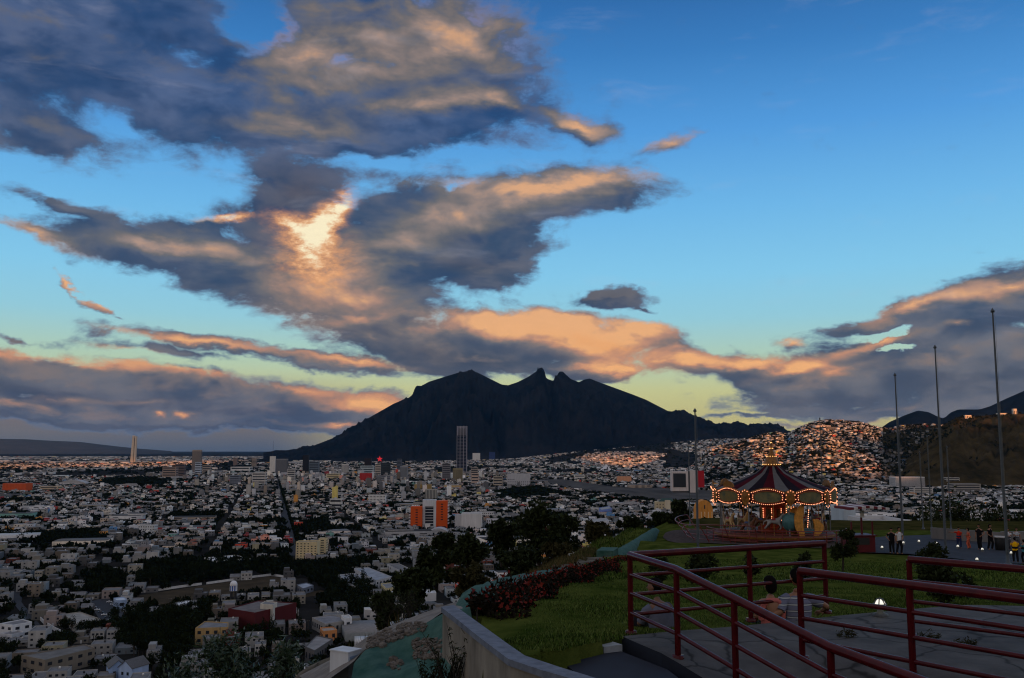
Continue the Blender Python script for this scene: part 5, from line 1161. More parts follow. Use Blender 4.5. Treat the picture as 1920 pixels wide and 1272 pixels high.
BV = [bvh_of(lin.data), bvh_of(pth.data), bvh_of(bpy.data.objects['hilltop_ground'].data)]
def cast(px, py):
    best = None
    for b in BV:
        h = b.ray_cast(Vector((0, 0, CAMZ)), ray(px, py).normalized(), 300)
        if h[0] is not None and (best is None or h[3] < best[1]): best = (h[0], h[3])
    return best[0] if best else ground_hit(px, py)
def berm(name, pts, w, h, seed):
    """lined kerb following the hill edge: rounded section"""
    n = 60; P = [ground_hit(*p) if len(p) == 2 else at(*p) for p in pts]; G = np.zeros((n, 9, 3))
    for i in range(n):
        q = i / (n - 1) * (len(P) - 1); k = min(int(q), len(P) - 2); c = P[k].lerp(P[k + 1], q - k); t = (P[k + 1] - P[k]).normalized(); s = Vector((-t.y, t.x, 0)).normalized()
        for j in range(9):
            a = math.pi * j / 8; wob = mnoise.noise(Vector((c.x, c.y, seed))) * .12
            p = c + s * (math.cos(a) * w * (1 + wob)); G[i, j] = (p.x, p.y, c.z - .5 + (h + .5) * math.sin(a) ** .6 + mnoise.noise(Vector((p.x * 2, p.y * 2, seed))) * .05)
    return tag(link(name, grid_mesh(name, G), None, [m_teal]), kind='structure')
def near_edge(Y, off): return Vector((float(edge_x(Y)) + off, Y, float(lawn_z(Y))))
def berm_w(name, Ys, off, w, h, seed):
    n = 60; G = np.zeros((n, 9, 3))
    for i in range(n):
        Y = Ys[0] + (Ys[1] - Ys[0]) * i / (n - 1); c = near_edge(Y, off); t = (near_edge(Y + .5, off) - c).normalized(); s = Vector((-t.y, t.x, 0)).normalized(); wob = mnoise.noise(Vector((c.x, c.y, seed))) * .2
        for j in range(9):
            tp = float(sm(np.array(min(i, 59 - i) / 9 + .05))); a = math.pi * j / 8; p = c + s * (math.cos(a) * w * (.25 + .75 * tp) * (1 + wob)); G[i, j] = (p.x, p.y, c.z - .4 + (h * tp + .4) * math.sin(a) ** .6 + mnoise.noise(Vector((p.x * 2, p.y * 2, seed))) * .06)
    tag(link(name, grid_mesh(name, G), None, [m_teal]), kind='structure')
berm_w('gutter_kerb', (16.2, 38), -.15, .60, .40, 1); berm_w('gutter_kerb', (58, 93), .1, .55, .85, 2)
b = MB().box(-.5, .5, -1.0, 1.0, -.5, .95); o = b.build('kerb_end', m_teal); o.location = near_edge(56.6, -.1); o.rotation_euler = (0, 0, -.25); tag(o, kind='structure')
def rubble():
    m = MB(); g = random.Random(3)
    for (px0, px1, py0, py1, n) in ((700, 800, 1168, 1208, 420), (775, 828, 1200, 1236, 200), (730, 756, 1238, 1256, 30), (690, 720, 1196, 1215, 60)):
        for _ in range(n):
            px, py = g.uniform(px0, px1), g.uniform(py0, py1)
            if px0 == 700 and abs(py - (1204 - (px - 700) * .36)) > 13: continue
            p = cast(px, py); s = g.uniform(.012, .05) * (1.6 if g.random() < .08 else 1)
            M = Matrix.Translation(p + Vector((0, 0, s * .25))) @ Matrix.Rotation(g.uniform(0, 6), 4, 'Z') @ Matrix.Rotation(g.uniform(-.6, .6), 4, 'X') @ Matrix.Diagonal((s * 1.3, s, s * .7, 1))
            t = MB().ball((0, 0, 0), 1, 6); m.add([M @ (Vector(v) * (1 + .25 * mnoise.noise(Vector(v) * 2 + p))) for v in t.v], t.f)
    tag(m.build('rubble', mat('rubble_stone', (.06, .053, .046), .95, spec=0, col2=(.17, .15, .13), scale=9)), 'broken stones and gravel along the lined gutter', 'rubble', kind='stuff')
rubble()
def white_box():
    p = cast(646, 1240); s = p.y / F; w = 30 * s; r = empty('concrete_box', (p.x, p.y, p.z - .02), -.55, 'small white concrete utility box with a flat lid on the bare ground', 'box')
    mw = mat('box_paint', (.50, .53, .56), .8, .15, 3, streak=True)
    MB().box(-w * .72, w * .72, -w * .5, w * .62, -.3, 21 * s).build('box_body', mw, r); MB().box(-w * .77, w * .77, -w * .55, w * .67, 21 * s + .003, 23.5 * s).build('lid', mw, r)
    MB().box(w * .722, w * .735, -.1, .12, 9 * s, 14 * s).build('vent', mat('box_vent', (.18, .25, .36), .6), r)
white_box()
# --- grass
def blades(name, n, region, hgt, wid, cols, seed, dens=None, label=None, lean=.5):
    g = np.random.default_rng(seed); X, Y = region(g, n)
    if dens is not None: k = dens(X, Y, g); X, Y = X[k], Y[k]
    m = len(X); Z = terr(X, Y) + np.clip((edge_x(Y) - X) / 1.5, 0, 1) * .0 - .02; a = g.uniform(0, 6.28, m); h = hgt * g.uniform(.5, 1.4, m); w = wid * g.uniform(.6, 1.4, m); l = g.uniform(-1, 1, (m, 2)) * lean * h[:, None]
    V = np.stack([np.stack([X - np.cos(a) * w, Y - np.sin(a) * w, Z], -1), np.stack([X + np.cos(a) * w, Y + np.sin(a) * w, Z], -1), np.stack([X + l[:, 0], Y + l[:, 1], Z + h], -1)], 1).reshape(-1, 3)
    me = np_mesh(name, V, np.arange(3 * m).reshape(-1, 3)); c = np.array(cols); ci = c[g.integers(0, len(c), m)] * g.uniform(.7, 1.3, (m, 1)); face_colour(me, ci)
    tag(link(name, me, None, [mat('grass_blades', (.5, .5, .5), .8, .1, 3, src='attr', spec=.05)]), label, 'grass', kind='stuff')
def reg_near(g, n): Y = 10 + 22 * g.random(n) ** 1.6; return g.uniform(-.6, 13, n) * (.35 + Y / 34), Y
GREEN = [(.010, .022, .003), (.030, .060, .008), (.056, .100, .016), (.11, .15, .040)]
blades('lawn_grass', 260000, reg_near, .055, .008, GREEN, 5, lambda X, Y, g: (X > edge_x(Y) + 1.1) & ~in_poly(X, Y, slab_poly) & ~in_poly(X, Y, CUT) & (fbm2(X * .6, Y * .6, 66, 4) + g.random(len(X)) * .5 > .42) & ~((Y < 11.2) & (X < 1.2)) & ~((Y < 12.1) & (X > 1.1)), label='short green grass of the lawn', lean=.6)
def reg_far(g, n): Y = 30 + 34 * g.random(n) ** 1.3; return g.uniform(0, .62, n) * Y + 1, Y
blades('lawn_grass', 60000, reg_far, .10, .022, GREEN, 6, lambda X, Y, g: (X > edge_x(Y) + 1.0) & (fbm2(X * .35, Y * .35, 67, 4) + g.random(len(X)) * .3 > .60), label='rough green grass of the lawn below the carousel', lean=.7)
DRY = [(.10, .08, .034), (.050, .050, .018), (.030, .036, .012), (.10, .070, .030)]
def reg_dry(g, n): Y = 21 + 41 * g.random(n) ** 1.3; return edge_x(Y) - g.uniform(.9, 7, n), Y
blades('dry_grass', 80000, reg_dry, .30, .018, DRY, 7, lambda X, Y, g: (fbm2(X * .4, Y * .25, 68, 4) + g.random(len(X)) * .35 > .62) & (X < edge_x(Y) - np.where(Y < 24, 2.2, .9)), label='tall dry brown and green grass on the hill edge', lean=.45)
def reg_slope(g, n): Y = 56 + 36 * g.random(n); return edge_x(Y) - g.uniform(.6, 9, n), Y
blades('slope_grass', 20000, reg_slope, .22, .03, GREEN + [(.06, .075, .02)], 8, label='bright green grass beyond the lined kerb', lean=.6)
# ---------------------------------------------------------------- dark red tube railings
m_red = mat('red_enamel', (.038, .0020, .0042), .24, .5, 9, spec=.2, bump=.0012, bscale=45, col2=(.074, .0050, .0080), detail=9)
def railing(label, tops, base_z, posts, rails=(.27, .52, .77), r_top=.048, r_mid=.026, r_post=.037, end=None):
    """tops: world points of the handrail; posts: (index along tops as float); rails: drop below the handrail"""
    o = tops[0].copy(); o.z = base_z(tops[0]); r = empty('metal_railing', o, 0, label, 'railing', 'red railings round the paved terrace'); T = [t - o for t in tops]
    MB().tube(T, r_top, 14).build('handrail', m_red, r)
    for d in rails: MB().tube([t - Vector((0, 0, d)) for t in T], r_mid, 10).build('rail', m_red, r)
    for q in posts:
        i = min(int(q), len(T) - 2); p = T[i].lerp(T[i + 1], q - i); bz = base_z(p + o) - o.z
        m = MB().tube([(p.x, p.y, bz - .03), (p.x, p.y, p.z - .01)], r_post, 12); m.lathe([(.01, bz + .012), (.075, bz + .012), (.075, bz - .03)], 14, (p.x, p.y, 0)); m.build('post', m_red, r)
    return r
TZ = CAMZ - 1.42
c0 = onz(1181, 1041, TZ); c1 = onz(1545, 1019, TZ)
slab_base = lambda p: ramp_z(p.x, p.y)
P2 = at(1268, 1068, 11.45); P3 = at(1376, 1122, 10.55); P4 = at(1557, 1214, 9.35); P5 = at(1716, 1273, 8.5); P6 = P5 + (P5 - P4) * .9
railing('long red railing sloping down from the terrace corner to the bottom edge', [c0, P2, P3, P4, P5, P6], slab_base, [1, 2, 3, 4], rails=(.255, .50, .755))
mid = c0.lerp(c1, .585)
railing('red railing along the back edge of the terrace behind the seated couple', [c0 + Vector((.0, .0, 0)), mid, c1], slab_base, [0, 1, 2], rails=(.27, .52, .78))
s0 = onz(1499, 1071, TZ - .02); s1 = onz(1925, 1125, TZ - .02); s2 = s1 + (s1 - s0) * .5
railing('middle red railing that starts beside the seated couple and runs right', [s0, s1, s2], lambda p: SL, [.0, .535, 1.5], rails=(.28, .54, .79))
t0 = onz(1704, 1049, TZ - .03); t1 = onz(1925, 1068, TZ - .03); t2 = t1 + (t1 - t0) * .6
railing('right red railing, the far one starting beside the lawn bush', [t0, t1, t2], lambda p: SL, [.0, 1.3], rails=(.28, .54, .79))
# ---------------------------------------------------------------- bushes, hedge, trees of the lookout
def leaves_mesh(name, centers, radii, n, leaf, seed, aspect=.5, shell=.55, droop=0):
    """n leaf faces spread through blobs (centre, radius), leaf-shaped and turned at random"""
    g = np.random.default_rng(seed); C = np.array(centers, float); Rr = np.array(radii, float); w = Rr ** 2; i = g.choice(len(C), n, p=w / w.sum()); d = g.normal(0, 1, (n, 3)); d /= np.linalg.norm(d, axis=1)[:, None]
    p = C[i] + d * (Rr[i] * (shell + (1.05 - shell) * g.random(n)))[:, None]
    a = g.normal(0, 1, (n, 3)) + d * .8; a[:, 2] -= droop; a /= np.linalg.norm(a, axis=1)[:, None]; b = np.cross(a, g.normal(0, 1, (n, 3))); b /= np.linalg.norm(b, axis=1)[:, None]
    s = leaf * g.uniform(.6, 1.4, (n, 1)); V = np.stack([p - a * s, p + b * s * aspect, p + a * s, p - b * s * aspect], 1).reshape(-1, 3)
    return np_mesh(name, V, np.arange(4 * n).reshape(-1, 4))
m_bush = mat('bush_leaves', (.005, .009, .003), .7, col2=(.030, .040, .013), scale=3, spec=.06)
m_bushlit = mat('glossy_leaves', (.014, .030, .012), .45, col2=(.040, .070, .034), scale=4, spec=.4)
m_olive = mat('olive_leaves', (.020, .022, .009), .8, spec=.05, col2=(.050, .044, .018), scale=3)
m_hedge = mat('hedge_leaves', (.006, .008, .004), .8, spec=.05, col2=(.020, .012, .008), scale=4)
m_flower = mat('red_flowers', (.075, .004, .005), .7, spec=.1, col2=(.17, .022, .010), scale=5)
m_twig = mat('twig_bark', (.025, .020, .016), .9)
def bush(name, label, cat, p, w, h, n, leaf, seed, m=None, group=None, stems=5, blobs_=9, low=.15, aspect=.5, shell=.5, rsc=1.0):
    g = random.Random(seed); r = empty(name, p, g.uniform(0, 6), label, cat, group); cs = []; rs = []
    for k in range(blobs_):
        a = g.uniform(0, 6.28); q = g.uniform(0, .68); z = h * g.uniform(low + .1, .86); f = math.sqrt(max(.15, 1 - ((z / h - .45) / .6) ** 2)); cs.append((math.cos(a) * w / 2 * q * f, math.sin(a) * w / 2 * q * f, z)); rs.append(g.uniform(.20, .36) * min(w, h) * rsc)
    me = leaves_mesh('foliage', cs, rs, n, leaf, seed, aspect, shell); link('foliage', me, r, [m or m_bush])
    t = MB()
    for k in range(stems):
        c = cs[k % len(cs)]; t.tube([(0, 0, -.25), (c[0] * .3, c[1] * .3, c[2] * .45), c], [.018 * h + .01, .012 * h + .006, .006], 6)
    t.build('stem', m_twig, r); return r
LB = 'dark bushes on the lawn'
for (px, py, Y, w, h, n, lab) in [(1316, 1074, 27, .95, .95, 1500, 'round dark bush on the lawn behind the top of the back railing, left of three'), (1408, 1056, 34, .72, .75, 900, 'small round bush with pale specks in front of the carousel'), (1507, 1066, 30, .66, .85, 1000, 'small upright bush on the lawn below the golden chariot'), (1752, 1052, 52, 1.9, 1.25, 1500, 'spiky dark bush at the edge of the plaza between the flagpoles'), (1768, 1118, 19, 1.25, .85, 2200, 'wide dark bush on the lawn behind the right red railing'), (1240, 1098, 24, .55, .70, 700, 'thin leafy shrub beside the person behind the railing corner')]:
    d = ray(px, py); x = d.x / d.y * Y; bush('lawn_bush', lab, 'bush', (x, Y, tz1(x, Y)), w, h, n, .035 + Y * .0009, int(px), group=LB)
def young_tree():
    d = ray(1580, 1056); Y = 40; x = d.x / d.y * Y; g = random.Random(4); r = empty('young_tree', (x, Y, tz1(x, Y)), 0, 'young ragged tree standing on the lawn right of the carousel', 'tree'); cs = [(g.uniform(-.5, .5), g.uniform(-.5, .5), g.uniform(.55, 1.65)) for _ in range(16)]
    link('crown', leaves_mesh('crown', cs, [g.uniform(.16, .30) for _ in cs], 1900, .07, 14, .45, .3), r, [m_bush]); t = MB().tube([(0, 0, -.2), (.02, 0, .5), (0, .03, 1.5)], [.05, .04, .012], 7)
    for c in cs[:9]: t.tube([(0, 0, .35 + .3 * c[2]), c], [.02, .006], 5)
    t.build('trunk', m_twig, r)
young_tree()
def hedge():
    r = empty('flower_hedge', near_edge(15, 1.2), 0, 'long dark red flowering hedge between the lawn and the lined kerb', 'hedge'); o = r.location; g = random.Random(8); cs = []; rs = []
    for k in range(260):
        Y = 15.2 + 36 * (k / 260) ** 1.2; s = 1 + .010 * (Y - 15); off = interp(Y, [(15, .50), (27, .85), (35, 1.0), (52, 1.5)]); p = near_edge(Y, off + g.uniform(-.42, .42) * s) - o; cs.append((p.x, p.y, p.z + g.uniform(.02, .34) * s)); rs.append(g.uniform(.12, .24) * s)
    link('foliage', leaves_mesh('foliage', cs, rs, 30000, .050, 21, .5, .3), r, [m_hedge]); link('flowers', leaves_mesh('flowers', [(a, b, c + .06) for a, b, c in cs], [q * 1.05 for q in rs], 4200, .034, 22, .8, .85), r, [m_flower]).__setitem__('kind', 'stuff')
    t = MB()
    for c in cs[::3]: t.tube([(c[0], c[1], c[2] - .7), c], [.02, .008], 5)
    t.build('stem', m_twig, r)
hedge()
# shrubs and trees on the slope outside the kerb
SH = 'dark shrubs and trees on the hill slope'
SLOPE = [(1012, 1052, 1.0, 62, 150, 128, 'tall dark tree on the slope right of the big white warehouse, the tallest there'), (940, 1048, 1, 66, 100, 88, 'dark spreading tree on the slope below the white shop block'), (880, 1070, 1, 56, 110, 80, 'dark wide tree on the slope below the curved sheet roof'), (1060, 1035, 1, 74, 80, 84, 'dark tree touching the right side of the tallest slope tree'), (820, 1090, 1, 48, 120, 74, 'low dark tree clump on the slope left of the curved sheet roof'), (970, 1085, 1, 48, 110, 66, 'broad black shrub under the tallest slope tree'), (890, 1112, 1, 40, 120, 62, 'broad black shrub above the brown grass of the hill edge'), (770, 1128, 1, 36, 110, 66, 'broad black shrub on the slope below the school wings'), (1120, 1020, 1, 84, 84, 46, 'green-brown shrub behind the bright grass of the lined kerb'), (1180, 1000, 1, 100, 80, 34, 'low dark shrub at the far tip of the lined kerb'), (1045, 1065, 1, 56, 90, 50, 'dark shrub with a rusty side beside the lined kerb'), (720, 1162, 1, 31, 90, 52, 'dark shrub on the slope above the concrete path'), (1240, 992, 1, 112, 70, 40, 'dark bush at the end of the grass strip left of the carousel'), (1275, 988, 1, 108, 60, 56, 'dark bush beside the first flagpole'), (840, 1045, 1, 72, 90, 50, 'dark round shrub left of the curved sheet roof')]
for k, (px, py, _, Y, wpx, hpx, lab) in enumerate(SLOPE):
    s = Y / F; p = at(px, py, Y); p.z -= .3; w, h = wpx * s * .9, hpx * s * .82 + .4
    bush('slope_tree' if hpx > 70 else 'slope_shrub', lab, 'tree' if hpx > 70 else 'shrub', p, w, h, 3400, .05 + .0016 * Y, 100 + k, m_olive if 'brown' in lab or 'rusty' in lab else m_bush, SH, stems=9, blobs_=22, low=.05, shell=.15, rsc=.62)
def bare_bush():
    p = at(742, 1168, 25); r = empty('bare_bush', p, 0, 'thin nearly bare bush with fine twigs in front of the school wings', 'bush', SH); g = random.Random(12); t = MB(); tips = []
    def grow(a, d, L, rad, lev):
        b = a + d * L; t.tube([a, a.lerp(b, .5) + Vector((g.uniform(-.05, .05), g.uniform(-.05, .05), 0)) * L, b], [rad, rad * .85, rad * .6], 4)
        tips.append(b)
        if lev:
            for _ in range(3 if lev > 1 else 4): grow(a.lerp(b, g.uniform(.45, 1)), (d + Vector((g.uniform(-.9, .9), g.uniform(-.9, .9), g.uniform(-.25, .6)))).normalized(), L * g.uniform(.55, .8), rad * .6, lev - 1)
    for _ in range(6): grow(Vector((g.uniform(-.25, .25), g.uniform(-.25, .25), -.4)), Vector((g.uniform(-.8, .8), g.uniform(-.8, .8), 1)).normalized(), .62, .014, 3)
    t.build('branches', m_twig, r); link('leaves', leaves_mesh('leaves', [tuple(q) for q in tips], [.06] * len(tips), 900, .028, 5, .4, .2), r, [m_bush])
bare_bush()
def leafy_bush():
    """big-leaved bush rising from below the bottom edge, left of the path"""
    LBS = 'glossy leaved bushes at the bottom edge'
    for k, (px, py, Y, w, h, n, lab) in enumerate([(430, 1330, 24, 2.3, 1.9, 1500, 'large bush with long glossy leaves in front of the dark red block'), (530, 1320, 23, 1.7, 1.45, 1100, 'glossy-leaved bush with drooping tips between the red block and the bare path'), (350, 1345, 25, 1.6, 1.6, 900, 'darker leafy bush left of the large glossy bush'), (585, 1290, 21, 1.0, .55, 900, 'low bright green weeds beside the bare path')]):
        p = at(px, py, Y); bush('leafy_bush', lab, 'bush', p, w, h, n, .085 if k < 3 else .05, 300 + k, m_bushlit, LBS, stems=8, blobs_=12, aspect=.28, shell=.15)
leafy_bush()
def weeds():
    for k, (px, py, Y, h, n, lab) in enumerate([(880, 1270, 12.0, .75, 26, 'tall thin weeds growing against the face of the parapet wall'), (838, 1285, 12.2, .5, 40, 'dark weed tuft at the foot of the parapet wall end')]):
        p = at(px, py, Y); r = empty('weed_tuft', p, 0, lab, 'weeds'); g = random.Random(k + 40); t = MB(); c = []
        for _ in range(n):
            a = g.uniform(0, 6.28); l = h * g.uniform(.5, 1.1); d = Vector((math.cos(a) * .35, math.sin(a) * .35 - .1, 1)); b = Vector((g.uniform(-.3, .3), g.uniform(-.12, .12), -.15)); t.tube([b, b + d * l * .6, b + d * l + Vector((math.cos(a), math.sin(a), -.4)) * .1 * l], [.006, .005, .002], 4); c += [tuple(b + d * l * q) for q in (.5, .7, .9)]
        t.build('stalk', m_twig, r); link('leaves', leaves_mesh('leaves', c, [.05] * len(c), n * 22, .03, k, .22, .1, .4), r, [m_bush])
    for k, (px, py, lab) in enumerate([(1590, 1196, 'small dry tuft growing from a crack near the bottom of the terrace'), (1745, 1200, 'dry grass tuft in a terrace crack behind the right railing post'), (1815, 1213, 'low dark weed in a terrace crack near the right edge')]):
        p = onz(px, py, SL); r = empty('crack_weed', p, 0, lab, 'weeds'); link('leaves', leaves_mesh('leaves', [(0, 0, .04), (.09, .02, .03), (-.1, .03, .03)], [.09, .06, .06], 150, .035, 60 + k, .18, .1), r, [m_olive])
weeds()
# tall trees beyond the plaza, rooted on the slope behind it
for k, (px, top, wpx, Y, lab) in enumerate([(1745, 958, 90, 150, 'dark tree behind the plaza wall between the flagpoles'), (1795, 936, 130, 160, 'large dark tree behind the people in red'), (1870, 942, 110, 165, 'large dark tree behind the tallest flagpole'), (1690, 985, 50, 140, 'olive tree in front of the white hillside house'), (1660, 990, 40, 135, 'small dark tree left of the white hillside house'), (1930, 955, 80, 150, 'dark tree at the right edge behind the plaza'), (1340, 990, 60, 125, 'dark tree behind the left side of the carousel'), (1290, 968, 60, 150, 'dark tree left of the ochre building'), (1322, 956, 36, 140, 'thin dark tree right in front of the ochre building')]):
    s = Y / F; t = at(px, top, Y); w = wpx * s; h = 13; r = bush('plaza_tree', lab, 'tree', (t.x, Y, t.z - h), w, h, 2400, .30, 500 + k, m_bush, 'trees behind the plaza', stems=6, blobs_=16, low=.35, shell=.2)
# ---------------------------------------------------------------- the carousel and its square
CY = 83.0; CX = at(1451, 1000, CY).x; CZ = tz1(CX, CY) + .05
def disc(name, c, r0, r1, z, m, n=72, a0=0, a1=2 * math.pi):
    k = n + 1; A = np.linspace(a0, a1, k); R_ = np.linspace(r0, r1, 5); P = np.stack([c[0] + R_[:, None] * np.cos(A), c[1] + R_[:, None] * np.sin(A), np.full((5, k), z)], -1); return tag(link(name, grid_mesh(name, P), None, [m]), kind='structure')
m_brick = mat('paving_brick', (.040, .030, .028), .9, spec=.05, col2=(.085, .066, .058), scale=3)
m_plaza = mat('plaza_asphalt', (.030, .034, .044), .85, spec=.05, col2=(.050, .055, .068), scale=.8, bump=.004, bscale=20)
def pave(name, pts, m, lift):
    P = [Vector((x, y, 0)) for x, y in pts]; me = bpy.data.meshes.new(name); bm = bmesh.new(); f = bm.faces.new([bm.verts.new(p) for p in P]); bmesh.ops.triangulate(bm, faces=[f]); bmesh.ops.subdivide_edges(bm, edges=bm.edges[:], cuts=7, use_grid_fill=True)
    for v in bm.verts: v.co.z = tz1(v.co.x, v.co.y) + lift
    bm.to_mesh(me); bm.free(); return tag(link(name, me, None, [m]), kind='structure')
pave('carousel_paving', [(CX + 9.6 * math.cos(a), CY + 9.6 * math.sin(a)) for a in np.linspace(0, 2 * math.pi, 26)[:-1]], m_brick, .06)
def gp(px, py): p = ground_hit(px, py, 20, 119); return (p.x, p.y)
pave('plaza', [gp(1606, 1038), gp(1700, 1041), gp(1793, 1050), gp(1890, 1060), (60, 60), (75, 75), (75, 108), gp(1660, 1008), gp(1600, 1016)], m_plaza, .09)
m_stripe = [mat('canvas_red', (.050, .004, .008), .8, .25, 2, spec=.03), mat('canvas_grey', (.090, .086, .086), .8, .15, 2, spec=.1), mat('canvas_navy', (.011, .007, .012), .8, .2, 2, spec=.03)]
m_gold = mat('gold_paint', (.20, .085, .014), .5, .5, 6, spec=.3); m_crim = mat('crimson_paint', (.085, .008, .008), .5, .25, 3)
m_bulb = mat('lamp_bulb', (1, .6, .4), .5, emit=(1, .36, .17), es=2.2); m_bulbs_w = mat('lamp_bulb_gold', (1, .8, .4), .5, emit=(1, .50, .16), es=2.0)
m_pic = [mat('panel_picture_a', (.05, .07, .05), .6, col2=(.20, .17, .07), scale=1.6), mat('panel_picture_b', (.20, .13, .03), .6, col2=(.06, .08, .05), scale=1.9)]
m_brass = mat('brass', (.45, .30, .10), .35, .1, 3, metal=.8); m_wood = mat('deck_wood', (.10, .035, .022), .7, .3, 3); m_steel = mat('galvanised', (.16, .17, .18), .5, .15, 2)
car = empty('carousel', (CX, CY, CZ), 0, 'lit fairground carousel with striped canopy, golden finial and rows of glowing bulbs', 'carousel')
zz = lambda py: float(zat(1451, py, CY)) - CZ
def canopy():
    n = 27; zt, ze = zz(873), zz(917); m = MB(); pr = [(0.62, zt), (1.45, zt - .32 * (zt - ze)), (2.9, zt - .62 * (zt - ze)), (4.2, zt - .86 * (zt - ze)), (5.1, ze)]
    for k in range(n): m.lathe(pr, 2, mi=(0, 1, 2)[k % 3], smooth=False, a0=2 * math.pi * k / n + .07, a1=2 * math.pi * (k + 1) / n + .07)
    m.build('canopy', m_stripe, car)
canopy()
def finial():
    b = zz(873); s = 1.01 * CY / F
    f = MB().lathe([(.70, b - .05), (.74, b + .10), (.60, b + .22), (.52, b + .62), (.36, b + .72), (.40, b + .80), (.22, b + 1.10), (.18, b + 1.30), (.10, b + 1.42), (.12, b + 1.5), (.05, b + 1.8), (.03, b + 2.0), (.08, b + 2.06), (.01, b + 2.16)], 20).build('finial', m_gold, car)
    for rr, z0, n in ((.77, b + .10, 20), (.43, b + .80, 12), (.15, b + 1.5, 5), (.06, b + 2.0, 3)):
        m = MB()
        for k in range(n): a = 2 * math.pi * k / n; m.ball((rr * math.cos(a), rr * math.sin(a), z0), .038, 6)
        m.build('bulb_ring', m_bulbs_w, f)
finial()
RB = 5.25; ZT, ZB = zz(917) + .05, zz(940) - .02
def cyl(a, z, r=RB): return (r * math.cos(a), r * math.sin(a), z)
def boards():
    H = ZT - ZB; zc = (ZT + ZB) / 2
    MB().lathe([(RB - .22, ZT - .1), (RB - .12, ZT - .1), (RB - .12, ZB + .12), (RB - .22, ZB + .12), (RB - .22, ZT - .1)], 72).build('board_ring', m_crim, car)
    for k in range(9):
        ac = -math.pi / 2 + R(20) + k * R(40); hw = R(14.6); N_ = 22
        top = lambda u: ZT - .12 + .30 * math.cos(u * math.pi / 2) ** 1.2; bot = lambda u: ZB + .16 - .20 * math.cos(u * math.pi / 2)
        m = MB(); vs = []; fs = []
        for i in range(N_ + 1):
            u = -1 + 2 * i / N_; a = ac + u * hw
            vs += [cyl(a, bot(u), RB - .08), cyl(a, bot(u), RB), cyl(a, top(u), RB), cyl(a, top(u), RB - .08)]
        for i in range(N_):
            for j in range(4): fs.append((i * 4 + j, (i + 1) * 4 + j, (i + 1) * 4 + (j + 1) % 4, i * 4 + (j + 1) % 4))
        pnl = m.add(vs, fs).build('rounding_board', m_crim, car)
        # framed oval picture
        q = MB(); se = lambda c: math.copysign(abs(c) ** .62, c)
        ring = [(se(math.cos(t)) * .80, se(math.sin(t)) * .66) for t in np.linspace(0, 2 * math.pi, 25)[:-1]]
        ce = cyl(ac, zc + .03, RB + .02)
        rg = [cyl(ac + x * hw * f_, zc + .03 + y * f_ * H * .52 * (1 + .12 * math.cos(3 * x)), RB + .02) for f_ in (1, .8, .6, .4, .2) for x, y in ring]
        q.add(rg + [ce], [(o_ * 24 + i, o_ * 24 + (i + 1) % 24, (o_ + 1) * 24 + (i + 1) % 24, (o_ + 1) * 24 + i) for o_ in range(4) for i in range(24)] + [(96 + i, 96 + (i + 1) % 24, 120) for i in range(24)], 0, True); q.build('picture', m_pic[k % 2], pnl)
        fr = MB().tube([cyl(ac + x * hw * 1.06, zc + .03 + y * H * .55 * (1 + .12 * math.cos(3 * x)), RB + .04) for x, y in ring + ring[:1]], .028, 6, cap=False); fr.build('frame', m_gold, pnl)
        bs = MB()
        for i in range(17):
            u = -1 + 2 * i / 16; bs.ball(cyl(ac + u * hw * .97, top(u) - .05, RB + .05), .036, 6); bs.ball(cyl(ac + u * hw * .97, bot(u) + .05, RB + .05), .036, 6)
        for u in (-.97, .97):
            for q in (.3, .5, .7): bs.ball(cyl(ac + u * hw * (.93 - .12 * abs(q - .5)), bot(u) + (top(u) - bot(u)) * q, RB + .05), .036, 6)
        bs.build('bulb_string', m_bulb, pnl)
        tr = MB().tube([cyl(ac + u * hw, top(u) + .03, RB - .03) for u in np.linspace(-1, 1, 13)], .05, 6); tr.build('moulding', m_gold, pnl)
        if k not in (8, 0, 7 if False else 8):
            c = MB(); pts = [cyl(ac + math.cos(t) * R(7), top(0) + .04 + .52 * math.sin(t), RB - .06) for t in np.linspace(0, math.pi, 11)]; p2 = [cyl(ac + math.cos(t) * R(7), top(0) + .04 + .52 * math.sin(t), RB - .16) for t in np.linspace(0, math.pi, 11)]
            c.add(pts + p2, [tuple(range(11)), tuple(range(11, 22))[::-1]] + [(i, 11 + i, 12 + i, i + 1) for i in range(10)]); c.build('shell_crest', m_gold, pnl)
        # shield between two boards
        a2 = ac + R(20); sv = [cyl(a2 + x * R(4.6), zc + y * H * .62, RB + .05 + .05 * (1 - abs(x))) for x, y in ((-1, .7), (0, 1), (1, .7), (.9, -.3), (0, -1.05), (-.9, -.3))]
        sh = MB().add(sv + [cyl(a2, zc, RB + .16)], [(i, (i + 1) % 6, 6) for i in range(6)]).build('shield', m_gold, car)
        b2 = MB()
        for i in range(12): t = 2 * math.pi * i / 12; b2.ball(cyl(a2 + math.cos(t) * R(4.4), zc - .12 + math.sin(t) * H * .62, RB + .13), .038, 6)
        b2.build('bulb_string', m_bulb, sh)
boards()
MB().lathe([(.01, ZB + .25), (RB - .2, ZB + .2)], 48).build('ceiling', mat('ceiling_dark', (.03, .016, .014), .8), car)
pf = MB().lathe([(.01, .62), (5.0, .62), (5.06, .58), (5.06, .30), (4.9, .28), (4.9, .0)], 60).build('platform', [m_wood], car); MB().lathe([(5.08, .56), (5.10, .50), (5.10, .34), (5.08, .32)], 60).build('edge_trim', m_gold, pf)
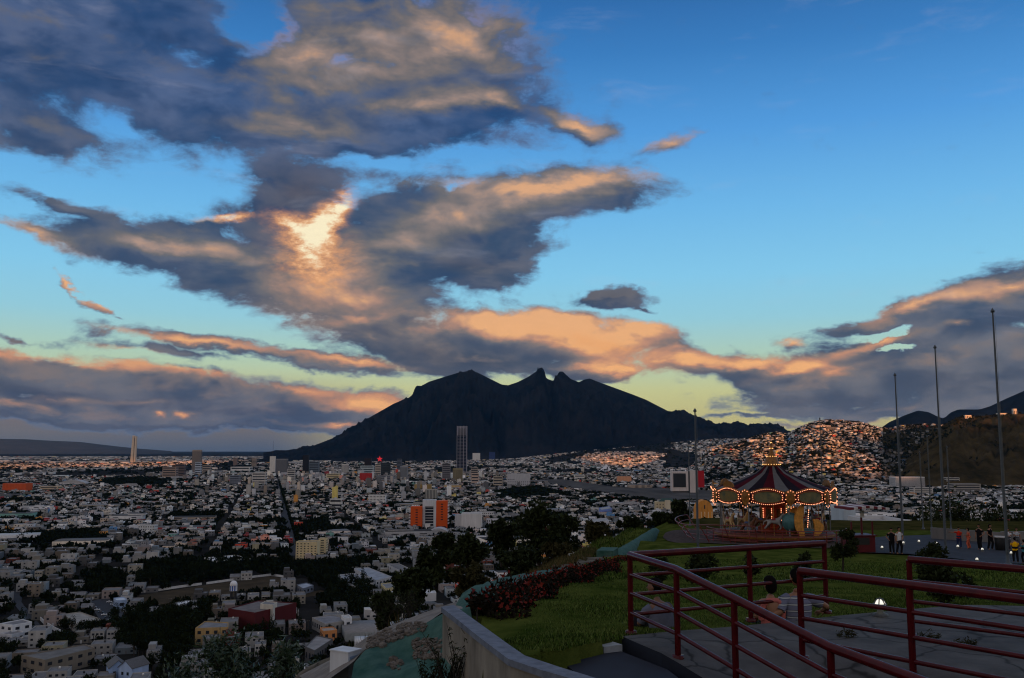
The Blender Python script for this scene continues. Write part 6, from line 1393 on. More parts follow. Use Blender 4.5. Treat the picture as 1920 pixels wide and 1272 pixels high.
def column():
    c = MB().lathe([(1.35, .62), (1.35, 1.0), (1.15, 1.1), (1.15, 2.9), (1.5, 3.3), (1.5, ZB + .2)], 16, smooth=False).build('centre_column', mat('column_orange', (.34, .050, .016), .5, .3, 1.5), car)
    for k in range(8):
        a = k * math.pi / 4 + .2; o = unit('mirror_panel', mat('mirror_panel', (.20, .10, .04), .2, .4, 3, metal=.5), c, (1.13 * math.cos(a), 1.13 * math.sin(a), 2.0), (.05, .5, 1.2), a)
    for a in (-1.95, -1.25, -1.6 + .9, -2.6):
        m = MB()
        for i in range(8): m.ball((1.22 * math.cos(a), 1.22 * math.sin(a), 1.5 + i * .16), .045, 6)
        m.build('bulb_string', m_bulb, c)
column()
for k in range(9):
    a = -math.pi / 2 + k * R(40); MB().tube([cyl(a, .6, 4.75), cyl(a, ZB + .3, 4.75)], .05, 8).build('canopy_post', m_steel, car)
def skin(name, pts, edges, radii, mats, parent=None, sub=1, root=0, xf=None):
    """one continuous surface grown round a skeleton"""
    me = bpy.data.meshes.new(name + '_bones'); me.from_pydata([Vector(p) for p in pts], edges, []); o = bpy.data.objects.new(name + '_bones', me); COL.objects.link(o)
    md = o.modifiers.new('skin', 'SKIN'); md.use_smooth_shade = True; md.branch_smoothing = .4
    for i, r_ in enumerate(radii):
        r_ = r_ if isinstance(r_, tuple) else (r_, r_); me.skin_vertices[0].data[i].radius = r_
    me.skin_vertices[0].data[root].use_root = True
    if sub: s = o.modifiers.new('sub', 'SUBSURF'); s.levels = s.render_levels = sub
    dg = bpy.context.evaluated_depsgraph_get(); dg.update(); nm = bpy.data.meshes.new_from_object(o.evaluated_get(dg)); bpy.data.objects.remove(o); bpy.data.meshes.remove(me)
    nm.name = name; nm.materials.clear(); nm.polygons.foreach_set('use_smooth', np.ones(len(nm.polygons), bool))
    return link(name, nm, parent, mats)
m_coat = [mat('horse_white', (.55, .50, .42), .4, .1), mat('horse_cream', (.45, .30, .14), .4, .1), mat('horse_brown', (.12, .05, .025), .4, .1), mat('horse_grey', (.25, .25, .25), .4, .1)]
def horse(m, sd):
    r = skin('horse', [(0, 0, 0), (-.38, 0, .04), (.38, 0, .05), (.60, 0, .36), (.74, 0, .60), (.98, 0, .46), (.42, .10, -.22), (.66, .10, -.36), (.58, .10, -.62), (.42, -.10, -.20), (.58, -.10, -.46), (.44, -.10, -.68), (-.42, .11, -.20), (-.56, .11, -.44), (-.74, .11, -.66), (-.42, -.11, -.20), (-.60, -.11, -.42), (-.80, -.11, -.60), (-.56, 0, .08), (-.80, 0, -.06), (-.88, 0, -.34)],
        [(0, 1), (0, 2), (2, 3), (3, 4), (4, 5), (2, 6), (6, 7), (7, 8), (2, 9), (9, 10), (10, 11), (1, 12), (12, 13), (13, 14), (1, 15), (15, 16), (16, 17), (1, 18), (18, 19), (19, 20)],
        [.20, .23, .22, .13, .11, .065, .10, .06, .045, .10, .06, .045, .11, .065, .045, .11, .065, .045, .06, .05, .03], [m], None, 1)
    for s in (-1, 1): MB().add([(.70, .05 * s, .66), (.74, .07 * s, .80), (.78, .04 * s, .68)], [(0, 1, 2)]).build('ear', m, r)
    MB().box(-.20, .16, -.22, .22, .10, .24, taper=.04).build('saddle', mat('saddle_red', (.22, .02, .03), .5) if sd % 2 else mat('saddle_blue', (.03, .06, .16), .5), r)
    t = MB()
    for i in range(6): t.box(.40 + .055 * i, .46 + .055 * i, -.03, .03, .26 + .07 * i, .46 + .07 * i)
    t.build('mane', mat('mane_dark', (.05, .035, .025), .8), r)
    return r
H0 = [horse(m_coat[k], k) for k in range(4)]
def ride(proto, a, rad, z, first):
    h = proto if first else copy_tree(proto); h.parent = car; h.location = (rad * math.cos(a), rad * math.sin(a), z); h.rotation_euler = (0, 0, a + math.pi / 2); return h
for k in range(12):
    a = -math.pi / 2 + R(15) + k * R(30); z = 1.62 + .18 * math.sin(k * 2.4)
    if k in (0,): continue
    h = ride(H0[k % 4], a, 4.25, z, k in (4, 1, 2, 3)); MB().tube([(4.25 * math.cos(a), 4.25 * math.sin(a), .6), (4.25 * math.cos(a), 4.25 * math.sin(a), ZB + .25)], .028, 8).build('brass_pole', m_brass, car)
for k in range(9):
    a = -math.pi / 2 + R(5) + k * R(40); h = ride(H0[(k + 2) % 4], a, 2.9, 1.6 + .2 * math.sin(k * 1.9), False); MB().tube([(2.9 * math.cos(a), 2.9 * math.sin(a), .6), (2.9 * math.cos(a), 2.9 * math.sin(a), ZB + .25)], .028, 8).build('brass_pole', m_brass, car)
def chariot():
    """gilded seat with tall scrolled sides"""
    a = -math.pi / 2 + R(17); r = empty('chariot', (4.2 * math.cos(a), 4.2 * math.sin(a), .62), a + math.pi / 2); r.parent = car
    gm = mat('chariot_gold', (.52, .24, .040), .5, .35, 4)
    def scroll(x, y, hgt, th):
        pts = [(x + .16 * math.sin(t * 1.1) * (1 if x > 0 else -1) * 2.0 - (.0), hgt * (t / 3.0)) for t in np.linspace(0, 3.0, 12)]; w = [.16 + .26 * math.sin(math.pi * (i + 1.2) / 13) for i in range(12)]
        L_ = [(p[0] - q, p[1]) for p, q in zip(pts, w)]; Rr = [(p[0] + q, p[1]) for p, q in zip(pts, w)]; poly = L_ + Rr[::-1]
        v = [(px_, y + d, pz) for d in (-th / 2, th / 2) for px_, pz in poly]; n = len(poly)
        return MB().add(v, [tuple(range(n)), tuple(range(n, 2 * n))[::-1]] + [(i, (i + 1) % n, n + (i + 1) % n, n + i) for i in range(n)])
    scroll(-.35, -.55, 2.5, .12).build('scroll_side', gm, r); scroll(1.05, -.45, 1.35, .12).build('scroll_side', gm, r); scroll(-.35, .5, 2.3, .12).build('scroll_side', gm, r)
    MB().box(-.2, .9, -.45, .45, .25, .5).box(-.25, -.1, -.45, .45, .5, 1.4).build('seat', mat('seat_teal', (.04, .12, .14), .6), r); MB().ball((-1.15, -.1, 1.15), (.75, .5, .8), 14).build('shell_back', mat('shell_teal', (.05, .14, .15), .45, .3, 3), r)
    m = MB()
    for i in range(9): m.ball((.12 + .02 * i, -.66, .75 + i * .17), .045, 6)
    m.build('bulb_string', m_bulb, r)
chariot()
for (x, y) in ((.4, -3.6), (1.4, -3.4)):
    m = MB()
    for i in range(7): m.ball((x + .06 * i * (1 if x < 1 else -.3), y, ZB + .1 - i * .17), .045, 6)
    m.build('bulb_string', m_bulb, car)
for k in range(6):                            # lamps of the carousel: warm light under the canopy
    a = k * math.pi / 3 - math.pi / 2; l = bpy.data.objects.new('canopy_lamp', bpy.data.lights.new('canopy_lamp', 'POINT')); COL.objects.link(l); l.parent = car; l.location = (3.6 * math.cos(a), 3.6 * math.sin(a), ZB - .05); l.data.energy = 3.0; l.data.color = (1, .36, .12); l.data.shadow_soft_size = .12
# ring fences
def ring_fence(label, r0, lean, a0, a1, rails, post_n, group):
    r = empty('ring_fence', (CX, CY, CZ), 0, label, 'fence', group); N_ = int(abs(a1 - a0) / .09) + 2
    def pt(a, h): rr = r0 + lean * h; x, y = rr * math.cos(a), rr * math.sin(a); return (x, y, h + tz1(CX + x, CY + y) - CZ + .05)
    for h in rails: MB().tube([pt(a, h) for a in np.linspace(a0, a1, N_)], .036 if h == rails[-1] else .026, 7).build('rail', m_red2, r)
    for a in np.linspace(a0, a1, post_n): MB().tube([pt(a, -.1), pt(a, rails[-1])], .035, 7).build('post', m_red2, r)
m_red2 = mat('fence_red', (.16, .020, .018), .4, .1, 3, spec=.5)
ring_fence('low red fence rails round the carousel platform', 6.0, 0, -math.pi + .1, -.2, (.3, .55, .8, 1.05), 14, 'red fences of the carousel')
ring_fence('outer red rails bulging out in shiny arcs left of the carousel', 7.4, .75, math.pi * .78, math.pi * 1.36, (.25, .65, 1.05, 1.45), 7, 'red fences of the carousel')
# ---------------------------------------------------------------- people
SKINM = [mat('skin_tan', (.26, .13, .075), .6, .08, 4), mat('skin_brown', (.17, .085, .05), .6, .08, 4)]
m_hair = mat('hair_black', (.006, .005, .005), .8, .2, 30, spec=.03)
def cloth(name, c, **k): return mat('cloth_' + name, srgb(*c), .9, .15, 12, spec=.05, **k)
def head(parent, p, s=1.0, yaw=0, m=None, hair='short', tilt=0):
    """skull with jaw, nose, ears, eyes and mouth; the face looks along +y before yaw"""
    g = empty('head_pose', p, 0); Mx = Matrix.Translation(Vector(p)) @ Matrix.Rotation(yaw, 4, 'Z') @ Matrix.Rotation(tilt, 4, 'Y'); bpy.data.objects.remove(g)
    t = MB().ball((0, 0, 0), (.075, .095, .115), 18); vs = []
    for v in t.v:
        x, y, z = v
        if z < -.02: k = 1 - .35 * min(1, (-z - .02) / .1); x *= k; y = y * k + .022 * (1 - k) * 2
        vs.append((x, y, z))
    t.v = vs
    t.add([(-.013, .088, .012), (.013, .088, .012), (0, .121, -.022), (-.017, .090, -.030), (.017, .090, -.030)], [(0, 1, 2), (0, 2, 3), (1, 4, 2), (3, 2, 4)], 0, True)
    for sx in (-1, 1): t.ball((sx * .078, -.005, -.008), (.012, .024, .034), 8)
    t.v = [tuple(Mx @ (Vector(v) * s)) for v in t.v]; hd = t.build('head', m or SKINM[0], parent)
    e = MB()
    for sx in (-1, 1): e.ball((sx * .03, .086, .012), (.012, .008, .007), 8)
    e.box(-.022, .022, .086, .093, -.062, -.056); e.v = [tuple(Mx @ (Vector(v) * s)) for v in e.v]; e.build('eyes_and_mouth', mat('eye_dark', (.02, .012, .012), .4), hd)
    h = MB(); long_ = hair == 'long'
    cap = [(0.001, .128), (.045, .118), (.075, .085), (.088, .04), (.090, -.005)]
    h.lathe(cap[::-1] if False else cap, 18)
    h.v = [(x, y * 1.16 - .006 + (0.0 if z > .06 else -.012), z + (.0 if y < .03 else max(0, (.05 - z)) * .9)) for x, y, z in h.v]
    if long_: h.ball((0, -.055, -.08), (.085, .055, .16), 14)
    elif hair == 'bob': h.ball((0, -.04, -.03), (.092, .072, .105), 14)
    else: h.ball((0, -.035, .0), (.084, .075, .085), 14)
    h.v = [tuple(Mx @ (Vector(v) * s)) for v in h.v]; h.build('hair', m_hair, parent)
def hand(parent, wrist, d, up, m, s=1.0, curl=.5, side=1):
    """palm, four fingers of different lengths and a thumb from the side of the palm; d: along the hand, up: back of the hand"""
    d = Vector(d).normalized(); up = Vector(up).normalized(); sd = d.cross(up).normalized() * side; up = sd.cross(d).normalized() * side; w = Vector(wrist)
    pts = [w, w + d * .05 * s, w + d * .085 * s]; ed = [(0, 1), (1, 2)]; rad = [(.022 * s, .026 * s), (.017 * s, .038 * s), (.014 * s, .040 * s)]
    for i, (off, L) in enumerate(((-.030, .068), (-.010, .078), (.010, .072), (.029, .055))):
        b = w + d * .088 * s + sd * off * s; k = len(pts); c = curl
        p1 = b + (d * math.cos(c * .5) - up * math.sin(c * .5)) * L * .45 * s; p2 = p1 + (d * math.cos(c) - up * math.sin(c)) * L * .32 * s; p3 = p2 + (d * math.cos(c * 1.7) - up * math.sin(c * 1.7)) * L * .25 * s
        pts += [b, p1, p2, p3]; ed += [(2, k), (k, k + 1), (k + 1, k + 2), (k + 2, k + 3)]; rad += [.0095 * s, .0088 * s, .008 * s, .0065 * s]
    k = len(pts); b = w + d * .03 * s - sd * .032 * s; pts += [b, b + (d * .7 - sd * .7) * .035 * s, b + (d * .9 - sd * .55 - up * .2) * .065 * s]; ed += [(0, k), (k, k + 1), (k + 1, k + 2)]; rad += [.014 * s, .011 * s, .008 * s]
    return skin('hand', pts, ed, rad, [m], parent, 1)
def seated_pair():
    """a couple sitting on the edge of the terrace with their backs to the viewer, his arm round her"""
    Yb = 14.0
    # --- her: pink top with an open back
    p = at(1446, 1166, Yb); z0 = SL - .34; r = empty('person', (p.x, p.y, z0), .18, 'person with dark bobbed hair in a pink open-back top, seated on the terrace edge', 'person', 'couple seated on the terrace edge')
    pink = cloth('pink', (176, 100, 94)); sk = SKINM[0]
    B_ = skin('body', [(0, 0, .12), (0, -.02, .30), (0, -.03, .44), (0, -.01, .54), (0, .0, .60), (0, .01, .66), (-.15, -.01, .55), (-.20, .06, .34), (-.12, .26, .24), (.15, -.01, .55), (.21, .08, .34), (.12, .28, .24), (-.09, .10, .10), (-.11, .44, .14), (-.11, .54, -.22), (.09, .10, .10), (.11, .46, .14), (.11, .56, -.22)],
        [(0, 1), (1, 2), (2, 3), (3, 4), (4, 5), (3, 6), (6, 7), (7, 8), (3, 9), (9, 10), (10, 11), (0, 12), (12, 13), (13, 14), (0, 15), (15, 16), (16, 17)],
        [(.15, .12), (.125, .095), (.14, .10), (.10, .075), .052, .048, .058, .042, .032, .058, .042, .032, .085, .075, .05, .085, .075, .05], [sk], r, 2)
    top = MB().lathe([(.165, .02), (.172, .10), (.152, .22), (.150, .32)], 20); top.v = [(x * 1.04, y * .78 - .015, z) for x, y, z in top.v]; top.build('top', pink, r)
    s = MB().tube([(-.165, -.03, .30), (-.168, -.05, .42), (-.13, -.05, .52), (-.06, -.06, .57), (.06, -.06, .57), (.13, -.05, .52), (.168, -.05, .42), (.165, -.03, .30)], [.045, .042, .045, .035, .035, .045, .042, .045], 8); s.v = [(x, y * 1.0, z) for x, y, z in s.v]; s.build('open_back_yoke', pink, r)
    fr = MB().lathe([(.150, .31), (.150, .50), (.10, .55)], 14, a0=R(10), a1=R(170)); fr.v = [(x * 1.05, y * .80 + .0, z) for x, y, z in fr.v]; fr.build('top_front', pink, r)
    for sx in (-1, 1): MB().tube([(sx * .08, .05, .11), (sx * .11, .45, .145), (sx * .112, .56, -.24)], [.105, .09, .065], 12).build('trouser_leg', cloth('dark', (26, 26, 30)), r)
    head(r, (0.0, .02, .79), 1.0, .25, sk, 'bob', .05)
    hand(r, (-.12, .28, .24), (.4, 1, -.3), (0, .3, 1), sk, .9); hand(r, (.12, .30, .24), (-.4, 1, -.3), (0, .3, 1), sk, .9, side=-1)
    # --- him: grey striped shirt, left arm round her, right arm stretched out on the rail side
    q = at(1496, 1166, Yb + .05); r2 = empty('person', (q.x, q.y, z0), -.08, 'person with short black hair in a grey striped T-shirt, one arm round the other', 'person', 'couple seated on the terrace edge')
    st = bpy.data.materials.new('cloth_striped'); st.use_nodes = True; nt = st.node_tree; bs = nt.nodes['Principled BSDF']; bs.inputs['Roughness'].default_value = .9; bs.inputs['Specular IOR Level'].default_value = .05; tc = nt.nodes.new('ShaderNodeTexCoord'); wv = nt.nodes.new('ShaderNodeTexWave'); wv.bands_direction = 'Z'; wv.inputs['Scale'].default_value = 3.4; wv.inputs['Distortion'].default_value = .6; cr = nt.nodes.new('ShaderNodeValToRGB'); cr.color_ramp.interpolation = 'CONSTANT'
    cr.color_ramp.elements[0].color = (*srgb(104, 108, 128), 1); cr.color_ramp.elements[1].position = .72; cr.color_ramp.elements[1].color = (*srgb(36, 38, 48), 1); e = cr.color_ramp.elements.new(.90); e.color = (*srgb(160, 166, 170), 1)
    nt.links.new(tc.outputs['Object'], wv.inputs['Vector']); nt.links.new(wv.outputs['Fac'], cr.inputs[0]); nt.links.new(cr.outputs[0], bs.inputs['Base Color'])
    lh = (-.50, -.13, .36)
    skin('body', [(0, 0, .12), (0, -.02, .32), (0, -.02, .48), (0, 0, .60), (0, .01, .67), (0, .02, .73), (-.19, -.01, .58), (-.27, -.13, .40), (-.40, -.16, .37), lh, (.20, -.01, .58), (.36, .08, .50), (.47, .16, .44), (.42, .30, .36), (-.10, .10, .10), (-.13, .46, .15), (-.13, .56, -.24), (.10, .10, .10), (.14, .48, .15), (.14, .58, -.24)],
        [(0, 1), (1, 2), (2, 3), (3, 4), (4, 5), (3, 6), (6, 7), (7, 8), (8, 9), (3, 10), (10, 11), (11, 12), (12, 13), (0, 14), (14, 15), (15, 16), (0, 17), (17, 18), (18, 19)],
        [(.165, .13), (.15, .11), (.17, .12), (.12, .09), .058, .054, .068, .052, .045, .034, .068, .052, .045, .034, .095, .08, .055, .095, .08, .055], [sk], r2, 2)
    sh = MB().lathe([(.185, .06), (.190, .16), (.176, .30), (.196, .44), (.188, .54), (.12, .625), (.062, .645)], 24); sh.v = [(x * (1.06 if z < .5 else 1.12), y * .74 - .01, z) for x, y, z in sh.v]; sh.build('shirt', st, r2)
    MB().tube([(-.13, 0, .575), (-.21, -.04, .55), (-.275, -.125, .42)], [.088, .084, .074], 12).build('sleeve', st, r2); MB().tube([(.13, 0, .575), (.22, .0, .565), (.345, .07, .505)], [.088, .084, .072], 12).build('sleeve', st, r2)
    for sx in (-1, 1): MB().tube([(sx * .09, .05, .11), (sx * .13, .47, .155), (sx * .135, .58, -.26)], [.118, .098, .07], 12).build('trouser_leg', cloth('grey', (70, 72, 80)), r2)
    MB().lathe([(.19, .02), (.195, .10), (.185, .17)], 20).build('trousers', cloth('grey', (70, 72, 80)), r2)
    head(r2, (0.0, .035, .875), 1.04, .45, sk, 'short', .05); hand(r2, lh, (-1, .1, -.05), (0, -1, .2), sk, 1.0, .5); hand(r2, (.42, .30, .36), (-.4, .9, -.4), (.5, .4, .7), sk, 1.0, side=-1)
    # --- the person behind the corner of the railing
    p3 = at(1241, 1188, 13.6); r3 = empty('person', (p3.x, p3.y, SL - .40), .5, 'person in a dark grey shirt sitting on the lawn behind the railing corner', 'person'); gm = cloth('slate', (92, 96, 112))
    skin('body', [(0, 0, .12), (0, 0, .32), (0, .02, .48), (0, .06, .60), (0, .09, .66), (0, .12, .72), (-.18, .05, .56), (-.22, .20, .36), (-.12, .42, .30), (.18, .05, .56), (.22, .22, .36), (.12, .42, .30), (-.10, .12, .11), (-.13, .42, .40), (-.13, .60, .06), (.10, .12, .11), (.13, .42, .40), (.13, .60, .06)],
        [(0, 1), (1, 2), (2, 3), (3, 4), (4, 5), (3, 6), (6, 7), (7, 8), (3, 9), (9, 10), (10, 11), (0, 12), (12, 13), (13, 14), (0, 15), (15, 16), (16, 17)],
        [(.16, .13), (.15, .11), (.165, .12), (.12, .09), .058, .052, .066, .046, .035, .066, .046, .035, .09, .075, .05, .09, .075, .05], [SKINM[1]], r3, 2)
    t3 = MB().lathe([(.185, .10), (.180, .28), (.192, .44), (.18, .56), (.11, .63), (.06, .65)], 22); t3.v = [(x * 1.08, y * .76 + max(0, z - .3) * .14, z) for x, y, z in t3.v]; t3.build('shirt', gm, r3)
    for sx in (-1, 1):
        MB().tube([(sx * .13, .05, .57), (sx * .20, .09, .52), (sx * .225, .18, .38)], [.085, .08, .068], 10).build('sleeve', gm, r3); MB().tube([(sx * .10, .06, .12), (sx * .13, .42, .41), (sx * .13, .61, .04)], [.115, .09, .065], 10).build('trouser_leg', cloth('dark', (26, 26, 30)), r3); hand(r3, (sx * .12, .42, .30), (-sx * .5, 1, -.2), (0, .2, 1), SKINM[1], 1, side=sx)
    MB().lathe([(.185, .0), (.19, .08), (.182, .14)], 18).build('trousers', cloth('dark', (26, 26, 30)), r3); head(r3, (0, .16, .85), 1.02, .6, SKINM[1], 'short', .1)
seated_pair()
def stander(label, px, py_top, py_foot, Y, top, leg, yaw, arms=('down', 'down'), hair='short', group='people standing on the plaza', lean=0, pose='stand'):
    gh = ground_hit(px, py_foot, 30, 119); x, Y = gh.x, gh.y; z = gh.z + .09; s = Y / F; H = min(1.85, max(1.3, (py_foot - py_top) * s)); k = H / 1.72
    r = empty('person', (x, Y, z), yaw, label, 'person', group); sk = SKINM[0]
    A = {'down': lambda q: [(q * .20, 0, 1.40), (q * .25, .0, 1.12), (q * .25, .06, .86)], 'out': lambda q: [(q * .20, 0, 1.40), (q * .46, .04, 1.34), (q * .70, .10, 1.36)], 'front': lambda q: [(q * .20, 0, 1.40), (q * .24, .10, 1.14), (q * .10, .30, 1.16)], 'hip': lambda q: [(q * .20, 0, 1.40), (q * .36, -.04, 1.16), (q * .20, .10, 1.0)]}
    la, ra = A[arms[0]](-1), A[arms[1]](1); f = .12
    P = [(0, 0, .98), (0, .0, 1.18), (0, 0, 1.34), (0, 0, 1.44), (0, .01, 1.50), (0, .02, 1.55)] + la + ra + [(-.09, 0, .88), (-.11, f, .50), (-.12, f * .3, .09), (-.13, .14, .04), (.09, 0, .88), (.11, -f * .2, .50), (.12, -f, .09), (.13, .02, .04)]
    if pose == 'kneel':
        P[12 + 0:12 + 4] = [(-.10, .04, .88), (-.13, .34, .76), (-.14, .20, .34), (-.14, .34, .30)]; P[16:20] = [(.10, .04, .88), (.13, .34, .76), (.14, .20, .34), (.14, .34, .30)]
    E = [(0, 1), (1, 2), (2, 3), (3, 4), (4, 5), (3, 6), (6, 7), (7, 8), (3, 9), (9, 10), (10, 11), (0, 12), (12, 13), (13, 14), (14, 15), (0, 16), (16, 17), (17, 18), (18, 19)]
    Rr = [(.145, .11), (.135, .095), (.15, .105), (.10, .08), .052, .05, .062, .046, .036, .062, .046, .036, .088, .068, .048, .04, .088, .068, .048, .04]
    V = [Vector(v) * k for v in P]; skin('body', V, E, [tuple(q * k for q in w) if isinstance(w, tuple) else w * k for w in Rr], [sk], r, 1)
    sh = MB().lathe([(.175, .86), (.168, 1.0), (.160, 1.18), (.176, 1.34), (.12, 1.45), (.058, 1.49)], 16); sh.v = [(a * 1.08 * k, b * .72 * k, c * k) for a, b, c in sh.v]; sh.build('shirt', top, r)
    for arm in (la, ra): MB().tube([Vector(arm[0]) * k * .97, Vector(arm[0]).lerp(Vector(arm[1]), .55) * k], [.078 * k, .064 * k], 10).build('sleeve', top, r)
    for o in (12, 16): MB().tube([Vector(P[o]) * k, Vector(P[o + 1]) * k, Vector(P[o + 2]) * k], [.108 * k, .082 * k, .066 * k], 10).build('trouser_leg', leg, r)
    for arm, q in ((la, -1), (ra, 1)): hand(r, Vector(arm[2]) * k, Vector(arm[2]) - Vector(arm[1]), (q, 0, .3), sk, k, .6, side=q)
    MB().lathe([(.165, .86), (.172, .92), (.168, .99)], 16).build('waistband', leg, r)
    head(r, Vector((0, .03, 1.665)) * k, k, 0, sk, hair)
    return r
c_ = cloth
for a in [('person in dark clothes standing left of the second flagpole on the plaza', 1673, 996, 1041, 70, c_('black', (24, 24, 28)), c_('dark', (26, 26, 30)), 2.6, ('down', 'hip')),
 ('person in a white shirt and dark trousers right beside the second flagpole', 1687, 995, 1042, 69.5, c_('white', (190, 192, 196)), c_('dark', (26, 26, 30)), -2.8, ('hip', 'down')),
 ('person in a red shirt and blue jeans with one arm stretched out', 1799, 994, 1031, 73, c_('red', (190, 48, 30)), c_('jeans', (40, 52, 84)), 2.9, ('down', 'out')),
 ('person in red patterned clothes beside the one in blue jeans', 1817, 995, 1032, 73, c_('redpat', (150, 48, 36), col2=srgb(220, 120, 90)), c_('redpat', (150, 48, 36)), 1.2, ('front', 'front'), 'long'),
 ('person in black standing in front of the plaza wall, right of the red ones', 1838, 988, 1034, 71, c_('black', (24, 24, 28)), c_('dark', (26, 26, 30)), 2.2, ('hip', 'down')),
 ('broad person in a long black coat beside the bin', 1858, 986, 1034, 71, c_('coat', (20, 20, 24)), c_('dark', (26, 26, 30)), -2.5, ('down', 'hip'), 'long'),
 ('person in a pale top behind the tallest flagpole', 1893, 996, 1034, 76, c_('white', (190, 192, 196)), c_('grey', (70, 72, 80)), 2.0, ('front', 'down')),
 ('person in a pale grey top at the right edge of the plaza', 1908, 995, 1034, 77, c_('pale', (160, 166, 172)), c_('grey', (70, 72, 80)), 3.0, ('down', 'front')),
 ('person in a bright yellow shirt with their back turned, right of the tallest flagpole', 1905, 1014, 1058, 58, c_('yellow', (226, 170, 20)), c_('dark', (26, 26, 30)), -.3, ('front', 'front')),
 ('person in a teal shirt half out of the frame beside the yellow shirt', 1922, 1018, 1060, 57.5, c_('teal', (60, 120, 130)), c_('dark', (26, 26, 30)), .4, ('front', 'down'))]:
    stander(*a)
# ---------------------------------------------------------------- poles, lamps, booth, walls of the plaza
m_pole = mat('pole_grey', (.055, .070, .085), .5, .2, 2, spec=.4)
FP = 'tall bare flagpoles round the plaza'
for (px, top, Y, rad, lab) in [(1861, 583, 56, .085, 'tallest flagpole, the rightmost one, beside the yellow shirt'), (1753, 651, 70, .085, 'second tallest flagpole, standing behind the spiky plaza bush'), (1678, 703, 80, .09, 'flagpole beside the pair of people on the plaza'), (1303, 770, 66, .085, 'flagpole left of the carousel by the red arcs'), (1290.5, 838, 104, .06, 'thin far flagpole just left of the left carousel pole'), (1537, 785, 98, .06, 'flagpole rising behind the right side of the carousel canopy'), (1511, 862, 108, .05, 'short thin pole behind the carousel canopy'), (1724, 848, 100, .06, 'thin far pole between the pair of people and the second tallest flagpole'), (1738, 818, 96, .06, 'thin pole just left of the second tallest flagpole'), (1775, 838, 96, .06, 'thin pole just right of the second tallest flagpole')]:
    t = at(px, top, Y); z = tz1(t.x, Y); r = empty('flagpole', (t.x, Y, z), 0, lab, 'flagpole', FP); h = t.z - z
    MB().tube([(0, 0, -.2), (0, 0, h * .5), (0, 0, h - .1)], [rad, rad * .85, rad * .55], 10).build('shaft', m_pole, r); MB().lathe([(.01, h - .12), (rad * 1.3, h - .1), (rad * 1.4, h), (.01, h + rad * 2)], 10).build('truck', m_pole, r); MB().lathe([(rad * 2.6, -.1), (rad * 2.6, .12), (rad * 1.3, .2), (rad * 1.2, .55), (rad, .6)], 12).build('base', m_pole, r); MB().tube([(rad + .03, 0, 1.1), (rad + .03, 0, h - .2)], .008, 4).build('halyard', m_steel, r)
m_lampw = mat('lamp_glow', (1, .98, .9), .4, emit=(1, .95, .80), es=.85); m_lampb = mat('lamp_body', (.06, .065, .07), .5)
def dome_lamp(label, px, py, Y, s, lit=True):
    on_slab = Y < 16
    if not on_slab: Y = ground_hit(px, py + 6, 30, 119).y
    d = ray(px, py); x = d.x / d.y * Y; z = SL if on_slab else tz1(x, Y) + .09
    r = empty('dome_lamp', (x, Y, z), 0, label, 'lamp', 'low white dome lamps of the park'); zb = max(.10, CAMZ + d.z / d.y * Y - z - .08 * s)
    MB().lathe([(.16 * s, 0), (.16 * s, .03), (.07 * s, .05), (.06 * s, zb)], 14).build('post', m_lampb, r); MB().lathe([(.15 * s, zb), (.155 * s, zb + .03 * s), (.12 * s, zb + .05 * s)], 14).build('collar', m_lampb, r)
    MB().lathe([(.118 * s, zb + .035 * s), (.118 * s, zb + .09 * s), (.09 * s, zb + .16 * s), (.045 * s, zb + .195 * s), (.001, zb + .2 * s)], 16).build('globe', m_lampw, r)
    cg = MB()
    for k in range(6):
        a = k * math.pi / 3; cg.tube([(.135 * s * math.cos(a), .135 * s * math.sin(a), zb + .03 * s), (.13 * s * math.cos(a), .13 * s * math.sin(a), zb + .10 * s), (.07 * s * math.cos(a), .07 * s * math.sin(a), zb + .20 * s), (0, 0, zb + .225 * s)], .013 * s, 5)
    cg.tube([(.133 * s * math.cos(t), .133 * s * math.sin(t), zb + .10 * s) for t in np.linspace(0, 2 * math.pi, 17)], .013 * s, 5); cg.build('cage', m_lampb, r)
dome_lamp('caged white dome lamp glowing at the edge of the paved terrace', 1650, 1136, 14.0, .68)
for i, (px, py, Y, lab) in enumerate([(1626, 1019, 66, 'glowing dome lamp beside the red ticket booth'), (1654, 1027, 62, 'glowing dome lamp alone on the plaza left of the standing pair'), (1694, 1018, 74, 'glowing dome lamp just right of the standing pair'), (1723, 1015, 80, 'glowing dome lamp at the far plaza edge below the olive tree'), (1729, 1037, 60, 'glowing dome lamp left of the spiky plaza bush'), (1756, 1019, 72, 'glowing dome lamp above the spiky plaza bush'), (1796, 1025, 68, 'glowing dome lamp at the feet of the person in red'), (1842, 1031, 63, 'glowing dome lamp below the person in black'), (1832, 1051, 54, 'glowing dome lamp on the near plaza edge above the right railing'), (1896, 1038, 57, 'glowing dome lamp at the left side of the yellow shirt')]):
    dome_lamp(lab, px, py, Y, .85)
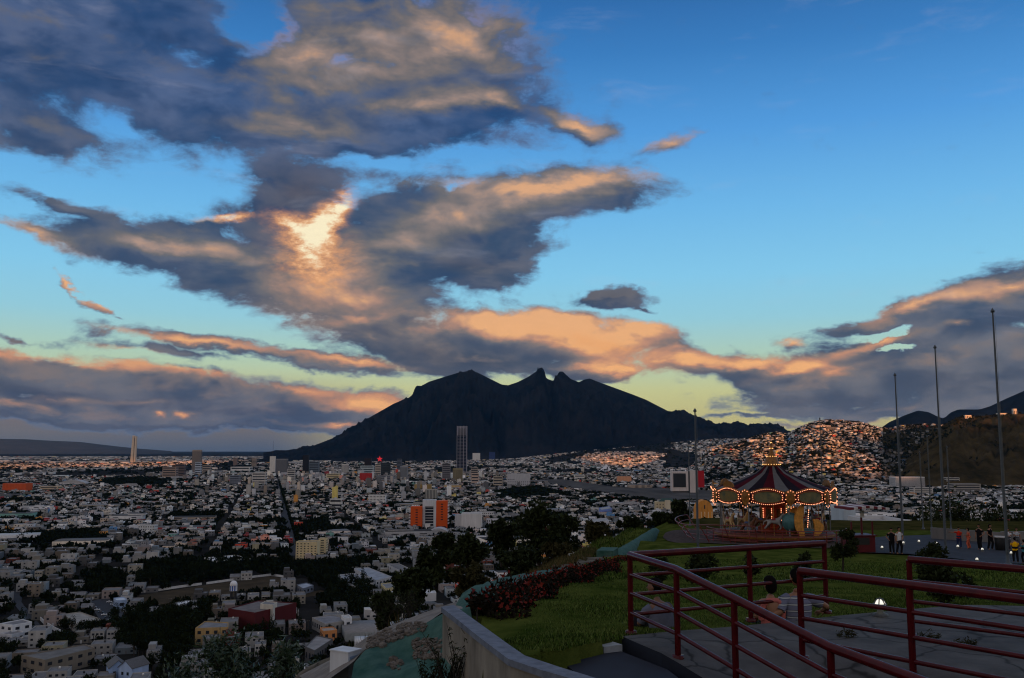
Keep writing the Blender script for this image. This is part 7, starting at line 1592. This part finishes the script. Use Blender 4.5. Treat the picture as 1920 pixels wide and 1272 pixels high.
def booth():
    Y = 70; d = ray(1609, 1036); x = d.x / d.y * Y; z = tz1(x, Y) + .09; hp = float(zat(1609, 951, Y)) - z; r = empty('ticket_booth', (x, Y, z), .1, 'dark red ticket booth with a flat striped parasol roof on a pole', 'booth'); mr = mat('booth_red', (.085, .006, .010), .5, .2, 2); s = Y / F
    MB().box(-.95, .95, -.8, .8, 0, 1.15).build('counter', mr, r); MB().box(-1.05, 1.05, -.9, .9, 1.153, 1.24).build('counter_top', mr, r)
    for a in (-.8, .8): MB().box(a - .05, a + .05, -.8, -.7, 1.24, 2.2).build('corner_post', mr, r)
    MB().tube([(.35, 0, 1.24), (.35, 0, hp)], .08, 8).build('pole', mr, r)
    m = MB(); N_ = 5
    for k in range(10): m.box(-1.45 + .3 * k, -1.15 + .3 * k, -1.3, 1.3, hp, hp + .17, mi=k % 2)
    m.v = [(a + .35, b, c - .10 * abs(a) + .0) for a, b, c in m.v]; m.build('parasol_roof', [mat('booth_stripe_red', (.12, .01, .015), .7), mat('booth_stripe_white', (.5, .46, .46), .7)], r)
    unit('sign_board', mat('sign_white', (.5, .5, .5), .7), r, (.35, -.15, hp - .5), (.3, .05, .5)); unit('hatch', mat('booth_hatch', (.02, .02, .02), .6), r, (0, -.82, .8), (1.0, .05, .5))
booth()
def litter_bin():
    Y = 72; d = ray(1877, 1035); x = d.x / d.y * Y; r = empty('litter_bin', (x, Y, tz1(x, Y) + .09), 0, 'dark round litter bin with a pale rim beside the long black coat', 'bin'); m = mat('bin_dark', (.02, .022, .024), .6)
    MB().lathe([(.01, .02), (.38, .02), (.42, .9), (.40, .95)], 16).build('bin_body', m, r); MB().lathe([(.43, .93), (.46, .95), (.46, 1.03), (.36, 1.03), (.36, .9)], 16).build('rim', mat('bin_rim', (.45, .45, .45), .6), r)
litter_bin()
def plaza_wall():
    Y = 84; a = ray(1748, 1005); b = ray(1880, 1010); pts = [(a.x / a.y * Y, Y), (b.x / b.y * (Y - 5), Y - 5), (b.x / b.y * (Y - 5) + 14, Y - 7)]; m = MB()
    for (x0, y0), (x1, y1) in zip(pts[:-1], pts[1:]):
        z = tz1(x0, y0); m.prism([(x0, y0), (x1, y1), (x1, y1 + .3), (x0, y0 + .3)], z - .3, z + 1.05)
    tag(m.build('plaza_wall', mat('wall_grey', (.16, .155, .15), .9, .2, 1, streak=True)), 'low grey concrete wall behind the people on the plaza', 'wall')
plaza_wall()
def hillside_house():
    s = 140 / F; p = at(1668, 1016, 140); z = p.z - 3
    building('hillside_house', 'white flat-roofed building just beyond the plaza, behind the standing pair', 'building', [(p.x - 31 * s, 140), (p.x + 40 * s, 140), (p.x + 40 * s, 150), (p.x - 31 * s, 150)], 3 + (1016 - 986) * s, (190, 190, 190), roofc=(150, 150, 150), floors=1, style='windows', z0=z, step=3)
    building('hillside_house', 'pale blue-grey raised block on the left end of the white plaza building', 'building', [(p.x - 30 * s, 152), (p.x - 6 * s, 152), (p.x - 6 * s, 158), (p.x - 30 * s, 158)], 3 + (1016 - 976) * s, (170, 182, 190), roofc=(150, 160, 165), floors=1, style='blank', z0=z)
hillside_house()
bpy.context.view_layer.update()
